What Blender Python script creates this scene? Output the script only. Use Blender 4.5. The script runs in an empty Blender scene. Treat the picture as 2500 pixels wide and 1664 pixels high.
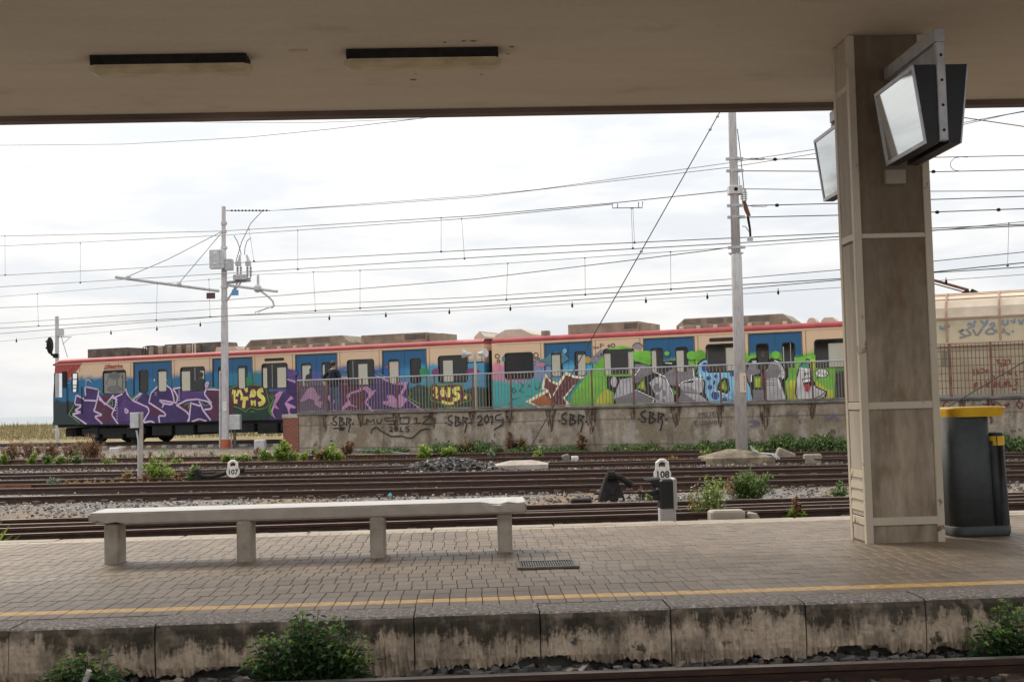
import bpy, bmesh, math, random
from mathutils import Vector, Matrix
random.seed(7)
S = bpy.context.scene
C = S.collection
R = math.radians
# ------------------------------------------------------------------ camera
F, HZ, ROLL, ZC = 3000.0, 985.0, 0.026, 1.3          # focal length in photo pixels (photo 2500 x 1664)
PITCH = math.atan((HZ - 832) / F)
cp, sp = math.cos(PITCH), math.sin(PITCH)
FW = Vector((0, cp, sp)); U0 = Vector((0, -sp, cp)); X0 = Vector((1, 0, 0))
RT = X0 * math.cos(ROLL) - U0 * math.sin(ROLL)
UP = X0 * math.sin(ROLL) + U0 * math.cos(ROLL)
EYE = Vector((0, 0, ZC))
cam = bpy.data.cameras.new('camera'); cob = bpy.data.objects.new('camera', cam); C.objects.link(cob)
cam.sensor_width = 36; cam.lens = F / 2500 * 36; cam.clip_start = 0.1; cam.clip_end = 20000
cob.matrix_world = Matrix((RT.to_4d(), UP.to_4d(), (-FW).to_4d(), (0, 0, 0, 1))).transposed()
cob.matrix_world = Matrix(((RT.x, UP.x, -FW.x, 0), (RT.y, UP.y, -FW.y, 0), (RT.z, UP.z, -FW.z, ZC), (0, 0, 0, 1)))
S.camera = cob
# ------------------------------------------------------------------ world: bright overcast sky
SUN_EL, SUN_AZ = 42, 318      # azimuth clockwise from +Y
w = bpy.data.worlds.new('World'); S.world = w; w.use_nodes = True
nt = w.node_tree; N = nt.nodes; L = nt.links; N.clear()
wo = N.new('ShaderNodeOutputWorld'); bg = N.new('ShaderNodeBackground'); L.new(bg.outputs[0], wo.inputs[0])
sky = N.new('ShaderNodeTexSky'); sky.sky_type = 'NISHITA'; sky.sun_disc = False
sky.sun_elevation = R(SUN_EL); sky.sun_rotation = R(SUN_AZ); sky.dust_density = 4.0
tc = N.new('ShaderNodeTexCoord'); sx = N.new('ShaderNodeSeparateXYZ'); L.new(tc.outputs['Generated'], sx.inputs[0])
mp = N.new('ShaderNodeMapping'); mp.inputs['Scale'].default_value = (6, 6, 26); L.new(tc.outputs['Generated'], mp.inputs[0])
nz = N.new('ShaderNodeTexNoise'); nz.inputs['Scale'].default_value = 1.0; nz.inputs['Detail'].default_value = 7; nz.inputs['Roughness'].default_value = .55
L.new(mp.outputs[0], nz.inputs[0])
cr = N.new('ShaderNodeValToRGB'); e = cr.color_ramp.elements
e[0].position = .40; e[0].color = (.87, .90, .94, 1); e[1].position = .58; e[1].color = (1.06, 1.05, 1.035, 1)
L.new(nz.outputs[0], cr.inputs[0])
# overcast dome: a little brighter overhead than at the horizon
mr = N.new('ShaderNodeMapRange'); mr.inputs[1].default_value = 0; mr.inputs[2].default_value = .8; mr.inputs[3].default_value = 7.5; mr.inputs[4].default_value = 12.5
L.new(sx.outputs[2], mr.inputs[0])
mu = N.new('ShaderNodeVectorMath'); mu.operation = 'SCALE'; L.new(cr.outputs[0], mu.inputs[0]); L.new(mr.outputs[0], mu.inputs['Scale'])
mx = N.new('ShaderNodeMix'); mx.data_type = 'RGBA'; mx.inputs[0].default_value = .93
L.new(sky.outputs[0], mx.inputs[6]); L.new(mu.outputs[0], mx.inputs[7]); L.new(mx.outputs[2], bg.inputs[0])
bg.inputs[1].default_value = .1
sl = bpy.data.lights.new('sun', 'SUN'); so = bpy.data.objects.new('sun', sl); C.objects.link(so)
sl.energy = 2.4; sl.angle = R(24); sl.color = (1, .90, .76)
az = R(SUN_AZ); el = R(SUN_EL)
sd = Vector((math.sin(az) * math.cos(el), math.cos(az) * math.cos(el), math.sin(el)))
so.rotation_euler = sd.to_track_quat('Z', 'Y').to_euler(); so.location = (0, -20, 30)
vs = S.view_settings; vs.view_transform = 'Standard'; vs.look = 'None'; vs.exposure = 0.3; vs.gamma = 1; vs.use_curve_mapping = False
# ------------------------------------------------------------------ pixels of the photograph -> positions
def ray(x, y):
    v = FW * F + RT * (x - 1250) - UP * (y - 832)
    return v / v.y
def atY(x, y, Y): return EYE + ray(x, y) * Y
def atz(x, y, z):
    r = ray(x, y); return EYE + r * ((z - ZC) / r.z)
def onplane(x, y, p, n):
    r = ray(x, y); return EYE + r * ((p - EYE).dot(n) / r.dot(n))
def smooth(a, b, t):
    t = max(0, min(1, (t - a) / (b - a))); return t * t * (3 - 2 * t)
def gz(Y):                                            # ground level: rises gently towards the far platform
    return -.42 + .36 * smooth(24, 46, Y)
def ground(x, y, dz=0.0):
    r = ray(x, y); lo, hi = 5.0, 90.0
    for _ in range(50):
        m = (lo + hi) / 2
        if ZC + r.z * m > gz(m) + dz: lo = m
        else: hi = m
    return EYE + r * lo
# ------------------------------------------------------------------ materials
MATS = {}
def nodes(name):
    m = bpy.data.materials.new(name); m.use_nodes = True
    t = m.node_tree; b = t.nodes['Principled BSDF']
    return m, t, b
def mat(name, c1, c2=None, rough=.7, scale=3.0, detail=6, bump=0.0, bscale=None, metal=0.0, c3=None, lo=.35, hi=.65, spec=.5, stretch=None):
    if name in MATS: return MATS[name]
    m, t, b = nodes(name); MATS[name] = m
    b.inputs['Roughness'].default_value = rough; b.inputs['Metallic'].default_value = metal
    b.inputs['Specular IOR Level'].default_value = spec
    b.inputs['Base Color'].default_value = (*c1, 1)
    if c2 or bump:
        co = t.nodes.new('ShaderNodeTexCoord'); src = co.outputs['Object']
        if stretch:
            q = t.nodes.new('ShaderNodeMapping'); q.inputs['Scale'].default_value = stretch; t.links.new(src, q.inputs[0]); src = q.outputs[0]
    if c2:
        n = t.nodes.new('ShaderNodeTexNoise'); n.inputs['Scale'].default_value = scale; n.inputs['Detail'].default_value = detail; n.inputs['Roughness'].default_value = .62
        t.links.new(src, n.inputs[0])
        r = t.nodes.new('ShaderNodeValToRGB'); e = r.color_ramp.elements
        e[0].position = lo; e[0].color = (*c1, 1); e[1].position = hi; e[1].color = (*c2, 1)
        if c3: q = e.new((lo + hi) / 2); q.color = (*c3, 1)
        t.links.new(n.outputs[0], r.inputs[0]); t.links.new(r.outputs[0], b.inputs['Base Color'])
    if bump:
        n2 = t.nodes.new('ShaderNodeTexNoise'); n2.inputs['Scale'].default_value = bscale or scale * 6; n2.inputs['Detail'].default_value = 6
        t.links.new(src, n2.inputs[0])
        bp = t.nodes.new('ShaderNodeBump'); bp.inputs['Strength'].default_value = bump; bp.inputs['Distance'].default_value = .02
        t.links.new(n2.outputs[0], bp.inputs['Height']); t.links.new(bp.outputs[0], b.inputs['Normal'])
    return m
class Nd:                                             # tiny node helper for the special materials
    def __init__(s, name):
        s.m, s.t, s.b = nodes(name); MATS[name] = s.m
        s.co = s.t.nodes.new('ShaderNodeTexCoord'); s.sep = s.t.nodes.new('ShaderNodeSeparateXYZ'); s.t.links.new(s.co.outputs['Object'], s.sep.inputs[0])
        s.x, s.y, s.z = s.sep.outputs
    def put(s, sock, v):
        if hasattr(v, 'is_output'): s.t.links.new(v, sock)
        elif isinstance(v, (tuple, list)) and len(v) == 3 and sock.type == 'RGBA': sock.default_value = (*v, 1)
        else: sock.default_value = v
    def math(s, op, a, b=0.0, clamp=False):
        n = s.t.nodes.new('ShaderNodeMath'); n.operation = op; n.use_clamp = clamp
        s.put(n.inputs[0], a); s.put(n.inputs[1], b); return n.outputs[0]
    def noise(s, scale, detail=5, stretch=None, rough=.6, src=None):
        n = s.t.nodes.new('ShaderNodeTexNoise'); n.inputs['Scale'].default_value = scale; n.inputs['Detail'].default_value = detail; n.inputs['Roughness'].default_value = rough
        src = src or s.co.outputs['Object']
        if stretch:
            q = s.t.nodes.new('ShaderNodeMapping'); q.inputs['Scale'].default_value = stretch; s.t.links.new(src, q.inputs[0]); src = q.outputs[0]
        s.t.links.new(src, n.inputs[0]); return n.outputs[0]
    def ramp(s, v, stops, interp='LINEAR'):
        r = s.t.nodes.new('ShaderNodeValToRGB'); r.color_ramp.interpolation = interp; e = r.color_ramp.elements
        while len(e) < len(stops): e.new(.5)
        for q, (p, c) in zip(e, stops):
            q.position = p; q.color = (*c, 1) if isinstance(c, (tuple, list)) else (c, c, c, 1)
        s.put(r.inputs[0], v); return r.outputs[0]
    def mix(s, f, a, b, mode='MIX'):
        n = s.t.nodes.new('ShaderNodeMix'); n.data_type = 'RGBA'; n.blend_type = mode
        s.put(n.inputs[0], f); s.put(n.inputs[6], a); s.put(n.inputs[7], b); return n.outputs[2]
    def step(s, v, a, b):                             # 0 below a, 1 above b
        n = s.t.nodes.new('ShaderNodeMapRange'); n.interpolation_type = 'SMOOTHSTEP'; s.put(n.inputs[0], v)
        n.inputs[1].default_value = a; n.inputs[2].default_value = b; return n.outputs[0]
    def bump(s, h, strength=.4, dist=.02):
        n = s.t.nodes.new('ShaderNodeBump'); n.inputs['Strength'].default_value = strength; n.inputs['Distance'].default_value = dist
        s.put(n.inputs['Height'], h); s.t.links.new(n.outputs[0], s.b.inputs['Normal'])
    def base(s, v): s.put(s.b.inputs['Base Color'], v)
    def rough(s, v): s.put(s.b.inputs['Roughness'], v)
    def attr(s, name):
        n = s.t.nodes.new('ShaderNodeAttribute'); n.attribute_name = name; return n.outputs['Fac']
# --- plain ones
CONC = mat('aged_concrete', (.30, .27, .23), (.44, .40, .34), .85, 2.5, bump=.35, bscale=30)
CONC_D = mat('dark_damp_concrete', (.13, .115, .095), (.24, .21, .17), .8, 4, bump=.4, bscale=25)
GREY_PAINT = mat('grey_painted_steel', (.42, .43, .44), (.55, .56, .56), .5, 6)
POLE = mat('whitewashed_pole', (.40, .38, .38), (.56, .54, .54), .7, 5, bump=.1, stretch=(4, 4, .7), c3=(.52, .50, .50))
GALV = mat('galvanised_steel', (.34, .35, .37), (.48, .48, .49), .45, 8, metal=.3)
DARK = mat('dark_iron', (.011, .010, .009), (.024, .021, .018), .8, 9, spec=.25)
BLACKP = mat('black_plastic', (.013, .014, .016), (.020, .021, .024), .5, 6, spec=.35)
RUBBER = mat('window_rubber', (.012, .012, .013), None, .5)
WIRE = mat('overhead_wire_copper', (.06, .055, .06), None, .5, metal=.4)
RUSTW = mat('rusted_wire', (.16, .08, .05), None, .7)
CREAM = mat('cream_steel_paint', (.44, .40, .31), (.56, .52, .42), .55, 4, c3=(.53, .485, .385), bump=.06, bscale=20)
RUST = mat('rusty_iron', (.10, .042, .022), (.20, .085, .04), .8, 6)
WHITE = mat('white_enamel', (.62, .60, .54), (.76, .74, .68), .45, 9)
ORANGE = mat('orange_pipe', (.48, .12, .04), (.36, .09, .035), .6, 6)
YELLOW = mat('yellow_plastic', (.72, .42, .012), (.62, .35, .01), .4, 4)
BINGREY = mat('anthracite_plastic', (.045, .053, .055), (.062, .070, .072), .62, 14, bump=.25, bscale=220)
SEATM = mat('train_interior_brown', (.10, .065, .035), (.15, .10, .055), .6, 3)
CEILM = mat('train_interior_ceiling', (.45, .42, .36), None, .6)
GRAVELY = mat('loose_ballast_stone', (.05, .05, .055), (.2, .18, .165), .85, 2)
BROWNW = mat('dry_stem', (.17, .095, .05), (.25, .15, .08), .9, 8)
GSTEM = mat('green_stem', (.07, .10, .03), (.11, .12, .05), .8, 8)
SKIN = mat('skin', (.30, .17, .11), None, .6)
HAIRM = mat('dark_hair', (.012, .010, .010), None, .6)
NAVY = mat('navy_jacket', (.007, .010, .022), (.012, .016, .030), .9, 8)
JEANS = mat('blue_jeans', (.045, .085, .15), (.075, .12, .20), .9, 9)
BLACKC = mat('black_clothes', (.012, .012, .014), (.02, .02, .022), .9, 6)
SHOE = mat('dark_shoes', (.015, .013, .012), None, .6)
BLACKPAINT = mat('black_spray_paint', (.008, .009, .014), (.03, .028, .03), .8, 5)
def paint(name, c, rough=.55):
    return mat('spray_' + name, tuple(x * .70 for x in c), tuple(min(1, x * 1.14 + .006) for x in c), rough, 1.8, detail=8, c3=tuple(x * .95 for x in c))
# --- rails
g = Nd('rusted_rail'); n = g.noise(7, 6, (1, 6, 6)); g.base(g.ramp(n, [(.3, (.028, .015, .011)), (.55, (.062, .030, .019)), (.78, (.13, .06, .034))])); g.rough(.65); RAILM = g.m
g = Nd('polished_rail_head'); n = g.noise(5, 4, (.3, 8, 8)); g.base(g.ramp(n, [(.3, (.30, .25, .22)), (.7, (.58, .54, .52))])); g.rough(.28); g.b.inputs['Metallic'].default_value = .85; RAILTOP = g.m
g = Nd('brown_rail_head'); n = g.noise(6, 5, (.4, 8, 8)); g.base(g.ramp(n, [(.35, (.22, .13, .095)), (.7, (.48, .37, .31))])); g.rough(.36); g.b.inputs['Metallic'].default_value = .6; RAILRUSTTOP = g.m
# --- ballast ground
g = Nd('ballast_ground')
v = g.t.nodes.new('ShaderNodeTexVoronoi'); v.inputs['Scale'].default_value = 16; g.t.links.new(g.co.outputs['Object'], v.inputs[0])
big = g.noise(.35, 5); sepc = g.t.nodes.new('ShaderNodeSeparateColor'); g.t.links.new(v.outputs['Color'], sepc.inputs[0])
stone = g.ramp(sepc.outputs[0], [(0, (.05, .05, .055)), (.5, (.115, .11, .11)), (.8, (.2, .18, .16)), (1, (.42, .38, .34))])
dirt = g.ramp(g.noise(4, 8), [(.3, (.10, .062, .038)), (.7, (.27, .19, .125))])
g.base(g.mix(g.step(big, .42, .60), stone, dirt)); g.rough(.9); g.bump(v.outputs['Distance'], .8, .05); BALLAST = g.m
g = Nd('ballast_stones'); a = g.attr('tint'); o = g.t.nodes.new('ShaderNodeObjectInfo')
g.base(g.ramp(a, [(0, (.045, .042, .042)), (.4, (.10, .094, .092)), (.68, (.18, .165, .15)), (.88, (.29, .24, .195)), (1, (.56, .51, .45))])); g.rough(.85); g.bump(g.noise(30, 3), .3); STONES = g.m
# --- pavers
g = Nd('concrete_pavers'); a = g.attr('tint'); o = g.t.nodes.new('ShaderNodeObjectInfo')
f = g.math('FRACT', g.math('ADD', a, o.outputs['Random'])); geo = g.t.nodes.new('ShaderNodeNewGeometry')
n1 = g.noise(.55, 6, src=geo.outputs['Position']); n2 = g.noise(38, 4, src=geo.outputs['Position']); n3 = g.noise(2.4, 6, src=geo.outputs['Position'])
c = g.ramp(f, [(0, (.160, .119, .082)), (.35, (.190, .142, .098)), (.7, (.212, .159, .110)), (1, (.248, .185, .127))])
c = g.mix(.30, c, g.ramp(n2, [(.3, (.11, .088, .066)), (.7, (.31, .245, .185))]))
c = g.mix(g.step(n1, .52, .70), c, g.mix(.45, c, (.085, .07, .055)))
c = g.mix(g.step(n3, .56, .72), c, g.mix(.45, c, (.055, .045, .037))); c = g.mix(g.step(g.noise(.9, 7, (.5, 1.6, 1), src=geo.outputs['Position']), .53, .66), c, g.mix(.38, c, (.07, .055, .045)))
g.base(c); g.rough(g.ramp(n1, [(.3, .46), (.7, .66)])); g.b.inputs['Specular IOR Level'].default_value = .42; g.bump(n2, .25, .004); PAVE = g.m
g = Nd('yellow_line_pavers'); a = g.attr('tint'); geo = g.t.nodes.new('ShaderNodeNewGeometry'); n2 = g.noise(16, 7, (1, 3, 1), src=geo.outputs['Position']); o = g.t.nodes.new('ShaderNodeObjectInfo')
n4 = g.noise(.9, 4, src=geo.outputs['Position'])
c = g.ramp(n2, [(.36, (.24, .185, .125)), (.47, (.58, .33, .08)), (.60, (.74, .45, .13)), (.72, (.72, .56, .32))])
c = g.mix(g.step(n4, .45, .65), c, g.mix(.5, c, (.70, .36, .04)))
g.base(c); g.rough(.5); YPAVE = g.m
g = Nd('faded_yellow_pavers'); geo = g.t.nodes.new('ShaderNodeNewGeometry'); n2 = g.noise(9, 7, (1, 3, 1), src=geo.outputs['Position'])
g.base(g.ramp(n2, [(.40, (.29, .235, .18)), (.6, (.48, .36, .20)), (.8, (.62, .45, .2))])); g.rough(.5); FYPAVE = g.m
# --- platform edge stones: pale render with black-green run-off stains from the top
g = Nd('stained_platform_edge'); geo = g.t.nodes.new('ShaderNodeNewGeometry'); pos = geo.outputs['Position']
sp3 = g.t.nodes.new('ShaderNodeSeparateXYZ'); g.t.links.new(pos, sp3.inputs[0]); PZ = sp3.outputs[2]
drip = g.math('ADD', g.math('MULTIPLY', g.noise(3.0, 8, (2.2, 1, .5), rough=.74, src=pos), .62), g.math('MULTIPLY', g.noise(.55, 3, src=pos), .42)); fine = g.noise(34, 5, src=pos); pl = g.noise(4, 4, src=pos)
pale = g.ramp(fine, [(.25, (.36, .275, .195)), (.55, (.57, .455, .34)), (.8, (.69, .57, .44))])
pale = g.mix(g.step(g.noise(2.2, 7, src=pos), .50, .68), pale, g.mix(.45, pale, (.10, .08, .06)))
pale = g.mix(g.step(g.noise(7, 7, src=pos), .60, .68), pale, (.075, .065, .052)); pale = g.mix(g.step(g.noise(3.4, 7, (1, 1, .7), src=pos), .52, .66), pale, g.mix(.6, pale, (.13, .10, .07)))
moss = g.ramp(g.noise(6, 6, (1, 1, .5), src=pos), [(.3, (.026, .021, .014)), (.55, (.060, .047, .028)), (.8, (.095, .07, .045))])
edge = g.math('ADD', PZ, g.math('MULTIPLY', g.math('SUBTRACT', drip, .52), -.95))
st = g.step(g.math('ADD', edge, g.math('MULTIPLY', g.math('SUBTRACT', fine, .5), .20)), -.165, -.075)
top = g.ramp(fine, [(.3, (.11, .085, .075)), (.52, (.20, .165, .145)), (.7, (.52, .48, .44))])
nrm = g.t.nodes.new('ShaderNodeSeparateXYZ'); g.t.links.new(geo.outputs['Normal'], nrm.inputs[0])
c = g.mix(g.math('MULTIPLY', st, g.ramp(g.noise(5.5, 7, src=pos), [(.30, .45), (.52, 1.0)])), pale, moss); c = g.mix(g.step(nrm.outputs[2], .6, .85), c, top)
g.base(c); g.rough(.68); g.bump(g.noise(22, 7, src=pos), .55, .02); EDGE = g.m
# --- soffit
g = Nd('canopy_soffit_plaster'); n1 = g.noise(.5, 6, (.6, 1.2, 1)); n2 = g.noise(25, 4); n3 = g.noise(1.1, 7, (.7, 1.2, 1))
c = g.ramp(n1, [(.3, (.54, .485, .405)), (.7, (.65, .60, .515))]); c = g.mix(.12, c, g.ramp(n2, [(.3, (.35, .3, .25)), (.7, (.72, .65, .56))]))
c = g.mix(g.step(n3, .56, .72), c, g.mix(.30, c, (.25, .19, .15)))
bd = g.t.nodes.new('ShaderNodeTexWave'); bd.bands_direction = 'Y'; bd.inputs['Scale'].default_value = .9; bd.inputs['Distortion'].default_value = 1.2; bd.inputs['Detail'].default_value = 4; bd.inputs['Detail Scale'].default_value = .6; g.t.links.new(g.co.outputs['Object'], bd.inputs[0]); c = g.mix(g.math('MULTIPLY', bd.outputs['Fac'], .035), c, (.30, .24, .19)); g.base(c); g.rough(.85); g.bump(n2, .1, .01); SOFFIT = g.m
g = Nd('canopy_edge_fascia'); n1 = g.noise(2, 7, (.4, 1, 3)); g.base(g.ramp(n1, [(.3, (.075, .055, .045)), (.6, (.15, .11, .09)), (.8, (.21, .155, .12))])); g.rough(.7); FASCIA = g.m
# --- pillar concrete
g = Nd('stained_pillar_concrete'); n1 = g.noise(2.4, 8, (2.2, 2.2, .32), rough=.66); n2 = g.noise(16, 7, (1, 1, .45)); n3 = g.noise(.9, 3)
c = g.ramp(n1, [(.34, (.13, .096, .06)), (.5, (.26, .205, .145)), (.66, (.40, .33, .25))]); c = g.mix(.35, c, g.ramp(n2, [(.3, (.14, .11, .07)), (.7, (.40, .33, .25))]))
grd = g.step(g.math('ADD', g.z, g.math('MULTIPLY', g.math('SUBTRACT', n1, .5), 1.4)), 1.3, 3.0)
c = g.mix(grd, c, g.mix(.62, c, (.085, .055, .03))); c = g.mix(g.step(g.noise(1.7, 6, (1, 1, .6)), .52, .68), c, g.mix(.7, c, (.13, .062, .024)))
g.base(c); g.rough(.8); g.bump(n2, .25, .02); PILC = g.m
g = Nd('pale_pillar_side'); n1 = g.noise(2.0, 7, (2, 2, .4)); g.base(g.ramp(n1, [(.3, (.25, .205, .16)), (.55, (.37, .32, .265)), (.75, (.44, .39, .33))])); g.rough(.8); PILS = g.m
g = Nd('rust_flecked_cream_steel'); n1 = g.noise(5, 8, rough=.7); n2 = g.noise(1.2, 5)
c = g.ramp(n2, [(.3, (.44, .385, .29)), (.7, (.53, .475, .375))]); c = g.mix(g.step(n1, .575, .64), c, (.20, .09, .04)); g.base(c); g.rough(.55); FRAME = g.m
# --- wall of the far platform
g = Nd('weathered_retaining_wall'); n1 = g.noise(.7, 7); n2 = g.noise(3.2, 7, (1, 1, .6), rough=.7); n3 = g.noise(1.1, 6, (1.6, 1, .18)); n4 = g.noise(14, 5)
c = g.ramp(n2, [(.32, (.12, .095, .07)), (.5, (.31, .255, .195)), (.66, (.50, .43, .345))])
c = g.mix(g.step(n1, .48, .62), c, (.20, .155, .10)); c = g.mix(g.step(n3, .54, .66), c, g.mix(.75, c, (.055, .042, .025))); c = g.mix(g.step(g.noise(1.6, 6), .57, .60), c, g.mix(.6, c, (.42, .39, .35))); c = g.mix(g.step(g.noise(2.6, 7), .62, .66), c, (.07, .06, .05))
c = g.mix(.25, c, g.ramp(n4, [(.3, (.13, .1, .075)), (.7, (.47, .40, .32))]))
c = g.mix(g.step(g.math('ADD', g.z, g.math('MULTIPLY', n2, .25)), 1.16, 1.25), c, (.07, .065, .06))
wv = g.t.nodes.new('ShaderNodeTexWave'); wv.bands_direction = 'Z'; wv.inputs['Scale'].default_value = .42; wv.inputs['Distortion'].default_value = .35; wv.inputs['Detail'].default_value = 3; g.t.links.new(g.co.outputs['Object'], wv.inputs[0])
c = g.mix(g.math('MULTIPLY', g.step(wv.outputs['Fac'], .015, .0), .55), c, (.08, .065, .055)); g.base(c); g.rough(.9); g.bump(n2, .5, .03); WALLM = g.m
g = Nd('dune_ground'); g.base(g.ramp(g.noise(.5, 8), [(.3, (.16, .13, .06)), (.6, (.28, .22, .11)), (.8, (.33, .27, .16))])); g.rough(.95); DUNE = g.m
g = Nd('sea_water'); g.base((.10, .14, .16)); g.rough(.18); g.bump(g.noise(1.2, 4, (1, 3, 1)), .25, .3); SEA = g.m
# --- leaves
def leafmat(name, a, b, c):
    g = Nd(name); t = g.attr('tint'); col = g.ramp(t, [(0, a), (.55, b), (1, c)]); g.base(col); g.rough(.55)
    tr = g.t.nodes.new('ShaderNodeBsdfTranslucent'); g.put(tr.inputs[0], col); ms = g.t.nodes.new('ShaderNodeMixShader'); ms.inputs[0].default_value = .28
    g.t.links.new(g.b.outputs[0], ms.inputs[1]); g.t.links.new(tr.outputs[0], ms.inputs[2]); g.t.links.new(ms.outputs[0], g.t.nodes['Material Output'].inputs[0])
    return g.m
NETTLE = leafmat('nettle_leaves', (.035, .08, .03), (.075, .165, .05), (.22, .34, .06))
BRIGHT = leafmat('bright_weed_leaves', (.10, .18, .025), (.21, .31, .04), (.36, .42, .08))
MIDG = leafmat('mid_green_leaves', (.055, .105, .025), (.11, .19, .04), (.23, .28, .08))
SILVER = leafmat('silver_green_leaves', (.09, .14, .09), (.15, .22, .14), (.24, .32, .22))
DRY = leafmat('dry_brown_leaves', (.13, .065, .03), (.23, .125, .06), (.34, .22, .11))
STRAW = leafmat('straw_grass', (.13, .12, .05), (.26, .22, .10), (.38, .31, .16))
OCHRE = leafmat('ochre_weed_leaves', (.20, .10, .03), (.33, .18, .06), (.36, .27, .08))
GCOVER = leafmat('ground_cover_leaves', (.05, .10, .03), (.095, .17, .05), (.20, .26, .07))
# --- glass and screens
def glass(name, tint, refl, body=None, bodyf=0.0):
    m = bpy.data.materials.new(name); m.use_nodes = True; t = m.node_tree; t.nodes.clear(); MATS[name] = m
    out = t.nodes.new('ShaderNodeOutputMaterial'); tr = t.nodes.new('ShaderNodeBsdfTransparent'); tr.inputs[0].default_value = (*tint, 1)
    gl = t.nodes.new('ShaderNodeBsdfGlossy'); gl.inputs['Roughness'].default_value = .05
    mx = t.nodes.new('ShaderNodeMixShader'); mx.inputs[0].default_value = refl
    t.links.new(tr.outputs[0], mx.inputs[1]); t.links.new(gl.outputs[0], mx.inputs[2]); last = mx.outputs[0]
    if body:
        d = t.nodes.new('ShaderNodeBsdfDiffuse'); d.inputs[0].default_value = (*body, 1); tl = t.nodes.new('ShaderNodeBsdfTranslucent'); tl.inputs[0].default_value = (*body, 1)
        a = t.nodes.new('ShaderNodeMixShader'); a.inputs[0].default_value = .6; t.links.new(d.outputs[0], a.inputs[1]); t.links.new(tl.outputs[0], a.inputs[2])
        b = t.nodes.new('ShaderNodeMixShader'); b.inputs[0].default_value = bodyf; t.links.new(last, b.inputs[1]); t.links.new(a.outputs[0], b.inputs[2]); last = b.outputs[0]
    t.links.new(last, out.inputs[0]); return m
NGLASS = glass('train_window_glass', (.80, .80, .76), .06)
FGLASS = glass('milky_far_window_glass', (.74, .72, .65), .04, (.52, .49, .41), .72)
CGLASS = glass('clear_cab_glass', (.9, .92, .92), .05)
DGLASS = glass('sprayed_over_glass', (.35, .34, .30), .06, (.06, .06, .06), .5)
g = Nd('monitor_glass'); g.base((.30, .33, .33)); g.rough(.06); g.b.inputs['Metallic'].default_value = .75; g.base(g.ramp(g.noise(2, 3, (1, .3, 2)), [(.3, (.62, .66, .66)), (.7, (.76, .79, .79))])); SCREEN = g.m
g = Nd('lamp_diffuser_plastic'); n = g.noise(3, 6, (1, 2, 2)); g.base(g.ramp(n, [(.3, (.36, .30, .18)), (.7, (.62, .55, .38))])); g.rough(.35); DIFF = g.m
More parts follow.
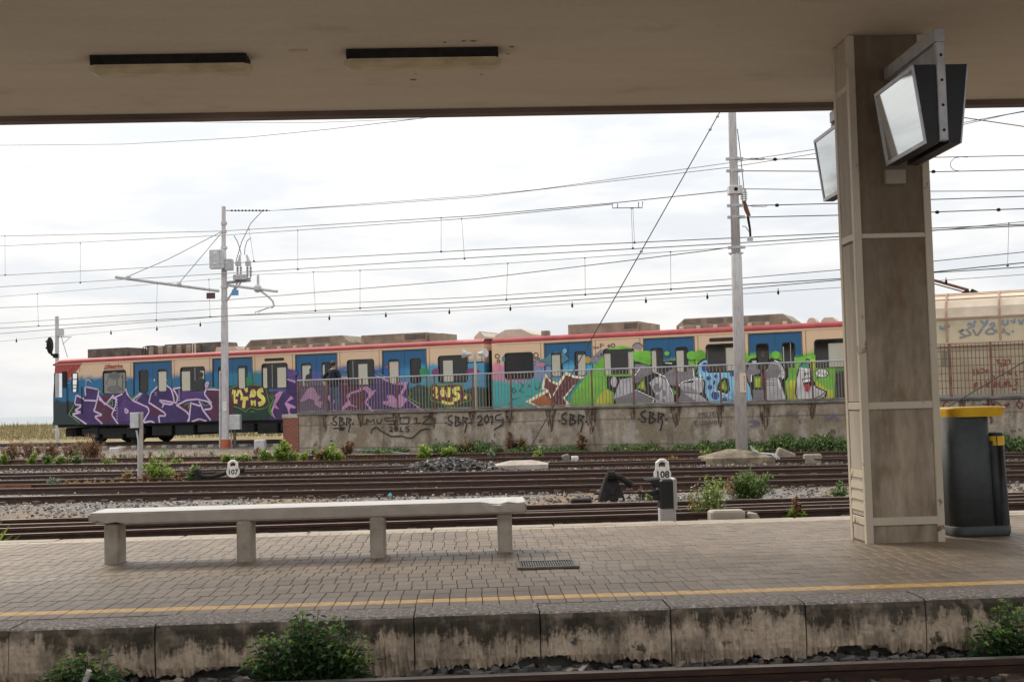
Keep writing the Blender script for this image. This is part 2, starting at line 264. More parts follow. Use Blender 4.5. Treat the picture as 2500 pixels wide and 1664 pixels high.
# ------------------------------------------------------------------ mesh helpers
class MB:
    def __init__(s): s.v = []; s.f = []; s.mi = []; s.t = []
    def quadbox(s, p, mi=0, faces=None, t=0.0):       # p: 8 corners, bottom 0-3 counter-clockwise, top 4-7
        b = len(s.v); s.v += [tuple(q) for q in p]
        for fc in ((3, 2, 1, 0), (4, 5, 6, 7), (0, 1, 5, 4), (1, 2, 6, 5), (2, 3, 7, 6), (3, 0, 4, 7)):
            s.f.append(tuple(b + i for i in fc)); s.mi.append(mi); s.t.append(t)
    def box(s, x0, x1, y0, y1, z0, z1, mi=0, t=0.0):
        s.quadbox([(x0, y0, z0), (x1, y0, z0), (x1, y1, z0), (x0, y1, z0), (x0, y0, z1), (x1, y0, z1), (x1, y1, z1), (x0, y1, z1)], mi, t=t); return s
    def cbox(s, x0, x1, y0, y1, z0, z1, b=.01, mi=0, t=0.0):  # box with all edges of the top and the uprights chamfered
        r = [(x0 + b, y0), (x1 - b, y0), (x1, y0 + b), (x1, y1 - b), (x1 - b, y1), (x0 + b, y1), (x0, y1 - b), (x0, y0 + b)]
        k = len(s.v)
        cx, cy = (x0 + x1) / 2, (y0 + y1) / 2
        def ins(p): return (p[0] + (b if p[0] < cx else -b) * .999, p[1] + (b if p[1] < cy else -b) * .999)
        s.v += [(*p, z0) for p in r] + [(*p, z1 - b) for p in r] + [(*ins(p), z1) for p in r]
        s.face(range(k + 7, k - 1, -1), mi, t)
        for i in range(8):
            j = (i + 1) % 8
            s.face((k + i, k + j, k + 8 + j, k + 8 + i), mi, t); s.face((k + 8 + i, k + 8 + j, k + 16 + j, k + 16 + i), mi, t)
        s.face(range(k + 16, k + 24), mi, t); return s
    def face(s, idx, mi=0, t=0.0): s.f.append(tuple(idx)); s.mi.append(mi); s.t.append(t)
    def poly(s, pts, mi=0, t=0.0):
        b = len(s.v); s.v += [tuple(p) for p in pts]; s.face(range(b, b + len(pts)), mi, t); return s
    def tube(s, pts, r, n=6, mi=0, cap=True):
        pts = [Vector(p) for p in pts]; rr = r if isinstance(r, (list, tuple)) else [r] * len(pts)
        b = len(s.v); up = None
        for i, p in enumerate(pts):
            d = (pts[min(i + 1, len(pts) - 1)] - pts[max(i - 1, 0)])
            d = d.normalized() if d.length > 1e-9 else Vector((0, 0, 1))
            if up is None: up = Vector((0, 0, 1)) if abs(d.z) < .9 else Vector((1, 0, 0))
            a = d.cross(up).normalized(); c = a.cross(d).normalized(); up = c
            for k in range(n):
                q = 2 * math.pi * k / n; s.v.append(tuple(p + a * math.cos(q) * rr[i] + c * math.sin(q) * rr[i]))
        for i in range(len(pts) - 1):
            for k in range(n):
                j = (k + 1) % n; s.face((b + i * n + k, b + i * n + j, b + (i + 1) * n + j, b + (i + 1) * n + k), mi)
        if cap: s.face(range(b + n - 1, b - 1, -1), mi); s.face(range(b + (len(pts) - 1) * n, b + len(pts) * n), mi)
        return s
    def prism(s, prof, a, b, mi=0):                   # prof: list of 3d offsets (closed), swept from a to b
        a, b = Vector(a), Vector(b); k = len(s.v); n = len(prof)
        s.v += [tuple(a + Vector(p)) for p in prof] + [tuple(b + Vector(p)) for p in prof]
        for i in range(n): j = (i + 1) % n; s.face((k + i, k + j, k + n + j, k + n + i), mi)
        s.face(range(k + n - 1, k - 1, -1), mi); s.face(range(k + n, k + 2 * n), mi); return s
    def ball(s, c, r, n=8, m=5, mi=0, sc=(1, 1, 1)):
        k = len(s.v)
        for i in range(1, m):
            a = math.pi * i / m
            for j in range(n):
                q = 2 * math.pi * j / n; s.v.append((c[0] + r * sc[0] * math.sin(a) * math.cos(q), c[1] + r * sc[1] * math.sin(a) * math.sin(q), c[2] + r * sc[2] * math.cos(a)))
        s.v += [(c[0], c[1], c[2] + r * sc[2]), (c[0], c[1], c[2] - r * sc[2])]; T, B = len(s.v) - 2, len(s.v) - 1
        for i in range(m - 2):
            for j in range(n): jj = (j + 1) % n; s.face((k + i * n + j, k + (i + 1) * n + j, k + (i + 1) * n + jj, k + i * n + jj), mi)
        for j in range(n):
            jj = (j + 1) % n; s.face((T, k + j, k + jj), mi); s.face((B, k + (m - 2) * n + jj, k + (m - 2) * n + j), mi)
        return s
    def mesh(s, name, mats, smooth=False):
        m = bpy.data.meshes.new(name); m.from_pydata(s.v, [], s.f)
        for q in (mats if isinstance(mats, (list, tuple)) else [mats]): m.materials.append(q)
        if any(s.mi): m.polygons.foreach_set('material_index', s.mi)
        if any(s.t):
            a = m.attributes.new('tint', 'FLOAT', 'FACE'); a.data.foreach_set('value', s.t)
        if smooth: m.polygons.foreach_set('use_smooth', [True] * len(m.polygons))
        m.update(); return m
    def build(s, name, mats, parent=None, loc=None, rotz=0.0, smooth=False):
        return link(name, s.mesh(name, mats, smooth), parent, loc, rotz)
def link(name, me, parent=None, loc=None, rotz=0.0):
    o = bpy.data.objects.new(name, me); C.objects.link(o)
    if parent: o.parent = parent
    if loc is not None: o.location = loc
    if rotz: o.rotation_euler = (0, 0, rotz)
    return o
def empty(name, loc=(0, 0, 0), rotz=0.0, label=None, cat=None, group=None, parent=None):
    o = link(name, None, parent, loc, rotz); o.empty_display_size = .1
    return tag(o, label, cat, group)
def tag(o, label=None, cat=None, group=None, kind=None):
    if label: o['label'] = label
    if cat: o['category'] = cat
    if group: o['group'] = group
    if kind: o['kind'] = kind
    return o
# ------------------------------------------------------------------ ground, dune, sea
def build_ground():
    m = MB(); ys = [-12, 0, 5] + [6 + i * .7 for i in range(60)] + [50, 56, 62, 75, 90]
    xs = [-300, -120, -60] + [-40 + i * 1.6 for i in range(51)] + [60, 120, 300]
    for y in ys:
        for x in xs:
            n = .02 * math.sin(x * 2.3 + y * 1.7) * math.sin(y * 2.9 - x)
            m.v.append((x, y, gz(y) + n - .03))
    nx = len(xs)
    for j in range(len(ys) - 1):
        for i in range(nx - 1): m.face((j * nx + i, j * nx + i + 1, (j + 1) * nx + i + 1, (j + 1) * nx + i))
    tag(m.build('ground', BALLAST, smooth=True), kind='structure')
    s = MB(); s.poly([(-6000, 88, -1.5), (6000, 88, -1.5), (6000, 9000, -1.5), (-6000, 9000, -1.5)])
    tag(s.build('sea', SEA), kind='structure')
build_ground()
# ------------------------------------------------------------------ platform between the tracks
PA = R(2.1); PO = Vector((0, 7.735, 0))
pu = Vector((math.cos(PA), math.sin(PA), 0)); pn = Vector((-math.sin(PA), math.cos(PA), 0))
def pl(v): d = Vector(v) - PO; return Vector((d.dot(pu), d.dot(pn), d.z))      # world -> platform frame
def pw(x, y, z=0): return PO + pu * x + pn * y + Vector((0, 0, z))
PW = 5.5
def build_platform():
    b = MB(); b.box(-16, 17, .36, PW - .02, -.55, -.045)
    core = tag(b.build('platform', CONC_D, None, PO, PA), kind='structure')
    # edge stones: joints measured on the photograph
    xs = [atz(px, 1537 - .0332 * px, 0) for px in (-640, -330, 18, 376, 1010, 1318, 1637, 1966, 2258, 2560, 2870)]
    xs = [pl(p).x for p in xs]; xs.insert(4, (xs[3] + xs[4]) / 2 + .06)
    xs = [xs[0] - 1.0] + xs + [xs[-1] + 1.0]
    rnd = random.Random(3)
    for i in range(len(xs) - 1):
        x0, x1 = xs[i] + .004, xs[i + 1] - .004; k = 64; m = MB(); dz = rnd.uniform(-.006, .004); dy = rnd.uniform(-.008, .008)
        cols = [x0 + (x1 - x0) * j / k for j in range(k + 1)]
        rows = []
        for j, x in enumerate(cols):
            bt = -.325 + .03 * math.sin(x * 3.1 + 1) + .02 * math.sin(x * 9.7) + .012 * math.sin(x * 31) + rnd.uniform(-.012, .012)
            ch = .010 if 0 < j < k else .013
            rows.append([(x, .345, dz - .002 * (j % 2)), (x, .035 + dy, dz + rnd.uniform(-.003, .003)), (x, .008 + dy, dz - ch), (x, dy + rnd.uniform(-.004, .004), dz - .04),
                         (x, dy + rnd.uniform(-.006, .006), -.17), (x, dy + rnd.uniform(-.01, .01), -.27), (x, dy + rnd.uniform(0, .03), bt), (x, .30, bt - .02)])
        for r_ in rows: m.v += r_
        w_ = len(rows[0])
        for j in range(k):
            for q in range(w_ - 1): m.face((j * w_ + q, j * w_ + q + 1, (j + 1) * w_ + q + 1, (j + 1) * w_ + q))
        m.face(range(w_)); m.face(range((k + 1) * w_ - 1, k * w_ - 1, -1))
        m.build('edge_stone', EDGE, core)
    x = -15.0
    while x < 16:                                     # far edge stones
        m = MB(); m.cbox(x, x + 1.29, PW - .27, PW, -.5, rnd.uniform(-.004, .003), .012); m.build('edge_stone', CONC, core); x += 1.3
    # broken rubble footing under the edge
    m = MB()
    for i in range(420):
        s_ = rnd.uniform(.035, .085); stone(m, (rnd.uniform(-5, 5.5), .06 + rnd.uniform(-.03, .2), -.40 - rnd.uniform(-.02, .06)), s_, rnd, rnd.choice((.75, .8, .85, .3, .2)))
    tag(m.build('rubble_footing', STONES, core), kind='stuff')
    b = MB(); b.box(-16, 17, .20, .36, -.55, -.30); b.build('footing', CONC_D, core)
    # pavers
    pv = []; cw = .110; d = .213
    rows = [(.352, .165, 0), (.521, .150, 1)] + [(.676 + i * d + (.010 if i > 1 else 0), d - .007, 0) for i in range(20)]
    last = rows[-1][0] + d
    rows += [(last, PW - .27 - .16 - last - .004, 0), (PW - .27 - .155, .150, 2)]
    rnd = random.Random(11)
    for ri, (y0, dd, kind) in enumerate(rows):
        off = rnd.uniform(-.012, .012) + (.045 if ri in (4, 5, 9, 13, 14) else 0)
        for ci in range(-72, 82):
            x0 = ci * cw + off; g_ = .0048; jj = rnd.uniform(-.0015, .0015)
            pv.append((x0 + g_ / 2, x0 + cw - g_ / 2, y0 + jj, y0 + dd + jj, rnd.uniform(-.0016, .0008), kind, rnd.random()))
    lim = lambda p: abs((p[0] + .05) / (PO.y + p[2] + .04 * p[0])) < .43
    vis = [p for p in pv if lim(p)]; near = sorted(vis, key=lambda p: p[2])[:290]; ns = set(map(id, near))
    proto = {}
    for p in near:
        key = (p[5], round(p[3] - p[2], 3))
        if key not in proto:
            m = MB(); m.cbox(-.0526, .0526, 0, p[3] - p[2], -.05, 0, .003); proto[key] = m.mesh('paver', [PAVE, YPAVE, FYPAVE][p[5]])
        link('paver', proto[key], core, ((p[0] + p[1]) / 2, p[2], p[4]))
    for kind, mm in ((0, PAVE), (1, YPAVE), (2, FYPAVE)):
        m = MB()
        for p in pv:
            if id(p) in ns or p[5] != kind: continue
            m.cbox(p[0], p[1], p[2], p[3], -.05, p[4], .003, t=.001 + p[6] * .99)
        tag(m.build('paving', mm, core), kind='stuff')
    return core
def stone(m, c, s, rnd, t):
    k = len(m.v); sc = (s * rnd.uniform(.6, 1.1), s * rnd.uniform(.6, 1.1), s * rnd.uniform(.45, .8)); a = rnd.uniform(0, 6.3); ca, sa = math.cos(a), math.sin(a)
    for i in range(8):
        x = (1 if i in (1, 2, 5, 6) else -1) * rnd.uniform(.2, 1); y = (1 if i in (2, 3, 6, 7) else -1) * rnd.uniform(.2, 1); z = (1 if i > 3 else -1) * rnd.uniform(.25, 1)
        x *= sc[0]; y *= sc[1]; z *= sc[2]; m.v.append((c[0] + x * ca - y * sa, c[1] + x * sa + y * ca, c[2] + z))
    for fc in ((3, 2, 1, 0), (4, 5, 6, 7), (0, 1, 5, 4), (1, 2, 6, 5), (2, 3, 7, 6), (3, 0, 4, 7)): m.face([k + q for q in fc], 0, t)
platform = build_platform()
# ------------------------------------------------------------------ canopy
ZS = 4.50
def build_canopy():
    root = empty('station_canopy', PO, PA, 'flat plastered concrete platform canopy with a dark edge beam', 'canopy')
    m = MB(); pr = []
    for i in range(25):                               # soffit: flat middle, very slightly drooping to the edges
        t = i / 24; y = .15 + t * (PW - .35); pr.append((y, ZS - .03 * abs(2 * t - 1) ** 3))
    k = 0
    for y, z in pr: m.v += [(-18, y, z), (19, y, z)]
    for i in range(24): m.face((2 * i, 2 * i + 2, 2 * i + 3, 2 * i + 1))
    m.build('soffit', SOFFIT, root, smooth=True)
    m = MB(); m.box(-18, 19, .13, PW - .16, ZS + .004, ZS + .25); m.build('roof_slab', CONC, root)
    for nm, y0, y1 in (('edge_beam', PW - .2, PW - .04), ('edge_beam', .0, .15)):
        m = MB(); m.cbox(-18, 19, y0, y1, ZS - .088, ZS + .32, .012); m.build(nm, FASCIA, root)
    rs = random.Random(14)
    for px, py in ((1086, 103), (1155, 100), (1250, 114), (1240, 131), (1015, 179), (1175, 180), (1010, 193), (1132, 100)):
        a = pl(atz(px, py, ZS)); r1 = rs.uniform(.012, .03); m = MB(); m.poly([(a.x + r1 * 1.6 * math.cos(q) * rs.uniform(.5, 1), a.y + r1 * math.sin(q) * rs.uniform(.5, 1), ZS - .004 - .03 * abs(2 * (a.y - .15) / (PW - .35) - 1) ** 3) for q in (0, .8, 1.6, 2.4, 3.1, 3.9, 4.7, 5.5)]); m.build('dirt_speck', CONC_D, root)
    m = MB(); a = pl(atz(708, 126, ZS)); m.cbox(a.x, a.x + .16, a.y - .06, a.y - .02, ZS - .02, ZS + .01, .004); m.build('cover_plate', DIFF, root)
build_canopy()
def lamp(px0, px1, py, label):
    a = pl(atz(px0, py, ZS - .05)); b = pl(atz(px1, py - .024 * (px1 - px0), ZS - .05)); L_ = b.x - a.x
    root = empty('fluorescent_lamp', pw(a.x, a.y, ZS), PA, label, 'ceiling lamp', 'fluorescent lamps under the canopy')
    m = MB()                                          # housing against the soffit
    pf = [(0, -.13, -.002), (0, .13, -.002), (0, .12, -.085), (0, -.12, -.085)]
    m.prism(pf, (.03, 0, 0), (L_ - .03, 0, 0)); m.build('housing', DARK, root)
    m = MB(); pf = [(0, -.118, -.086), (0, .118, -.086), (0, .09, -.15), (0, -.04, -.15), (0, -.10, -.115)]
    k = len(m.v); n = len(pf)
    for x, s_ in ((.0, .55), (.06, 1), (L_ - .06, 1), (L_, .55)):
        m.v += [(x, p[1] * s_, -.086 + (p[2] + .086) * s_) for p in pf]
    for q in range(3):
        for i in range(n): j = (i + 1) % n; m.face((q * n + i, q * n + j, (q + 1) * n + j, (q + 1) * n + i))
    m.face(range(n - 1, -1, -1)); m.face(range(3 * n, 4 * n)); m.build('diffuser', DIFF, root)
    for x in (.10, L_ * .33, L_ * .66, L_ - .10):
        m = MB(); m.box(x - .02, x + .02, -.138, -.11, -.085, -.035); m.build('clip', DARK, root)
lamp(221, 612, 158, 'long dirty fluorescent lamp on the soffit, the farther one from the pillar')
lamp(840, 1224, 143, 'long dirty fluorescent lamp on the soffit with specks of dirt beside it, nearer the pillar')
def build_own_platform():                             # the platform the photographer stands on, with an unseen canopy added to darken the near floor
    m = MB(); m.box(-18, 19, -12.5, -2.35, -.55, 0); tag(m.build('near_platform', PAVE, None, PO, PA), kind='structure')
    root = empty('station_canopy', PO, PA, 'unseen flat canopy over the platform opposite, added to shade the near floor', 'canopy')
    m = MB(); m.box(-18, 19, -9.5, -3.45, ZS, ZS + .25); m.build('roof_slab', SOFFIT, root)
    m = MB(); m.cbox(-18, 19, -3.45, -3.3, ZS - .072, ZS + .32, .012); m.build('edge_beam', FASCIA, root)
build_own_platform()
# ------------------------------------------------------------------ pillar
def build_pillar():
    a = pl(atz(2117, 1327, 0)); b = pl(atz(2308, 1320.7, 0)); w_ = b.x - a.x; dp = .46
    root = empty('canopy_pillar', pw(a.x, a.y), PA, 'concrete pillar in a rusty cream steel frame carrying the canopy', 'pillar')
    H = ZS - .002; t = .065
    def zf(py): return ZC + (atY(2200, py, pw(a.x, a.y).y).z - ZC)
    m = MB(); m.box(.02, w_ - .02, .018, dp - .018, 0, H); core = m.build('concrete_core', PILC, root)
    for z0, z1 in ((.004, zf(1282)), (zf(1262), zf(998)), (zf(980), zf(585)), (zf(568), H)):  # side plates, recessed between the frame bars
        m = MB(); m.box(.010, .019, t, dp - t, z0 + .01, z1 - .01); m.build('side_plate', PILS, root)
    for x, y in ((0, 0), (w_ - t, 0), (0, dp - t), (w_ - t, dp - t)):
        m = MB(); m.cbox(x, x + t, y, y + t, 0, H, .006); m.build('corner_post', FRAME, root)
    for z0, z1 in ((zf(1281), zf(1262)), (zf(997), zf(980))):
        m = MB(); m.cbox(t - .003, w_ - t + .003, .004, .03, z0, z1, .004); m.build('frame_bar', FRAME, root)
        m = MB(); m.cbox(.004, .03, t - .003, dp - t + .003, z0, z1, .004); m.build('frame_bar', FRAME, root)
    for py in (573, 205):
        z0 = zf(py)
        if py == 573: m = MB(); m.cbox(t - .003, w_ - t + .003, .008, .03, z0 - .02, z0 + .02, .004); m.build('frame_bar', FRAME, root)
        m = MB(); m.cbox(.004, .03, t - .003, dp - t + .003, z0 - .03, z0 + .03, .004); m.build('frame_bar', FRAME, root)
    for py in (1152, 1180, 1207, 1234):
        z0 = zf(py + 3); m = MB(); m.quadbox([(.0, t, z0 - .035), (.012, t, z0 - .035), (.012, dp - t, z0 - .035), (.0, dp - t, z0 - .035), (.006, t, z0 + .03), (.018, t, z0 + .03), (.018, dp - t, z0 + .03), (.006, dp - t, z0 + .03)]); m.build('louvre_slat', FRAME, root)
    m = MB(); m.box(.012, .02, t, dp - t, zf(1262), zf(1140)); m.build('louvre_back', DARK, root)
    # square junction box on the front face
    c = pl(atY(2185, 432, pw(a.x, a.y).y)) - Vector((a.x, a.y, 0))
    j = MB(); j.cbox(c.x - .09, c.x + .09, -.045, .02, c.z - .065, c.z + .065, .008)
    bx = tag(j.build('junction_box', mat('box_plastic', (.30, .26, .20), (.36, .31, .25), .6), None, pw(a.x, a.y), PA), 'small square junction box screwed to the pillar below the monitor', 'junction box')
    return a, w_, dp
PIL, PILW, PILD = build_pillar()
def monitor(sign, label):
    # double-sided information monitor on a bracket that reaches out from the pillar face
    y0 = PIL.y if sign < 0 else PIL.y + PILD
    cx = PIL.x + .365
    root = empty('information_monitor', pw(cx, y0, 0), PA, label, 'monitor', 'double-sided monitors bracketed on the pillar')
    n, f = 1.19 * sign, .25 * sign                    # near end and screen start along the bracket
    zt, zb = 3.90, 3.27
    ya, yb = sorted((0.0, n)); m = MB(); m.cbox(-.045, .045, ya, yb, 4.08, 4.19, .008); m.build('bracket_arm', GALV, root)
    m = MB(); m.cbox(-.035, .035, min(n, n - .06 * sign), max(n, n - .06 * sign), zb + .02, 4.08, .006); m.build('bracket_strut', GALV, root)
    m = MB(); m.box(-.01, .01, *sorted((f, n - .06 * sign)), 3.91, 4.08); m.build('web_plate', GALV, root)
    for k in range(4):
        q = MB(); q.ball((0, n + .004 * sign, 3.97 - .2 * k), .012, 6, 4); q.build('bolt', DARK, root)
    for s_ in (-1, 1):
        ia, ot, ob = .04 * s_, .215 * s_, .135 * s_
        Y0, Y1 = sorted((f, n - .02 * sign))
        def P(x, y, z): return (x, y, z)
        pr = [(ia, zb), (ob, zb), (ot, zt), (ia, zt)]
        m = MB(); k = len(m.v); m.v += [(x, Y0, z) for x, z in pr] + [(x, Y1, z) for x, z in pr]
        for i in range(4): j = (i + 1) % 4; m.face((k + i, k + j, k + 4 + j, k + 4 + i))
        m.face((0, 1, 2, 3)); m.face((7, 6, 5, 4)); h = m.build('housing', BLACKP, root)
        e1 = Vector((ot - ob, 0, zt - zb)).normalized(); nn = Vector((s_ * e1.z, 0, -s_ * e1.x))
        A = Vector((ob, Y0, zb)); Bv = Vector((0, Y1 - Y0, 0)); Cv = Vector((ot - ob, 0, zt - zb)); mg = .035
        def q(u, v, o): return A + Bv * u + Cv * v + nn * o
        m = MB(); m.poly([q(mg, mg * 1.3, .004), q(1 - mg, mg * 1.3, .004), q(1 - mg, 1 - mg * 1.3, .004), q(mg, 1 - mg * 1.3, .004)]); m.build('screen_glass', SCREEN, root)
        fr = MB()
        for u0, u1, v0, v1 in ((0, 1, 0, .05), (0, 1, .95, 1), (0, .035, .05, .95), (.965, 1, .05, .95)):
            fr.quadbox([q(u0, v0, 0), q(u1, v0, 0), q(u1, v0, .012), q(u0, v0, .012), q(u0, v1, 0), q(u1, v1, 0), q(u1, v1, .012), q(u0, v1, .012)])
        fr.build('screen_frame', mat('brushed_screen_frame', (.32, .33, .36), (.45, .45, .47), .4, 9, metal=.5), root)
monitor(-1, 'dark double-sided monitor bracketed to the pillar face above the junction box')
monitor(1, 'double-sided monitor half hidden behind the pillar, on its track side')
# ------------------------------------------------------------------ bench, grating, bin
def build_bench():
    a = pl(atz(254, 1377, 0)); z1 = .452; th = .105
    P0 = pl(atY(212, 1256, pw(a.x, a.y).y - .12)); P1 = pl(atY(1285, 1225, pw(0, a.y).y - .05))
    y0, y1 = a.y - .10, a.y + .40; x0, x1 = P0.x, P1.x
    root = empty('bench', pw((x0 + x1) / 2, a.y), PA, 'long pale stone slab bench on four stone legs', 'bench')
    o = Vector(((x0 + x1) / 2, a.y, 0)); rnd = random.Random(5)
    bm = bmesh.new(); bmesh.ops.create_cube(bm, size=1)
    bmesh.ops.scale(bm, vec=(x1 - x0, y1 - y0, th), verts=bm.verts); bmesh.ops.translate(bm, vec=(0, (y0 + y1) / 2 - a.y, z1 - th / 2), verts=bm.verts)
    bmesh.ops.subdivide_edges(bm, edges=[e for e in bm.edges if abs(e.verts[0].co.x - e.verts[1].co.x) > .5], cuts=46, use_grid_fill=True)
    bmesh.ops.bevel(bm, geom=[e for e in bm.edges if e.calc_face_angle(0) > .8], offset=.014, segments=2, affect='EDGES')
    L2 = (x1 - x0) / 2
    for v in bm.verts:                                # worn edges, chipped right end, broken lower left corner
        v.co += Vector((rnd.uniform(-.002, .002), rnd.uniform(-.002, .002), 0))
        if v.co.x > L2 - .33 and v.co.y < y0 - a.y + .05 and v.co.z > z1 - .05: v.co.z -= rnd.uniform(.004, .022); v.co.y += rnd.uniform(.0, .015)
        if v.co.x < -L2 + .30 and v.co.z < z1 - th + .03 and v.co.y < y0 - a.y + .08: v.co.z += rnd.uniform(.0, .03); v.co.y += rnd.uniform(.0, .03)
    me = bpy.data.meshes.new('seat_slab'); bm.to_mesh(me); bm.free()
    g = Nd('polished_slab_skylit_top'); n1 = g.noise(6, 7); geo = g.t.nodes.new('ShaderNodeNewGeometry'); s3 = g.t.nodes.new('ShaderNodeSeparateXYZ'); g.t.links.new(geo.outputs['Normal'], s3.inputs[0])
    sidec = (g.mix(g.step(g.noise(2.2, 4), .62, .72), g.ramp(n1, [(.3, (.30, .255, .21)), (.7, (.40, .35, .295))]), (.25, .205, .17))); g.base(g.mix(g.step(s3.outputs[2], .8, .97), sidec, g.ramp(n1, [(.3, (.58, .56, .53)), (.7, (.68, .66, .63))])))  # polished top, painted paler than the sides for its sky sheen
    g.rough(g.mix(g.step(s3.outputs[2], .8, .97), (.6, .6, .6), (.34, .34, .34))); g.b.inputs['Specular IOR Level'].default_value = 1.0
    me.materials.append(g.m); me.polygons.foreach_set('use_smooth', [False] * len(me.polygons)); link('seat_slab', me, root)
    for px, py in ((254, 1377), (578, 1371), (904, 1361.5), (1217, 1347.6)):
        q = pl(atz(px, py, 0)); m = MB(); x = q.x - o.x; y = q.y - o.y
        m.cbox(x, x + .125, y, y + .25, -.002, z1 - th - .001, .012)
        # the chamfer sits under the slab; foot mortar
        m.build('leg', mat('stone_leg', (.25, .21, .165), (.40, .35, .29), .8, 5, bump=.4, bscale=26, c3=(.34, .295, .24)), root)
build_bench()
def build_grate():
    a = pl(atz(1263, 1390, .003)); b = pl(atz(1416, 1388, .003)); c = pl(atz(1275, 1373, .003)); w_ = b.x - a.x; d = c.y - a.y
    root = empty('drain_grate', pw(a.x, a.y, .004), PA, 'rectangular iron drain grate set into the paving', 'drain grate')
    m = MB(); m.box(0, w_, 0, d, -.002, .001); m.build('dark_pit', DARK, root)
    for x0, x1, y0, y1 in ((0, w_, 0, .03), (0, w_, d - .03, d), (0, .03, .03, d - .03), (w_ - .03, w_, .03, d - .03)):
        m = MB(); m.box(x0, x1, y0, y1, .0015, .016); m.build('frame', mat('worn_iron', (.07, .063, .055), (.16, .14, .12), .5, 12, metal=.3), root)
    n = 22
    for i in range(n):
        x = .03 + (w_ - .06) * (i + .5) / n; m = MB(); m.box(x - .005, x + .005, .03, d - .03, .0015, .012); m.build('bar', mat('worn_iron', (.07, .063, .055)), root)
build_grate()
def rrect(x0, x1, y0, y1, r, n=9):
    p = []
    for cx, cy, a in ((x1 - r, y1 - r, 0), (x0 + r, y1 - r, 90), (x0 + r, y0 + r, 180), (x1 - r, y0 + r, 270)):
        for i in range(n + 1): q = R(a + 90 * i / n); p.append((cx + r * math.cos(q), cy + r * math.sin(q)))
    return p
def stack(m, layers, mi=0):                           # layers: (list of xy, z); lofted and capped
    k = len(m.v); n = len(layers[0][0])
    for pts, z in layers: m.v += [(x, y, z) for x, y in pts]
    for q in range(len(layers) - 1):
        for i in range(n): j = (i + 1) % n; m.face((k + q * n + i, k + q * n + j, k + (q + 1) * n + j, k + (q + 1) * n + i), mi)
    m.face(range(k + n - 1, k - 1, -1), mi); m.face(range(k + (len(layers) - 1) * n, k + len(layers) * n), mi)
def build_bin():
    a = pl(atz(2320, 1313, 0)); y = pw(a.x, a.y).y + .12
    def lx(px, py): return pl(atY(px, py, y)).x
    def lz(px, py): return atY(px, py, y).z
    x0, x1 = lx(2321, 1300), lx(2470, 1300); xm = lx(2430, 1200); zt = lz(2370, 1016); ztop = lz(2370, 993)
    root = empty('litter_bin', pw(x0, a.y + .02), PA, 'anthracite litter bin with yellow lid and an ashtray column beside the pillar', 'litter bin')
    W = x1 - x0; wm = xm - x0; D = .46
    m = MB(); stack(m, [(rrect(.012, W - .012, .012, D - .012, .1), 0), (rrect(0, W, 0, D, .11), .03), (rrect(0, W, 0, D, .11), .085), (rrect(.006, W - .006, .006, D - .006, .11), .095)]); m.build('base', BINGREY, root, smooth=True)
    lean = -.03
    m = MB(); stack(m, [([(px + 0, py) for px, py in rrect(0, wm - .003, .006, D - .006, .12)], .097), ([(px + lean, py) for px, py in rrect(0, wm - .003, .006, D - .006, .12)], zt)]); m.build('bin_body', BINGREY, root, smooth=True)
    z2 = lz(2440, 1075)
    m = MB(); stack(m, [(rrect(wm - .02, W - .004, .012, D - .012, .1), .097), ([(px + lean * .8, py) for px, py in rrect(wm - .02, W - .004, .012, D - .012, .1)], z2)]); ash = m.build('ashtray_column', BINGREY, root, smooth=True)
    zz = lz(2440, 1060); m = MB(); stack(m, [([(px + lean * .8, py) for px, py in rrect(wm - .016, W + .001, .008, D - .008, .1)], zz - .095), ([(px + lean * .8, py) for px, py in rrect(wm - .016, W + .001, .008, D - .008, .1)], zz - .012)]); m.build('yellow_band', YELLOW, ash)
    m = MB(); stack(m, [([(px + lean * .8, py) for px, py in rrect(wm - .018, W - .006, .014, D - .014, .1)], z2 + .001), ([(px + lean * .8, py) for px, py in rrect(wm - .01, W - .014, .02, D - .02, .09)], lz(2440, 1057) + .006)]); m.build('ashtray_lid', BLACKP, ash)
    xl0, xl1 = lx(2308, 1000) - x0, lx(2456, 1000) - x0
    m = MB(); stack(m, [(rrect(xl0 + .012, xl1 - .03, -.012, D + .012, .13), zt - .002), (rrect(xl0 + .002, xl1 - .012, -.02, D + .02, .13), zt + .05), (rrect(xl0, xl1, -.024, D + .024, .13), ztop - .012), (rrect(xl0 + .014, xl1 - .014, -.01, D + .01, .12), ztop)]); m.build('lid', YELLOW, root)
build_bin()
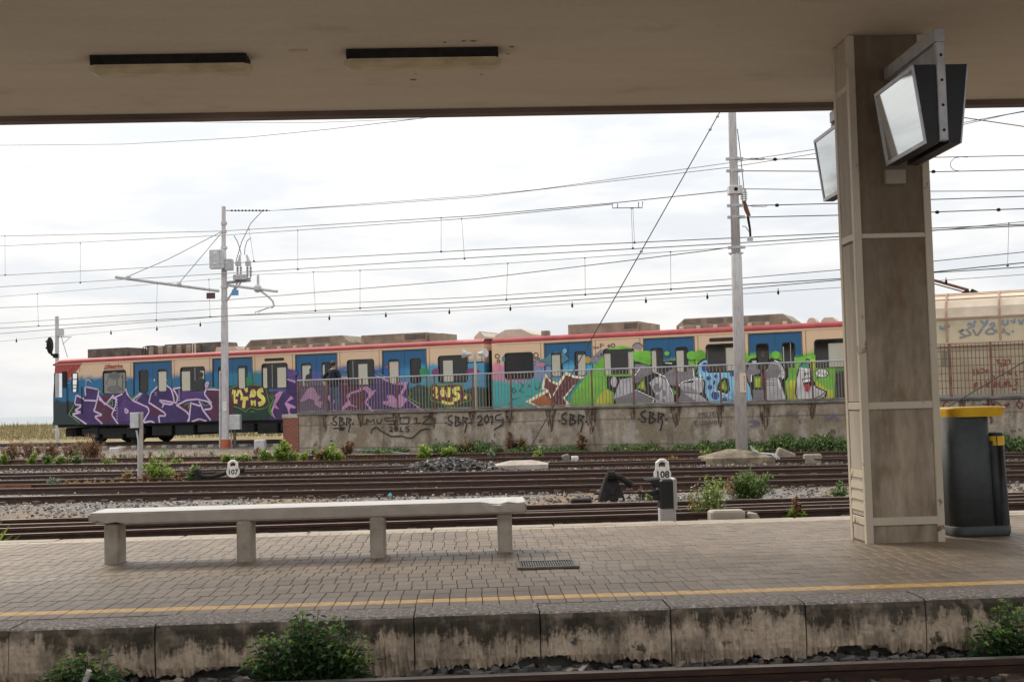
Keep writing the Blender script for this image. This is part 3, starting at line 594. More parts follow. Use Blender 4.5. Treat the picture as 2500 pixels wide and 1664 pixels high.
# ------------------------------------------------------------------ railway tracks
RH = .15
RAILS = {
 'R1': [(-60, 1306), (0, 1304), (500, 1286), (1000, 1270), (1500, 1256), (2062, 1238.5), (2600, 1221)],
 'R2': [(-60, 1291), (0, 1289), (500, 1272), (1000, 1257), (1500, 1246), (2062, 1230), (2600, 1213)],
 'R3': [(-60, 1281), (0, 1279.5), (500, 1266), (1000, 1253), (1500, 1241), (2062, 1221.5), (2600, 1204)],
 'R4': [(-60, 1270), (0, 1268), (500, 1253), (1000, 1240), (1500, 1226), (2062, 1212), (2600, 1198)],
 'R5': [(-60, 1214), (0, 1212.6), (500, 1201), (1000, 1192), (1500, 1180.6), (2062, 1167.6), (2600, 1155)],
 'R6': [(-60, 1193), (0, 1191.5), (500, 1184), (1000, 1175.5), (1500, 1166), (2062, 1155.5), (2600, 1145)],
 'R7': [(-60, 1184), (0, 1183), (500, 1173), (1000, 1164), (1500, 1153.5), (2062, 1141), (2600, 1129)],
 'R8': [(-60, 1173), (0, 1172), (318, 1168), (580, 1161.7), (1000, 1154.5), (1500, 1142.8), (2062, 1133), (2600, 1122)],
 'R9': [(-60, 1155), (0, 1154), (318, 1149), (500, 1145.8), (850, 1138), (1028, 1135), (1233, 1130), (1500, 1123.5), (2062, 1111.7), (2600, 1101)],
 'R10': [(-60, 1163), (0, 1161.7), (297, 1155.5), (600, 1148.5), (1000, 1141), (1340, 1133.5), (1500, 1128.8), (1721, 1123), (2062, 1117.5), (2600, 1108)],
 'R11': [(-60, 1135), (0, 1134), (500, 1130), (1000, 1119.5), (1500, 1111), (1770, 1106.5), (2062, 1101), (2600, 1092)],
 'R12': [(-60, 1123), (244, 1118.5), (500, 1113.3), (1000, 1108.5), (1500, 1099.6), (2062, 1094.3), (2600, 1086)]}
def resample(pts, n=26):
    ds = [0]
    for a, b in zip(pts, pts[1:]): ds.append(ds[-1] + (b - a).length)
    out = []
    for i in range(n + 1):
        t = ds[-1] * i / n; k = max(j for j in range(len(ds)) if ds[j] <= t + 1e-9); k = min(k, len(pts) - 2)
        out.append(pts[k].lerp(pts[k + 1], (t - ds[k]) / (ds[k + 1] - ds[k])))
    for _ in range(6):                                # rails do not kink
        out = [out[0]] + [out[i] * .5 + (out[i - 1] + out[i + 1]) * .25 for i in range(1, len(out) - 1)] + [out[-1]]
    return out
PROF = [(-.035, 0), (.035, 0), (.035, -.035), (.010, -.048), (.010, -.12), (.068, -.138), (.068, -RH), (-.068, -RH), (-.068, -.138), (-.010, -.12), (-.010, -.048), (-.035, -.035)]
def rail_mesh(pts, top):
    m = MB(); n = len(PROF)
    for i, p in enumerate(pts):
        d = (pts[min(i + 1, len(pts) - 1)] - pts[max(i - 1, 0)]).normalized(); s_ = Vector((d.y, -d.x, 0)).normalized()
        m.v += [tuple(p + s_ * a + Vector((0, 0, b))) for a, b in PROF]
    for i in range(len(pts) - 1):
        for k in range(n): j = (k + 1) % n; m.face((i * n + k, i * n + j, (i + 1) * n + j, (i + 1) * n + k), 1 if k == 0 else 0)
    m.face(range(n)); m.face(range(len(pts) * n - 1, (len(pts) - 1) * n - 1, -1))
    return m, [RAILM, top]
RP = {}
for k_, q in RAILS.items():
    q = [ground(x, y, .12) for x, y in q]; d0 = (q[0] - q[1]).normalized(); d1 = (q[-1] - q[-2]).normalized(); d0.z = d1.z = 0
    RP[k_] = resample([q[0] + d0 * 7] + q + [q[-1] + d1 * 9], 40)       # the rails run on beyond the picture
SLEEP_M = mat('weathered_sleeper', (.06, .048, .038), (.13, .105, .085), .85, 5)
def track(rails, label, tops, sleepers=None, guards=()):
    root = tag(empty('railway_track', RP[rails[0]][0]), label, 'railway track', kind='structure'); o = Vector(root.location)
    for r_, tp in zip(rails, tops):
        m, mm = rail_mesh([p - o for p in RP[r_]], tp); m.build('guard_rail' if r_ in guards else 'rail', mm, root)
    if sleepers:
        A, B = RP[sleepers[0]], RP[sleepers[1]]; me = MB().cbox(-1.25, 1.25, -.12, .12, -.2, 0, .015).mesh('sleeper', SLEEP_M); ln = sum((b - a).length for a, b in zip(A, A[1:]))
        n = int(ln / .68)
        for i in range(n):
            t = i / n * (len(A) - 1); k = int(t); a = A[k].lerp(A[min(k + 1, len(A) - 1)], t - k); b = B[k].lerp(B[min(k + 1, len(B) - 1)], t - k)
            c = (a + b) / 2; d = (b - a); s_ = link('sleeper', me, root, (c.x - o.x, c.y - o.y, c.z - RH - .012 - o.z), math.atan2(d.y, d.x))
        ch = MB().cbox(-.07, .07, -.09, .09, 0, .07, .012).mesh('rail_chair', RAILM)
        for i in range(n):
            t = i / n * (len(A) - 1); k = int(t); a = A[k].lerp(A[min(k + 1, len(A) - 1)], t - k) - o
            d = A[min(k + 1, len(A) - 1)] - A[k]; link('rail_chair', ch, root, (a.x + .0, a.y - .10, a.z - RH - .01), math.atan2(d.y, d.x))
    return root
track(['R1', 'R4', 'R2', 'R3'], 'four-railed track with guard rails directly behind the platform', [RAILRUSTTOP, RAILRUSTTOP, RAILRUSTTOP, RAILRUSTTOP], ('R1', 'R4'), ('R2', 'R3'))
track(['R5', 'R6'], 'track with one shiny polished rail beside the point levers', [RAILTOP, RAILRUSTTOP], ('R5', 'R6'))
track(['R7', 'R8'], 'rusty track in front of the concrete pole base', [RAILRUSTTOP, RAILRUSTTOP], ('R7', 'R8'))
track(['R10', 'R9'], 'half buried track passing behind the ballast heap', [RAILTOP, RAILRUSTTOP])
track(['R11', 'R12'], 'weedy diverging rails at the foot of the graffitied wall', [RAILRUSTTOP, RAILRUSTTOP])
# near track: only its far rail rises into view
a = atz(800, 1661, -.26); b = atz(2500, 1602, -.26); d = (b - a).normalized()
RP['N1'] = [a - d * 14 + d * i for i in range(30)]; RP['N2'] = [p + Vector((d.y, -d.x, 0)) * 1.505 for p in RP['N1']]
track(['N1', 'N2'], 'shiny-railed track at the foot of the platform edge', [RAILTOP, RAILTOP], ('N1', 'N2'))
m = MB(); q = [ground(x, y, .12) for x, y in ((-60, 1185.5), (74, 1183.5))]; d = (q[1] - q[0]).normalized(); m.prism([(0, -.05, .02), (0, .05, .02), (0, .05, -.16), (0, -.05, -.16)], q[0], q[1]); tag(m.build('rusted_splice_bar', RUST), 'thick rusted steel splice bar ending beside the shiny rail and silvery weed', 'splice bar')
# ------------------------------------------------------------------ ballast stones, joined
def railz(x, y):                                      # keep stones off the rail heads
    return False
def scatter():
    rnd = random.Random(21); m = MB()
    def put(px, py, n, sx, sy, smin, smax, white=.1, dz=0):
        for _ in range(n):
            p = ground(px + rnd.uniform(-sx, sx), py + rnd.uniform(-sy, sy)); s_ = rnd.uniform(smin, smax)
            t = rnd.random() * .72 if rnd.random() > white else rnd.uniform(.85, 1)
            stone(m, (p.x, p.y, p.z - .02 + rnd.uniform(0, .02) + dz), s_, rnd, max(.001, t))
    # foot of the near platform
    for _ in range(2600):
        x = rnd.uniform(-4.5, 4.8); y = rnd.uniform(-.75, .10); p = pw(x, y); s_ = rnd.uniform(.024, .06)
        stone(m, (p.x, p.y, -.40 + rnd.uniform(-.02, .035) + .03 * (y + .75)), s_, rnd, .001 + rnd.random() * (.6 if rnd.random() < .82 else .95))
    # strips between the tracks (positions by ground distance)
    def strip(r0, r1, n, white, smin=.02, smax=.05, x0=0, x1=1, lift=0):
        A, B = RP[r0], RP[r1]
        for _ in range(n):
            t = rnd.uniform(x0, x1) * (len(A) - 1.01); k = int(t); u = rnd.random()
            a = A[k].lerp(A[k + 1], t - k); b = B[k].lerp(B[k + 1], t - k); p = a.lerp(b, u)
            if u < .03 or u > .97: continue
            tt = rnd.random() * .72 if rnd.random() > white else rnd.uniform(.84, 1)
            stone(m, (p.x, p.y, gz(p.y) - .01 + lift * math.sin(u * 3.14) + rnd.uniform(0, .02)), rnd.uniform(smin, smax), rnd, max(.001, tt))
    strip('R4', 'R5', 6500, .30, .014, .04)
    strip('R5', 'R6', 1200, .15, .015, .035); strip('R6', 'R7', 1500, .2, .015, .035); strip('R8', 'R10', 5200, .14, .018, .045, lift=.05); strip('R9', 'R11', 5200, .14, .018, .045, lift=.03); strip('R1', 'R4', 600, .1)
    for _ in range(1100):                             # heap of fresh ballast by the guy anchor
        a = rnd.gauss(0, 1); b = rnd.gauss(0, 1); p = ground(1100 + a * 85, 1146); hh = max(0, .34 * math.exp(-a * a * .5 - b * b * .4) - .05)
        stone(m, (p.x, p.y + b * .7, gz(p.y) + hh), rnd.uniform(.03, .065), rnd, max(.001, rnd.random() * .72 if rnd.random() > .12 else .9))
    tag(m.build('ballast_stones', STONES), kind='stuff')
scatter()
# ------------------------------------------------------------------ far platform: wall, railing
TA = R(-23); tu = Vector((math.cos(TA), math.sin(TA), 0)); tn = Vector((-math.sin(TA), math.cos(TA), 0))
TP = Vector((-5.68, 45.2, 0))                         # a point of the train's near side
WP = TP - tn * 4.2                                    # a point of the wall face
def wl(px, py, off=0):                                # pixel -> wall frame (s along, height)
    p = onplane(px, py, WP - tn * off, tn) - WP; return p.dot(tu), p.z
def ww(s_, z, y=0): return WP + tu * s_ + tn * y + Vector((0, 0, z))
SW0 = wl(730, 1050)[0]; SW1 = wl(2760, 1000)[0]; ZP = 1.12; ZB = wl(750, 1094)[1] - .25
wroot = empty('retaining_wall', ww(SW0, 0), TA, 'stained concrete retaining wall sprayed with black tags below the railing', 'wall')
m = MB(); L_ = SW1 - SW0; k = 60
rn = random.Random(8)
for i in range(k + 1):
    x = L_ * i / k; m.v += [(x, .0 + rn.uniform(-.008, .008), ZB), (x, rn.uniform(-.008, .008), ZB + .5), (x, rn.uniform(-.008, .008), ZP - .02)]
for i in range(k):
    for j in range(2): m.face((i * 3 + j, (i + 1) * 3 + j, (i + 1) * 3 + j + 1, i * 3 + j + 1))
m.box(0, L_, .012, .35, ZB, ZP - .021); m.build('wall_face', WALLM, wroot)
m = MB(); m.cbox(-.05, L_, -.05, .38, ZP - .02, ZP + .05, .012); m.build('coping', mat('dark_coping', (.10, .09, .08), (.2, .18, .16), .85, 3), wroot)
m = MB(); m.box(SW0 - .2, SW1, .3, 3.55, ZB, ZP); tag(m.build('far_platform', CONC, None, WP, TA), kind='structure')
g = Nd('rust_streak_stain'); al = g.math('MULTIPLY', g.step(g.noise(7, 6, (3, 1, .5)), .36, .62), .8); g.base((.075, .035, .018)); g.rough(.95); g.put(g.b.inputs['Alpha'], al); STREAK = g.m
rsx = random.Random(18)
for px in (795, 881, 967, 1058, 1152, 1245, 1345, 1443, 1545, 1651, 1758, 1868, 1983, 2350, 2420):   # rust run-off below the railing posts
    a_ = wl(px, 1010)[0] - SW0; w_ = rsx.uniform(.10, .22); h_ = rsx.uniform(.35, .85); m = MB(); m.poly([(a_ - w_, -.0135, ZP - .03), (a_ - w_ * .6, -.0135, ZP - h_ * .6), (a_ - w_ * .2, -.0135, ZP - h_), (a_ + w_ * .25, -.0135, ZP - h_ * .9), (a_ + w_ * .7, -.0135, ZP - h_ * .5), (a_ + w_, -.0135, ZP - .03)]); m.build('rust_stain', STREAK, wroot)
# brick pier at the end of the wall
s0 = wl(691, 1050)[0]; s1 = wl(729, 1050)[0]; bw = s1 - s0
pier = empty('brick_pier', ww(s0, 0), TA, 'red brick pier closing the end of the retaining wall', 'pier')
m = MB(); m.box(.012, bw - .004, .002, .5, ZB, ZP - .10); m.build('mortar_core', CONC_D, pier)
BRM = mat('red_brick', (.20, .065, .045), (.30, .11, .075), .9, 7, bump=.3)
bl, bh = bw / 2.5, .072; me = MB().cbox(0, bl - .012, 0, .12, 0, bh - .011, .004).mesh('brick', BRM); mh = MB().cbox(0, bl / 2 - .012, 0, .12, 0, bh - .011, .004).mesh('brick', BRM)
z = ZB; r_ = 0
while z < ZP - .14:
    x = 0.0
    seq = [bl, bl, bl / 2] if r_ % 2 == 0 else [bl / 2, bl, bl]
    for l_ in seq: link('brick', me if l_ == bl else mh, pier, (x + .004, -.008 + rn.uniform(-.004, .004), z)); x += l_
    z += bh; r_ += 1
m = MB(); m.cbox(-.03, bw + .0, -.02, .5, ZP - .10, ZP + .02, .01); m.build('cap', CONC, pier)
# railing
def post_s(px): return wl(px, 950)[0]
zt, zb = wl(1250, 909)[1], wl(1390, 990)[1]
posts = [724, 795, 881, 967, 1058, 1152, 1245, 1345, 1443, 1545, 1651, 1758, 1868, 1983, 2068]
ps = [post_s(p) for p in posts]; rail = empty('platform_railing', ww(ps[0], ZP + .05), TA, 'rusty grey bar railing along the far platform edge', 'railing')
RLM = mat('faded_railing_paint', (.16, .12, .10), (.33, .28, .235), .6, 3, c3=(.25, .20, .165)); PSM = mat('rusty_railing_post', (.12, .05, .035), (.22, .12, .085), .7, 4); TPM = mat('grey_handrail', (.30, .31, .34), (.40, .41, .43), .5, 3)
zz0 = ZP + .05; S0 = ps[0]
m = MB(); m.tube([(-.03, .1, zt - zz0), (ps[-1] - S0 + .03, .1, zt - zz0)], .026, 6); m.build('handrail', TPM, rail)
m = MB(); m.box(-.02, ps[-1] - S0 + .02, .09, .11, zb - zz0, zb - zz0 + .035); m.build('bottom_rail', RLM, rail)
pm = MB().cbox(-.025, .025, .075, .125, -.18, zt - zz0 - .015, .004).mesh('post', PSM)
for s_ in ps: link('post', pm, rail, (s_ - S0, -.02, 0))
bm_ = MB().box(-.009, .009, .088, .106, zb - zz0 + .034, zt - zz0 - .012).mesh('baluster', RLM)
for i in range(len(ps) - 1):
    n = 18 if i == 0 else 12
    for j in range(1, n): link('baluster', bm_, rail, (ps[i] - S0 + (ps[i + 1] - ps[i]) * j / n, rn.uniform(-.004, .004), 0))
# ------------------------------------------------------------------ flat spray paint: strokes and filled shapes
CR = {1: (100, 760, .25467), 2: (600, 760, .27589), 3: (1150, 740, .2424), 4: (1600, 740, .2424), 5: (2260, 660, .2168)}
class Spray:
    """Collects painted shapes in a wall's own (s, z) plane; each layer lies a hair prouder than the last."""
    def __init__(s, conv, y0=-.006, step=-.0007): s.conv = conv; s.m = MB(); s.mats = []; s.y = y0; s.st = step
    def mi(s, mm):
        if mm not in s.mats: s.mats.append(mm)
        return s.mats.index(mm)
    def P(s, c, p):
        x0, y0, k = CR[c]; return s.conv(x0 + p[0] * k, y0 + p[1] * k)
    def fill(s, c, mm, pts, wob=0):
        s.y += s.st; q = [s.P(c, p) for p in pts]
        s.m.poly([(a, s.y, b) for a, b in q], s.mi(mm))
    def ell(s, c, mm, x, y, rx, ry, n=18):
        s.fill(c, mm, [(x + rx * math.cos(2 * math.pi * i / n), y + ry * math.sin(2 * math.pi * i / n)) for i in range(n)])
    def line(s, c, mm, pts, w, closed=False, taper=False):
        q = [Vector(s.P(c, p)) for p in pts]; w = w * CR[c][2] / 63.0 / 2
        if closed: q.append(q[0])
        # round the corners a little
        if len(q) > 2:
            r_ = [q[0]]
            for i in range(1, len(q) - 1):
                a, b, d = q[i - 1], q[i], q[i + 1]; r_ += [b.lerp(a, min(.3, w * 1.2 / max(1e-6, (b - a).length))), b.lerp(d, min(.3, w * 1.2 / max(1e-6, (d - b).length)))]
            r_.append(q[-1]); q = r_
        s.y += s.st; k = len(s.m.v); mi = s.mi(mm)
        for i, p in enumerate(q):
            d = q[min(i + 1, len(q) - 1)] - q[max(i - 1, 0)]; d = d.normalized() if d.length > 1e-9 else Vector((1, 0))
            ww_ = w * (.35 if taper and i in (0, len(q) - 1) else 1); nn = Vector((-d.y, d.x)) * ww_
            s.m.v += [(p.x + nn.x, s.y, p.y + nn.y), (p.x - nn.x, s.y, p.y - nn.y)]
        for i in range(len(q) - 1): s.m.face((k + 2 * i, k + 2 * i + 1, k + 2 * i + 3, k + 2 * i + 2), mi)
    def build(s, name, parent, label=None, holes=()):
        o = s.m.build(name, s.mats, parent)
        if holes:                                     # paint was scraped off the panes: cut the windows out
            bm = bmesh.new(); bm.from_mesh(o.data); bmesh.ops.triangulate(bm, faces=bm.faces[:])
            for x0, x1, z0, z1 in holes:
                for co, no, lim in (((x0, 0, 0), (1, 0, 0), 0), ((x1, 0, 0), (1, 0, 0), 0), ((0, 0, z0), (0, 0, 1), 0), ((0, 0, z1), (0, 0, 1), 0)):
                    fs = [f for f in bm.faces if min(v.co.x for v in f.verts) < x1 and max(v.co.x for v in f.verts) > x0 and min(v.co.z for v in f.verts) < z1 and max(v.co.z for v in f.verts) > z0]
                    if fs:
                        gm = fs + list({e for f in fs for e in f.edges}) + list({v for f in fs for v in f.verts})
                        bmesh.ops.bisect_plane(bm, geom=gm, plane_co=co, plane_no=no, dist=1e-5)
                kill = [f for f in bm.faces if x0 < f.calc_center_median().x < x1 and z0 < f.calc_center_median().z < z1]
                if kill: bmesh.ops.delete(bm, geom=kill, context='FACES')
            bm.to_mesh(o.data); bm.free()
        if label: o['label'] = label
        return o
BK = BLACKPAINT
def wconv(px, py): a, b = wl(px, py, .012); return a - SW0, b
def sbr(sp, c, x, y, k, mm=BK, w=9, under=False):
    T = lambda pts: [(x + a * k, y + b * k) for a, b in pts]
    sp.line(c, mm, T([(45, 0), (5, 20), (12, 45), (45, 62), (35, 92), (5, 80)]), w)
    sp.line(c, mm, T([(78, 5), (70, 98)]), w); sp.line(c, mm, T([(66, 15), (110, 22), (85, 48), (125, 72), (72, 100)]), w)
    sp.line(c, mm, T([(142, 10), (138, 92)]), w); sp.line(c, mm, T([(136, 22), (190, 28), (150, 55), (175, 78), (155, 155)]), w)
    sp.line(c, mm, T([(-15, 70), (-3, 66)]), w); sp.line(c, mm, T([(190, 72), (210, 70)]), w)
    if under: sp.line(c, mm, T([(10, 118), (130, 108), (60, 132), (115, 130)]), w)
sp_ = Spray(wconv, -.02)
sbr(sp_, 2, 765, 925, .92, under=True)
for q in ([(1070, 995), (1072, 945), (1100, 980), (1135, 950), (1140, 990)], [(1160, 950), (1165, 985), (1190, 990), (1210, 945)], [(1300, 940), (1230, 940), (1235, 965), (1325, 965), (1320, 995), (1260, 995)], [(1370, 937), (1450, 935), (1440, 990), (1365, 990), (1370, 934)], [(1490, 950), (1515, 935), (1510, 985)], [(1480, 990), (1550, 985)], [(1570, 935), (1640, 920), (1560, 995), (1640, 995)], [(1646, 998), (1652, 1000)],
          [(1270, 1025), (1295, 1020), (1300, 1035), (1270, 1058), (1305, 1058)], [(1320, 1025), (1345, 1025), (1345, 1055), (1320, 1055), (1320, 1022)], [(1372, 1020), (1374, 1058)], [(1360, 1059), (1395, 1058)], [(1450, 1015), (1415, 1018), (1415, 1035), (1450, 1038), (1445, 1060), (1415, 1060)], [(1463, 1060), (1468, 1062)],
          [(1040, 1000), (1060, 985)]): sp_.line(2, BK, q, 7.5)
sp_.line(2, BK, [(1110, 1080), (1120, 1040), (1160, 1020), (1190, 1050), (1290, 1105), (1380, 1100), (1440, 1120), (1480, 1115), (1550, 1050), (1600, 1035), (1630, 1045)], 9)
sbr(sp_, 2, 1785, 915, 1.0)
for q in ([(2050, 940), (2075, 915), (2095, 945), (2050, 1010), (2105, 993)], [(2140, 915), (2112, 945), (2130, 995), (2155, 955), (2138, 913)], [(2165, 935), (2188, 920), (2180, 1000)], [(2265, 905), (2215, 922), (2213, 960), (2285, 958), (2275, 1000), (2200, 1045)], [(2300, 930), (2320, 925)]): sp_.line(2, BK, q, 9.5)
sbr(sp_, 3, 908, 1100, 1.28, w=12); sbr(sp_, 3, 1705, 1078, 1.32, w=12)
for q in ([(520, 1190), (545, 1225)], [(600, 1220), (612, 1262)], [(625, 1250), (632, 1310)], [(680, 1215), (735, 1240)]): sp_.line(3, BK, q, 8, taper=True)
FT = mat('faded_grey_spray', (.12, .11, .105), None, .9); FB = mat('faded_blue_spray', (.13, .13, .22), None, .9); FRD = mat('faded_red_spray', (.34, .09, .075), None, .8)
for q in ([(440, 1140), (445, 1095), (465, 1125), (485, 1090), (490, 1135)], [(500, 1100), (525, 1100), (522, 1135), (500, 1135), (500, 1098)], [(555, 1090), (560, 1130), (538, 1135)], [(610, 1090), (580, 1092), (585, 1135), (612, 1133)], [(580, 1112), (605, 1110)],
          [(390, 1185), (415, 1245), (440, 1225), (400, 1205), (425, 1180), (390, 1185)], [(450, 1180), (455, 1225), (480, 1222), (485, 1180)], [(500, 1222), (505, 1178), (535, 1200), (505, 1222)], [(545, 1220), (548, 1178), (575, 1215), (580, 1175)], [(600, 1180), (625, 1185), (622, 1215), (598, 1212), (600, 1178)]): sp_.line(4, FT, q, 7)
for q in ([(1330, 1145), (1335, 1095), (1370, 1090)], [(1332, 1120), (1360, 1118)], [(1390, 1095), (1385, 1145)], [(1450, 1095), (1415, 1100), (1410, 1140), (1445, 1145), (1445, 1120)]): sp_.line(4, FT, q, 7)
for q in ([(940, 1190), (1000, 1180), (1060, 1200), (1000, 1215)], [(1700, 1120), (1740, 1170), (1800, 1110), (1840, 1180)], [(950, 1240), (1010, 1230)]): sp_.line(4, FB, q, 12)
for q in ([(190, 1560), (210, 1490), (250, 1470)], [(630, 1500), (700, 1510)], [(720, 1470), (760, 1500), (800, 1480), (860, 1530), (950, 1490), (900, 1540)], [(1060, 1450), (1020, 1510), (1070, 1560), (1100, 1500), (1050, 1470)]): sp_.line(5, mat('maroon_spray', (.13, .035, .05), None, .8), q, 11)
sp_.build('graffiti_tags', wroot, 'black spray tags reading SBR, MUSO1Z and 2015')
# ------------------------------------------------------------------ the graffitied train
def tl(px, py): p = onplane(px, py, TP, tn) - TP; return p.dot(tu), p.z
def cx(c, x, y): x0, y0, k = CR[c]; return tl(x0 + x * k, y0 + y * k)
Z0, ZR0, ZR1 = .92, 3.43, 3.62
DEP = 2.72
def ramp_lin(vals):
    return vals
def body_paint(name, length, top, mids, lows, zb1, zb2, red=False):
    g = Nd(name); xn = g.math('DIVIDE', g.x, length); n1 = g.noise(1.1, 5, (1, .01, 1.2)); n2 = g.noise(9, 4, (1, .01, 1))
    wob = g.math('ADD', g.math('MULTIPLY', g.math('SUBTRACT', n1, .5), .75), g.math('MULTIPLY', g.math('SUBTRACT', n2, .5), .10))
    zz = g.math('ADD', g.z, wob)
    cm = g.ramp(xn, mids); cl = g.ramp(xn, lows)
    c = g.mix(g.step(zz, zb1 - .13, zb1 + .17), cm, top); c = g.mix(g.step(zz, zb2 - .06, zb2 + .06), cl, c)
    if red:
        q = g.math('SUBTRACT', g.z, g.math('ADD', 2.52, g.math('MULTIPLY', .36, g.math('MULTIPLY', g.x, g.x))))
        c = g.mix(g.step(g.math('ADD', q, g.math('MULTIPLY', g.math('SUBTRACT', n2, .5), .05)), .0, .035), c, (.34, .045, .045))
    dirt = g.noise(2.2, 7, (1.5, .01, .35)); c = g.mix(g.step(dirt, .55, .8), c, g.mix(.22, c, (.16, .10, .06)))
    g.base(c); g.rough(.42); g.bump(g.noise(1.6, 2, (1, .01, .5)), .06, .02); return g.m
CRM = (.66, .47, .31); BLU = (.010, .095, .22)
RED = mat('red_roof_paint', (.27, .026, .032), (.36, .05, .052), .6, 1.6, c3=(.31, .036, .042)); ROOFG = mat('roof_grey_beige', (.22, .19, .155), (.32, .275, .22), .7, 3)
EQB = mat('roof_equipment_tan', (.20, .155, .11), (.34, .27, .195), .7, 2.5); EQC = mat('roof_equipment_cream', (.50, .42, .32), (.60, .52, .42), .6, 2); EQD = mat('roof_equipment_dark', (.065, .053, .042), (.15, .125, .10), .7, 3)
UND = mat('underframe_grime', (.006, .0065, .007), (.016, .016, .016), .85, 4)
def panel(m, x0, x1, z0, z1, holes, y, mi=0):         # flat panel with rectangular openings
    xs = sorted(set([x0, x1] + [v for h in holes for v in h[:2]]))
    for a, b in zip(xs, xs[1:]):
        if b <= x0 + 1e-6 or a >= x1 - 1e-6: continue
        hs = sorted((h[2], h[3]) for h in holes if h[0] <= a + 1e-6 and h[1] >= b - 1e-6); z = z0
        for h0, h1 in hs:
            if h0 > z: m.poly([(a, y, z), (b, y, z), (b, y, h0), (a, y, h0)], mi)
            z = h1
        if z < z1: m.poly([(a, y, z), (b, y, z), (b, y, z1), (a, y, z1)], mi)
def ring(m, x0, x1, z0, z1, r, wd, y0, y1):           # rounded window rubber, also covers the square corners
    n = 6
    o = rrect(x0 - wd, x1 + wd, z0 - wd, z1 + wd, r + wd * .6, n); i_ = rrect(x0 + wd * .3, x1 - wd * .3, z0 + wd * .3, z1 - wd * .3, r, n); k = len(m.v); c = len(o)
    m.v += [(x, y0, z) for x, z in o] + [(x, y0, z) for x, z in i_] + [(x, y1, z) for x, z in i_] + [(x, y1, z) for x, z in o]
    for q in range(c):
        j = (q + 1) % c
        m.face((k + q, k + j, k + c + j, k + c + q)); m.face((k + c + q, k + c + j, k + 2 * c + j, k + 2 * c + q)); m.face((k + 3 * c + q, k + 3 * c + j, k + j, k + q))
def wheelset(parent, x, y, r=.43):
    wh = MB(); n = 20
    for yy0, yy1, rr in ((0, .10, r), (.10, .13, r + .028)):
        k = len(wh.v)
        for yy in (yy0, yy1):
            for i in range(n): a = 2 * math.pi * i / n; wh.v.append((rr * math.cos(a), yy, rr * math.sin(a)))
        for i in range(n): j = (i + 1) % n; wh.face((k + i, k + j, k + n + j, k + n + i))
        wh.face(range(k, k + n)); wh.face(range(k + 2 * n - 1, k + n - 1, -1))
    return link('wheel', wh.mesh('wheel', UND), parent, (x, y, .13 + r))
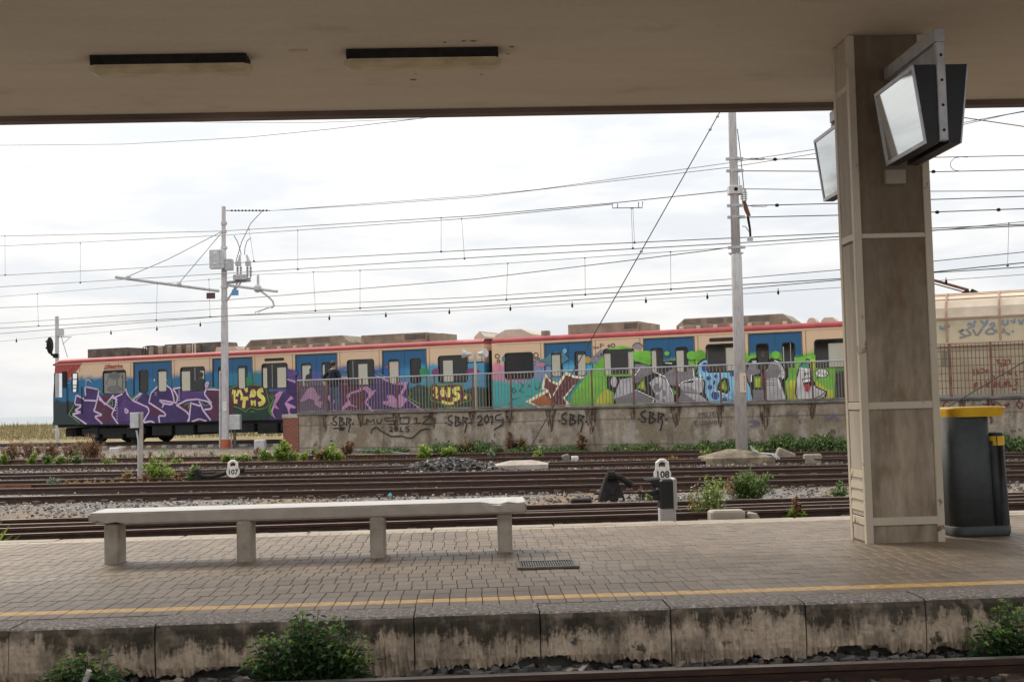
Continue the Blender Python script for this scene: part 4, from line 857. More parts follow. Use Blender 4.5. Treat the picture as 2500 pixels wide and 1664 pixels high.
def build_car(s0, s1, wins, doors, slots, paintm, doorm, label, cab=False):
    Lc = s1 - s0; o = TP + tu * s0
    root = empty('metro_car', o, TA, label, 'train car', 'graffitied two-car train')
    lo = lambda q: (q[0] - s0, q[1])
    wz0 = sum(w_[2] for w_ in wins) / len(wins); wz1 = sum(w_[3] for w_ in wins) / len(wins)
    dwz0, dwz1, dz1, dz0 = wz0 + .02, wz1 - .04, 3.33, 1.02
    W = [(a - s0, b - s0, wz0, wz1, k) for a, b, _, _, k in wins]; Dr = [(a - s0, b - s0) for a, b in doors]
    holes = [w_[:4] for w_ in W] + [(a, b, dz0, dz1) for a, b in Dr]
    extra = []
    if cab: extra = [(lo(cx(1, 297, 600))[0], lo(cx(1, 353, 600))[0], cx(1, 325, 772)[1], cx(1, 325, 592)[1])]
    # near and far side panels
    m = MB(); panel(m, 0 if not cab else .5, Lc, Z0, ZR0, holes + extra, 0.0); side = m.build('side_wall', paintm, root)
    fex = [(-.0, 2.0, extra[0][2] - .05, extra[0][3] + .05)] if cab else []
    m = MB(); panel(m, 0, Lc, Z0, ZR0, holes + fex, DEP); panel(m, 0, Lc, Z0, ZR0, holes + fex, DEP - .05); m.build('far_side_wall', SEATM, root)
    m = MB(); panel(m, .5 if cab else .05, Lc, Z0, ZR0, holes + extra, .05); m.build('inner_lining', SEATM, root)
    # reveals of the openings
    m = MB()
    for a, b, c, d in [w_[:4] for w_ in W] + extra:
        for y0, y1 in ((0.0, .05), (DEP - .05, DEP)):
            m.poly([(a, y0, c), (b, y0, c), (b, y1, c), (a, y1, c)]); m.poly([(a, y0, d), (b, y0, d), (b, y1, d), (a, y1, d)]); m.poly([(a, y0, c), (a, y1, c), (a, y1, d), (a, y0, d)]); m.poly([(b, y0, c), (b, y1, c), (b, y1, d), (b, y0, d)])
    m.build('window_reveals', RUBBER, root)
    # red cove, roof
    m = MB(); pf = [(0, .0, ZR0), (0, -.012, ZR0 + .03), (0, -.005, ZR0 + .08), (0, .04, ZR0 + .14), (0, .10, ZR1 - .02), (0, .2, ZR1), (0, .5, ZR1 + .012), (0, DEP / 2, ZR1 + .02), (0, DEP - .5, ZR1 + .012), (0, DEP - .12, ZR1 - .02), (0, DEP, ZR0)]
    rx = [0, .05, .12, .22, .36] + [.6 + (Lc - .6) * i / 16 for i in range(17)]; nr = len(rx) - 1
    for i in range(nr + 1):
        x = rx[i]; t = min(1, (x + .001) / .36) if cab else 1
        for p in pf: m.v.append((x + 0, p[1], p[2] - (.15 * (1 - t) ** 2 * (1 if p[2] > ZR0 + .05 else .3) if cab else 0)))
    n = len(pf)
    for i in range(nr):
        for k in range(n - 1): m.face((i * n + k, i * n + k + 1, (i + 1) * n + k + 1, (i + 1) * n + k), 0 if k < 6 else 1)
    m.face(range(n), 0); m.face(range((nr + 1) * n - 1, nr * n - 1, -1), 0); m.build('roof', [RED, ROOFG], root, smooth=True)
    m = MB(); m.tube([(.2, -.012, ZR0 - .035), (Lc - .05, -.012, ZR0 - .035)], .012, 5); m.build('rain_gutter', mat('cream_trim', CRM, None, .5), root)
    # ends, floor, ceiling
    m = MB()
    if not cab: m.poly([(0, 0, Z0), (0, DEP, Z0), (0, DEP, ZR0), (0, 0, ZR0)])
    m.poly([(Lc, 0, Z0), (Lc, DEP, Z0), (Lc, DEP, ZR0), (Lc, 0, ZR0)]); m.build('end_wall', paintm, root)
    m = MB(); m.box(.1, Lc - .01, .012, DEP - .012, Z0 + .003, 1.12); m.build('floor', SEATM, root)
    m = MB(); m.box(.1, Lc - .01, .06, DEP - .06, ZR0 - .09, ZR0 - .03); m.build('ceiling', CEILM, root)
    # windows
    for a, b, c, d, kind in W:
        m = MB(); ring(m, a, b, c, d, .10, .028, -.012, .012); f = m.build('window', RUBBER, root)
        m = MB(); m.poly([(a, .02, c), (b, .02, c), (b, .02, d), (a, .02, d)]); m.build('pane', {'d': DGLASS}.get(kind, NGLASS), f)
        m = MB(); m.poly([(a, DEP - .02, c), (b, DEP - .02, c), (b, DEP - .02, d), (a, DEP - .02, d)]); m.build('far_pane', FGLASS, f)
    for a, b in Dr:
        mid = (a + b) / 2; wd = (b - a) / 2
        for x0, x1 in ((a + .004, mid - .004), (mid + .004, b - .004)):
            wx0, wx1 = x0 + wd * .27, x1 - wd * .27
            m = MB(); panel(m, x0, x1, dz0, dz1 - .006, [(wx0, wx1, dwz0, dwz1)], .028); panel(m, x0, x1, dz0, dz1 - .006, [(wx0, wx1, dwz0, dwz1)], .06)
            m.poly([(x0, .028, dz0), (x0, .06, dz0), (x0, .06, dz1), (x0, .028, dz1)]); m.poly([(x1, .028, dz0), (x1, .06, dz0), (x1, .06, dz1), (x1, .028, dz1)])
            dr = m.build('door', doorm, root)
            q = MB(); ring(q, wx0, wx1, dwz0, dwz1, .085, .020, .018, .04); q.build('window_rubber', RUBBER, dr)
            q = MB(); q.poly([(wx0, .045, dwz0), (wx1, .045, dwz0), (wx1, .045, dwz1), (wx0, .045, dwz1)]); q.build('pane', NGLASS, dr)
            q = MB(); panel(q, x0, x1, dz0, dz1, [(wx0, wx1, dwz0, dwz1)], DEP - .03); q.build('far_door', SEATM, dr)
            q = MB(); q.poly([(wx0, DEP - .035, dwz0), (wx1, DEP - .035, dwz0), (wx1, DEP - .035, dwz1), (wx0, DEP - .035, dwz1)]); q.build('far_pane', FGLASS, dr)
        m = MB()
        for x in (a - .02, b + .02): m.box(x - .012, x + .012, -.004, .03, dz0, dz1 + .02)
        m.box(a - .03, b + .03, -.004, .03, dz1, dz1 + .022); m.build('door_frame', RUBBER, root)
        for x in (a - .14, b + .14): q = MB(); q.box(x - .008, x + .008, -.007, .002, 1.05, ZR0 - .06); q.build('panel_seam', mat('panel_seam_dark', (.20, .11, .055), None, .6), root)
    for a, b, c, d in slots:
        m = MB(); n = 6; pts = rrect(a - s0, b - s0, c, d, (d - c) * .48, n); m.poly([(x, -.004, z) for x, z in pts]); m.build('vent_slot', RUBBER, root)
    # seats in pairs along the far side
    x = 2.2
    while x < Lc - 1.5:
        if not any(a - .5 < x < b + .5 for a, b in Dr):
            for yy in (1.75, .62):
                m = MB(); m.cbox(x - .45, x + .45, yy - .22, yy + .22, 1.12, 1.55, .04); m.cbox(x - .07, x + .07, yy - .24, yy + .24, 1.5, 2.16, .03); m.build('seat', SEATM, root)
        x += 1.15
    # underframe
    m = MB(); m.box(.15, Lc - .05, .10, DEP - .10, Z0 - .12, Z0 + .002); m.build('underframe', UND, root)
    rn2 = random.Random(4); x = 5.0
    while x < Lc - 5.0:
        w_ = rn2.uniform(.8, 1.5); m = MB(); m.cbox(x, x + w_, .05, DEP - .05, .40 + rn2.uniform(0, .12), Z0 - .121, .03); m.build('equipment_box', UND, root); x += w_ + rn2.uniform(.08, .3)
    for bx in (3.0 + (.0 if cab else .2), Lc - 3.1):
        b = MB(); pf = [(-1.5, .0, .62), (1.5, .0, .62), (1.5, .0, .78), (.5, .0, .56), (-.5, .0, .56), (-1.5, .0, .78)]
        b.box(bx - 1.6, bx + 1.6, .12, .28, .50, .74); b.box(bx - 1.3, bx + 1.3, .5, DEP - .5, .30, .86); b.box(bx - .5, bx + .5, .10, .3, .34, .5); b.box(bx - 1.55, bx + 1.55, DEP - .46, DEP - .30, .55, .72); b.box(bx - .3, bx + .3, .40, DEP - .40, .50, .78)
        for dx in (-.95, .95): b.cbox(bx + dx - .24, bx + dx + .24, .06, .32, .36, .78, .03)
        for dx in (-.45, .45, -.25, .25): b.tube([(bx + dx, .32, .42), (bx + dx, .32, .8)], .06, 7)
        bo = b.build('bogie', UND, root)
        for dx in (-.98, .98):
            wheelset(bo, bx + dx, .36); ow = wheelset(bo, bx + dx, DEP - .62)
    wh = [(a + .01, b - .01, c + .01, d - .01) for a, b, c, d, k in W]
    for a, b in Dr:
        wd = (b - a) / 2
        for x0 in (a + .004, (a + b) / 2 + .004): wh.append((x0 + wd * .27, x0 + wd * .73 - .008, dwz0, dwz1))
    return root, Lc, wh
def px2(c, box): (x0, z1), (x1, _), (_, z0) = cx(c, box[0], (box[1])), cx(c, box[2], box[1]), cx(c, (box[0] + box[2]) / 2, box[3]); zm = cx(c, (box[0] + box[2]) / 2, box[1])[1]; return x0, x1, z0, zm
SA0 = cx(1, 118, 1000)[0]; SA1 = cx(2, 2112, 600)[0]; SB0 = cx(3, 215, 700)[0]; SB1 = SB0 + (SA1 - SA0)
W1 = [px2(1, (597, 568, 810, 788)) + ('d',), px2(1, (1340, 533, 1565, 765)) + ('n',), px2(2, (145, 460, 365, 675)) + ('n',), px2(2, (900, 432, 1130, 650)) + ('n',), px2(2, (1705, 395, 1955, 615)) + ('n',)]
D1 = [(cx(1, 890, 700)[0], cx(1, 1252, 700)[0]), (cx(1, 1650, 700)[0], cx(1, 2025, 700)[0]), (cx(2, 445, 600)[0], cx(2, 808, 600)[0]), (cx(2, 1215, 600)[0], cx(2, 1598, 600)[0])]
V1 = [px2(2, (165, 412, 340, 438))]
W2 = [px2(3, (340, 495, 618, 750)) + ('d',), px2(3, (1335, 470, 1635, 720)) + ('n',), px2(4, (513, 412, 830, 690)) + ('n',), px2(4, (1605, 365, 1940, 640)) + ('n',)]
D2 = [(cx(3, 745, 600)[0], cx(3, 1218, 600)[0]), (cx(3, 1748, 600)[0], cx(3, 2250, 600)[0]), (cx(4, 950, 600)[0], cx(4, 1478, 600)[0])]
D2.append((D2[2][1] + 3.0, D2[2][1] + 4.9)); V2 = [px2(4, (540, 345, 830, 385))]
LA = SA1 - SA0
m1 = [(0, (.010, .13, .27)), (.42, (.015, .15, .30)), (.50, (.025, .22, .28)), (.58, (.10, .07, .24)), (.72, (.03, .11, .30)), (.80, (.02, .09, .33)), (.88, (.05, .30, .42)), (1, (.06, .24, .40))]
l1 = [(0, (.012, .032, .034)), (.30, (.03, .02, .055)), (.42, (.016, .040, .030)), (.55, (.05, .022, .09)), (.78, (.04, .03, .09)), (.84, (.018, .045, .028)), (.93, (.02, .05, .035)), (1, (.016, .045, .03))]
m2 = [(0, (.58, .22, .30)), (.08, (.20, .22, .42)), (.14, (.07, .34, .50)), (.20, (.08, .38, .52)), (.26, (.22, .48, .06)), (.5, (.22, .48, .06)), (.66, (.10, .35, .10)), (.7, (.22, .42, .06)), (1, (.25, .40, .08))]
l2 = [(0, (.03, .36, .36)), (.16, (.03, .34, .34)), (.22, (.16, .42, .06)), (.27, (.16, .42, .06)), (.36, (.03, .028, .032)), (.5, (.03, .03, .035)), (.64, (.03, .03, .035)), (.7, (.26, .44, .06)), (1, (.12, .14, .16))]
P1 = body_paint('spray_painted_car_side', LA, CRM, m1, l1, 2.80, 1.93, red=True); Q1 = body_paint('spray_painted_blue_doors', LA, BLU, m1, l1, 2.70, 1.93)
P2 = body_paint('spray_painted_second_car_side', LA, CRM, m2, l2, 2.72, 2.12); Q2 = body_paint('spray_painted_second_car_doors', LA, BLU, m2, l2, 2.60, 2.12)
carA, LA, HA = build_car(SA0, SA1, W1, D1, V1, P1, Q1, 'metro car with red cab corner, the name Beatrice and purple graffiti letters', cab=True)
carB, LB, HB = build_car(SB0, SB1, W2, D2, V2, P2, Q2, 'metro car with green, grey and light blue graffiti and a cartoon face')
# cab front of the first car
m = MB()
z1c = 2.05; z2c = 3.05
fr_ = [(0.0, Z0), (.0, z1c), (.10, ZR0 - .02)]
def fx(z): return 0.0 + max(0, (z - z1c)) * .085
for y0, y1, z0, z1 in ((0, DEP, Z0, z1c), (0, DEP, z2c, ZR0 + .04), (0, .05, z1c, z2c), (DEP - .05, DEP, z1c, z2c), (DEP / 2 - .06, DEP / 2 + .06, z1c, z2c)):
    m.poly([(fx(z0), y0, z0), (fx(z0), y1, z0), (fx(z1), y1, z1), (fx(z1), y0, z1)])
sx0 = cx(1, 205, 650)[0] - SA0
panel(m, 0.0, .5, Z0, z1c, [], .0); m.poly([(fx(z2c), 0, z2c), (.5, 0, z2c), (.5, 0, ZR0), (fx(ZR0), 0, ZR0)])
m.build('cab_front', P1, carA)
m = MB(); m.poly([(fx(z1c) + .005, .12, z1c), (fx(z1c) + .005, DEP - .12, z1c), (fx(z2c) + .005, DEP - .12, z2c), (fx(z2c) + .005, .12, z2c)]); m.build('windscreen', CGLASS, carA)
m = MB(); m.poly([(fx(z1c), .004, z1c), (.5, .004, z1c), (.5, .004, z2c), (fx(z2c), .004, z2c)]); m.build('corner_pane', CGLASS, carA)
m = MB(); m.box(.485, .515, -.006, .03, z1c, z2c); m.box(.06, .09, -.006, .03, z1c, z2c); m.build('pillar_post', RUBBER, carA)
xa, xb = cx(1, 297, 600)[0] - SA0, cx(1, 353, 600)[0] - SA0; za, zb_ = cx(1, 325, 772)[1], cx(1, 325, 592)[1]
m = MB(); ring(m, xa, xb, za, zb_, .05, .02, -.01, .01)
for f_ in (.2, .36, .68): m.box(xa, xb, -.006, .01, za + (zb_ - za) * f_ - .018, za + (zb_ - za) * f_ + .018)
m.build('cab_door_window', RUBBER, carA); m = MB(); m.poly([(xa, .02, za), (xb, .02, za), (xb, .02, zb_), (xa, .02, zb_)]); m.build('pane', CGLASS, carA)
m = MB(); m.box(.53, .74, -.05, -.001, 2.45, 3.1); m.build('mirror_housing', UND, carA)
for x in (xa - .24, xb + .22): q = MB(); q.tube([(x, -.03, 1.35), (x, -.03, 2.45)], .016, 5); q.build('grab_rail', UND, carA)
m = MB(); m.cbox(-.14, .3, .1, DEP - .1, Z0 - .02, Z0 + .14, .02); m.build('buffer_beam', mat('dark_green_paint', (.014, .035, .034), None, .6), carA)
m = MB(); m.cbox(.15, .75, .5, DEP - .5, .42, .78, .04); m.tube([(-.15, DEP / 2, .62), (.4, DEP / 2, .62)], .11, 8); m.build('coupler', UND, carA)
rc = random.Random(6)
for i in range(7):
    x = .55 + i * .12; y = .3 + rc.random() * .6; pts = [(x, y, .72), (x + rc.uniform(-.1, .2), y, .42), (x + .3, y + .1, .36 + rc.random() * .1), (x + .7, y + .1, .62)]
    q = MB(); q.tube(pts, .018, 5); q.build('hose', UND, carA)
m = MB(); m.tube([(1.2, -.02, Z0 - .02), (4.0, -.03, Z0 - .06), (5.0, -.03, Z0 - .03), (8.0, -.02, Z0 - .01), (8.9, -.02, Z0 + .04)], .022, 6); m.build('side_cable', UND, carA)
# gangway between the cars, a roof jumper each
gw = MB(); x0 = SA1 - SA0; gap = SB0 - SA1; gw.box(x0 + .001, x0 + gap - .001, .45, DEP - .45, 1.0, 3.2); gw.build('gangway_bellows', UND, carA)
# roof equipment
def roofbox(car, s0, c, x0, x1, y0, y1, mm, y=.55, d=1.4, ends=0.0, name='roof_equipment', z=None):
    a, zt_ = cx(c, x0, y0); b, _ = cx(c, x1, y0); _, zb2 = cx(c, (x0 + x1) / 2, y1)
    zt_ = cx(c, (x0 + x1) / 2, y0)[1]; k = 1.02; zt_ = ZC + (zt_ - ZC) * (1 + y / 48); base = ZR1 - .0
    a -= s0 + y * .33; b -= s0 + y * .33
    m = MB(); pr = [(a, base), (b, base), (b, base + (zt_ - base) * .35), (b - ends, zt_), (a + ends, zt_), (a, base + (zt_ - base) * .35)]
    k = len(m.v); m.v += [(x, y, z_) for x, z_ in pr] + [(x, y + d, z_) for x, z_ in pr]
    for i in range(6): j = (i + 1) % 6; m.face((k + i, k + j, k + 6 + j, k + 6 + i))
    m.face(range(k, k + 6)); m.face(range(k + 11, k + 5, -1)); return m.build(name, mm, car), a, b, zt_
def grille(par, a, b, z0, z1, y, n=4):
    for i in range(n):
        z = z0 + (z1 - z0) * (i + .5) / n; m = MB(); m.box(a, b, y - .008, y + .01, z - (z1 - z0) / n * .28, z + (z1 - z0) / n * .28); m.build('grille_slat', EQD, par)
roofbox(carA, SA0, 1, 385, 765, 355, 430, EQD, y=.6, d=1.2, name='brake_resistor')
roofbox(carA, SA0, 1, 1085, 1680, 305, 370, EQD, y=.9, d=1.0, ends=.1, name='resistor_housing')
o, a, b, zt_ = roofbox(carA, SA0, 1, 960, 1440, 325, 380, EQD, y=.5, d=.35, ends=.05, name='resistor_bank')
for i in range(5): x = a + (b - a) * (i + .6) / 5.3; q = MB(); q.cbox(x - .12, x + .12, .44, .52, ZR1 + .02, zt_ - .03, .02); q.build('resistor_grid', EQB, o)
for i in range(2): x = b - .12 + i * .12; q = MB(); q.tube([(x, .46, ZR1), (x, .46, zt_ + .03)], .035, 7); q.build('insulator', EQC, o)
for i in range(3): x = a + .05 + i * .14; q = MB(); q.tube([(x - .25, .5, ZR1), (x - .2, .5, zt_ - .02), (x, .5, zt_ + .02), (x + .2, .5, zt_)], .02, 5); q.build('cable', UND, o)
roofbox(carA, SA0, 1, 770, 960, 375, 410, EQD, y=.7, d=.8, name='cable_duct')
roofbox(carA, SA0, 1, 1630, 1840, 338, 372, EQC, y=.5, d=.6, ends=.06, name='junction_cover')
def acunit(car, s0, c, x0, x1, y0, y1):
    o, a, b, zt_ = roofbox(car, s0, c, x0, x1, y0, y1, EQB, y=.42, d=1.85, ends=.28, name='air_conditioner')
    zz = ZR1 + (zt_ - ZR1) * .42
    for f0, f1 in ((.06, .22), (.27, .42), (.45, .60), (.64, .82)):
        grille(o, a + (b - a) * f0, a + (b - a) * f1, zz, zt_ - .04, .425, 4)
    for i in range(7):
        x = a + .2 + (b - a - .4) * i / 6; q = MB(); q.cbox(x - .07, x + .07, .30, .42, ZR1 - .04, ZR1 + .09, .015); q.build('mounting_foot', EQC, o)
acunit(carA, SA0, 2, -40, 890, 232, 300)
o, a, b, zt_ = roofbox(carA, SA0, 2, 995, 1580, 198, 245, EQB, y=.5, d=1.3, name='resistor_box')
grille(o, b - .9, b - .04, ZR1 + .12, zt_ - .04, .495, 4); roofbox(carA, SA0, 2, 1590, 1720, 195, 245, EQB, y=.6, d=1.2, name='resistor_box')
roofbox(carA, SA0, 2, 2005, 2100, 175, 240, EQC, y=.5, d=1.6, ends=.22, name='end_fairing')
roofbox(carB, SB0, 3, 225, 600, 262, 322, EQC, y=.5, d=1.6, ends=.4, name='end_fairing')
o, a, b, zt_ = roofbox(carB, SB0, 3, 700, 762, 275, 310, EQB, y=.3, d=.3, name='roof_vent')
o, a, b, zt_ = roofbox(carB, SB0, 3, 970, 1690, 197, 255, EQB, y=.5, d=1.3, name='resistor_box'); grille(o, b - .5, b - .04, ZR1 + .12, zt_ - .04, .495, 4)
roofbox(carB, SB0, 3, 1700, 1815, 200, 250, EQB, y=.6, d=1.1, name='resistor_box')
acunit(carB, SB0, 4, 215, 1390, 128, 220)
roofbox(carB, SB0, 4, 1545, 1640, 145, 185, EQC, y=.4, d=.7, ends=.08, name='antenna_cover'); roofbox(carB, SB0, 4, 1690, 1840, 140, 178, EQC, y=.4, d=.9, ends=.1, name='antenna_cover')
# ------------------------------------------------------------------ graffiti on the cars
LIL = paint('lilac', (.62, .47, .66)); PUR = paint('purple', (.050, .022, .12)); PUR2 = paint('violet', (.085, .035, .17)); MAR = paint('maroon', (.085, .018, .05)); GRN = paint('lime', (.13, .34, .03)); WHT = paint('white', (.80, .80, .80)); YEL = paint('pale_yellow', (.78, .72, .16)); PNK = paint('pink', (.50, .25, .47)); DGR = paint('dark_green', (.014, .045, .028))
MRO = paint('brick_maroon', (.13, .025, .035)); BLK = paint('black', (.012, .012, .016)); LGR = paint('light_grey', (.46, .45, .48)); MGR = paint('mid_grey', (.19, .18, .205)); LBL = paint('light_blue', (.22, .52, .74)); DBL = paint('dark_blue', (.028, .055, .24)); GR2 = paint('grass_green', (.16, .46, .045)); YGR = paint('yellow_green', (.48, .50, .035)); CRE = paint('pale_cream', (.78, .72, .50)); ORA = paint('orange', (.38, .10, .028)); TEA = paint('teal', (.03, .26, .19)); TQ = paint('slate_teal', (.085, .21, .28)); GMT = paint('mountain_grey', (.23, .22, .26)); RDD = paint('red', (.45, .04, .04)); BLS = paint('sky_blue', (.05, .26, .42)); RDL = paint('name_red', (.36, .06, .05))
def aconv(px, py): a, b = tl(px, py); return a - SA0, b
def bconv(px, py): a, b = tl(px, py); return a - SB0, b
g1 = Spray(aconv, -.010, -.0006)
g1.fill(1, PUR, [(320, 890), (340, 800), (415, 838), (425, 718), (560, 742), (555, 800), (700, 800), (740, 790), (815, 742), (830, 800), (890, 850), (1000, 770), (1040, 850), (1070, 760), (1120, 715), (1190, 692), (1250, 735), (1335, 728), (1340, 770), (1565, 772), (1580, 690), (1618, 672), (1605, 748), (1850, 752), (1850, 1040), (1400, 1055), (1040, 1070), (800, 1082), (430, 1082), (300, 985), (390, 962), (328, 950), (395, 905)])
for q in ([(556, 803), (695, 803), (622, 893)], [(545, 835), (715, 950), (680, 1060), (595, 1072), (520, 1000), (588, 990), (510, 945)], [(1605, 752), (1850, 756), (1850, 1030), (1640, 1038), (1575, 940), (1640, 925), (1645, 885), (1600, 830), (1578, 790)], [(1268, 745), (1300, 775), (1312, 820), (1300, 878), (1282, 865)], [(1045, 880), (1180, 975), (1130, 998), (1060, 990)], [(1320, 905), (1430, 875), (1420, 985)]): g1.fill(1, MAR, q)
g1.fill(1, PUR2, [(740, 1050), (735, 930), (800, 840), (880, 860), (1020, 930), (970, 1050)])
g1.fill(1, PUR2, [(1350, 760), (1560, 775), (1590, 840), (1480, 835), (1360, 860)])
for q in ([(440, 1080), (300, 985), (390, 965), (325, 950), (400, 900), (325, 890), (340, 800), (415, 838)], [(430, 808), (425, 720), (560, 748), (540, 850), (520, 930), (505, 950), (592, 990), (515, 1006), (590, 1075)], [(415, 850), (530, 855)], [(550, 800), (620, 895), (700, 800)], [(556, 838), (720, 950)],
          [(690, 830), (725, 830), (720, 900), (680, 990), (742, 1075)], [(815, 738), (830, 790), (880, 850), (1030, 920), (1040, 960), (980, 1060)], [(880, 850), (962, 780)], [(700, 830), (785, 788)], [(812, 930), (846, 958), (812, 976), (810, 926)],
          [(1040, 860), (1060, 780), (1120, 720), (1190, 695), (1250, 740), (1270, 800), (1282, 870), (1302, 880), (1315, 820), (1290, 770), (1265, 740), (1340, 730)], [(1035, 870), (1190, 970), (1202, 1000), (1130, 1000), (1142, 1070)], [(1140, 848), (1280, 872), (1250, 892), (1170, 878), (1138, 852)], [(1185, 880), (1165, 920)],
          [(1300, 900), (1400, 850), (1500, 840), (1600, 860), (1640, 900), (1640, 932), (1570, 940)], [(1310, 900), (1400, 960), (1432, 1000), (1410, 1056)], [(1442, 868), (1422, 1050)], [(1520, 858), (1560, 950), (1632, 1042)], [(1450, 880), (1530, 905)], [(1592, 750), (1580, 690), (1616, 672), (1570, 790), (1600, 830), (1642, 880)], [(1600, 746), (1712, 748)], [(1450, 1056), (1520, 1028), (1592, 1050)], [(990, 1062), (1060, 1050), (1092, 1066)], [(850, 1084), (880, 1080)]): g1.line(1, LIL, q, 17)
for x, y in [(735, 845 + 26 * i) for i in range(8)] + [(1330, 760 + 22 * i) for i in range(5)] + [(972 - 12 * i, 790 + 14 * i) for i in range(5)]: g1.ell(1, WHT, x, y, 5, 5, 8)
for q in ([(322, 900), (300, 940), (272, 985), (380, 1068)], [(845, 800), (875, 838), (912, 800)], [(655, 878), (690, 850), (696, 905), (653, 880)], [(1545, 872), (1570, 900), (1622, 896)], [(1380, 900), (1430, 872), (1420, 920)], [(1598, 718), (1702, 742)], [(540, 740), (590, 770)]): g1.line(1, GRN, q, 8)
for q in ([(435, 718), (440, 660), (470, 655), (495, 685)], [(820, 657), (845, 652)], [(970, 690), (985, 668), (1015, 672)], [(1085, 660), (1100, 645), (1090, 675)], [(1200, 640), (1220, 668)], [(1095, 770), (1120, 810)], [(1120, 768), (1095, 808)], [(262, 688), (290, 682)]): g1.line(1, WHT, q, 7, taper=True)
for q in ([(262, 590), (270, 540), (285, 575), (300, 520), (310, 560)], [(320, 530), (350, 520), (345, 560)], [(375, 520), (380, 575)]): g1.line(1, ORA, q, 5)
g1.build('graffiti', carA, 'purple letters outlined in lilac with white dots', HA)
g2 = Spray(aconv, -.010, -.0006)
gb = [(1830, 740), (1900, 712), (2000, 705), (2100, 718), (2150, 755), (2165, 825), (2182, 880), (2150, 915), (2080, 932), (2005, 915), (1962, 952), (1918, 922), (1858, 902), (1822, 850), (1815, 790)]
g2.fill(1, DGR, [(1790, 720), (1990, 680), (2170, 720), (2230, 900), (2180, 1035), (1840, 1045), (1790, 900)]); g2.line(1, GRN, [((x - 1990) * 1.07 + 1990, (y - 825) * 1.07 + 825) for x, y in gb], 7, closed=True); g2.fill(1, MAR, gb)
for q, w_ in (([(1856, 752), (1846, 800), (1850, 862), (1885, 862)], 42), ([(1878, 812), (1904, 742), (1932, 812)], 26), ([(1950, 742), (1984, 742)], 24), ([(1966, 745), (1978, 772)], 26), ([(2035, 752), (2014, 785), (2036, 818), (2058, 785), (2036, 750)], 30), ([(2132, 750), (2086, 762), (2092, 802), (2134, 826), (2138, 872), (2086, 890)], 44), ([(1915, 832), (1990, 832)], 34), ([(1955, 832), (1944, 925)], 36), ([(2008, 795), (2012, 828)], 16), ([(2022, 850), (2026, 900)], 24), ([(2052, 850), (2054, 905)], 24), ([(2024, 872), (2054, 866)], 18)): g2.line(1, YEL, q, w_)
for q in ([(2215, 790), (2240, 840), (2200, 920), (2215, 990), (2235, 1010)], [(2195, 800), (2225, 850), (2185, 940), (2215, 1000)], [(2010, 970), (2025, 955), (2050, 965)]): g2.line(1, GRN, q, 7)
g2.build('graffiti', carA, 'pale yellow bubble letters on a maroon cloud with lime outline', HA)
g3 = Spray(aconv, -.010, -.0006)
g3.fill(2, PUR, [(330, 955), (358, 700), (365, 600), (440, 612), (700, 605), (850, 582), (1130, 562), (1290, 642), (1440, 622), (1430, 700), (1590, 880), (1100, 892), (700, 905)])
g3.fill(2, MAR, [(840, 590), (1000, 585), (1060, 690), (1040, 890), (860, 895)])
g3.fill(2, DGR, [(1440, 790), (1450, 690), (1530, 640), (1600, 690), (1665, 770), (1660, 870), (1595, 880)])
for q in ([(225, 690), (255, 740), (300, 705), (332, 707), (300, 770), (268, 820), (296, 866), (252, 850), (240, 890), (268, 952), (245, 930), (225, 880), (250, 800), (268, 762)], [(345, 815), (400, 745), (426, 770), (360, 802), (442, 840), (440, 860), (398, 850), (388, 880), (402, 915), (384, 915), (370, 860)], [(365, 592), (442, 612), (440, 632), (370, 607)],
          [(545, 690), (575, 668), (605, 672), (640, 740), (672, 750), (640, 790), (682, 800), (662, 850), (620, 830), (600, 780), (560, 770), (500, 800), (478, 790), (520, 730)], [(700, 760), (740, 740), (790, 790), (770, 850), (805, 885), (780, 885), (755, 820), (735, 780)],
          [(845, 862), (902, 790), (890, 742), (930, 710), (1000, 692), (1012, 670), (1080, 660), (1120, 700), (1158, 690), (1132, 732), (1068, 800), (1142, 890), (1110, 880), (1052, 800), (1092, 742), (1060, 690), (1000, 712), (934, 730), (912, 770), (934, 820), (1002, 850), (920, 832), (862, 872)],
          [(1130, 555), (1280, 608), (1300, 632), (1440, 620), (1422, 680), (1382, 740), (1592, 880), (1560, 880), (1432, 780), (1382, 850), (1320, 852), (1222, 820), (1208, 795), (1262, 790), (1250, 740), (1300, 738), (1332, 770), (1372, 720), (1402, 652), (1292, 642)], [(845, 575), (900, 572), (905, 588), (848, 590)]): g3.fill(2, PNK, q)
g3.ell(2, RDD, 1300, 492, 62, 16); g3.ell(2, paint('mid_green', (.03, .24, .10)), 1575, 540, 48, 38); g3.ell(2, paint('plum', (.20, .05, .16)), 2010, 530, 60, 30); g3.ell(2, paint('plum', (.20, .05, .16)), 1690, 535, 45, 30); g3.ell(2, paint('hill_violet', (.11, .06, .22)), 400, 545, 60, 32); g3.fill(2, paint('hill_violet', (.11, .06, .22)), [(366, 505), (440, 520), (445, 570), (366, 575)]); g3.ell(2, paint('mid_green', (.03, .24, .10)), 20, 620, 45, 40)
gb = [(1640, 660), (1680, 642), (1720, 662), (1800, 648), (1912, 652), (1922, 722), (1982, 740), (1988, 780), (1900, 802), (1850, 832), (1780, 832), (1728, 800), (1650, 782), (1636, 720)]
g3.line(2, GRN, [((x - 1800) * 1.06 + 1800, (y - 735) * 1.10 + 735) for x, y in gb], 7, closed=True); g3.fill(2, MRO, gb)
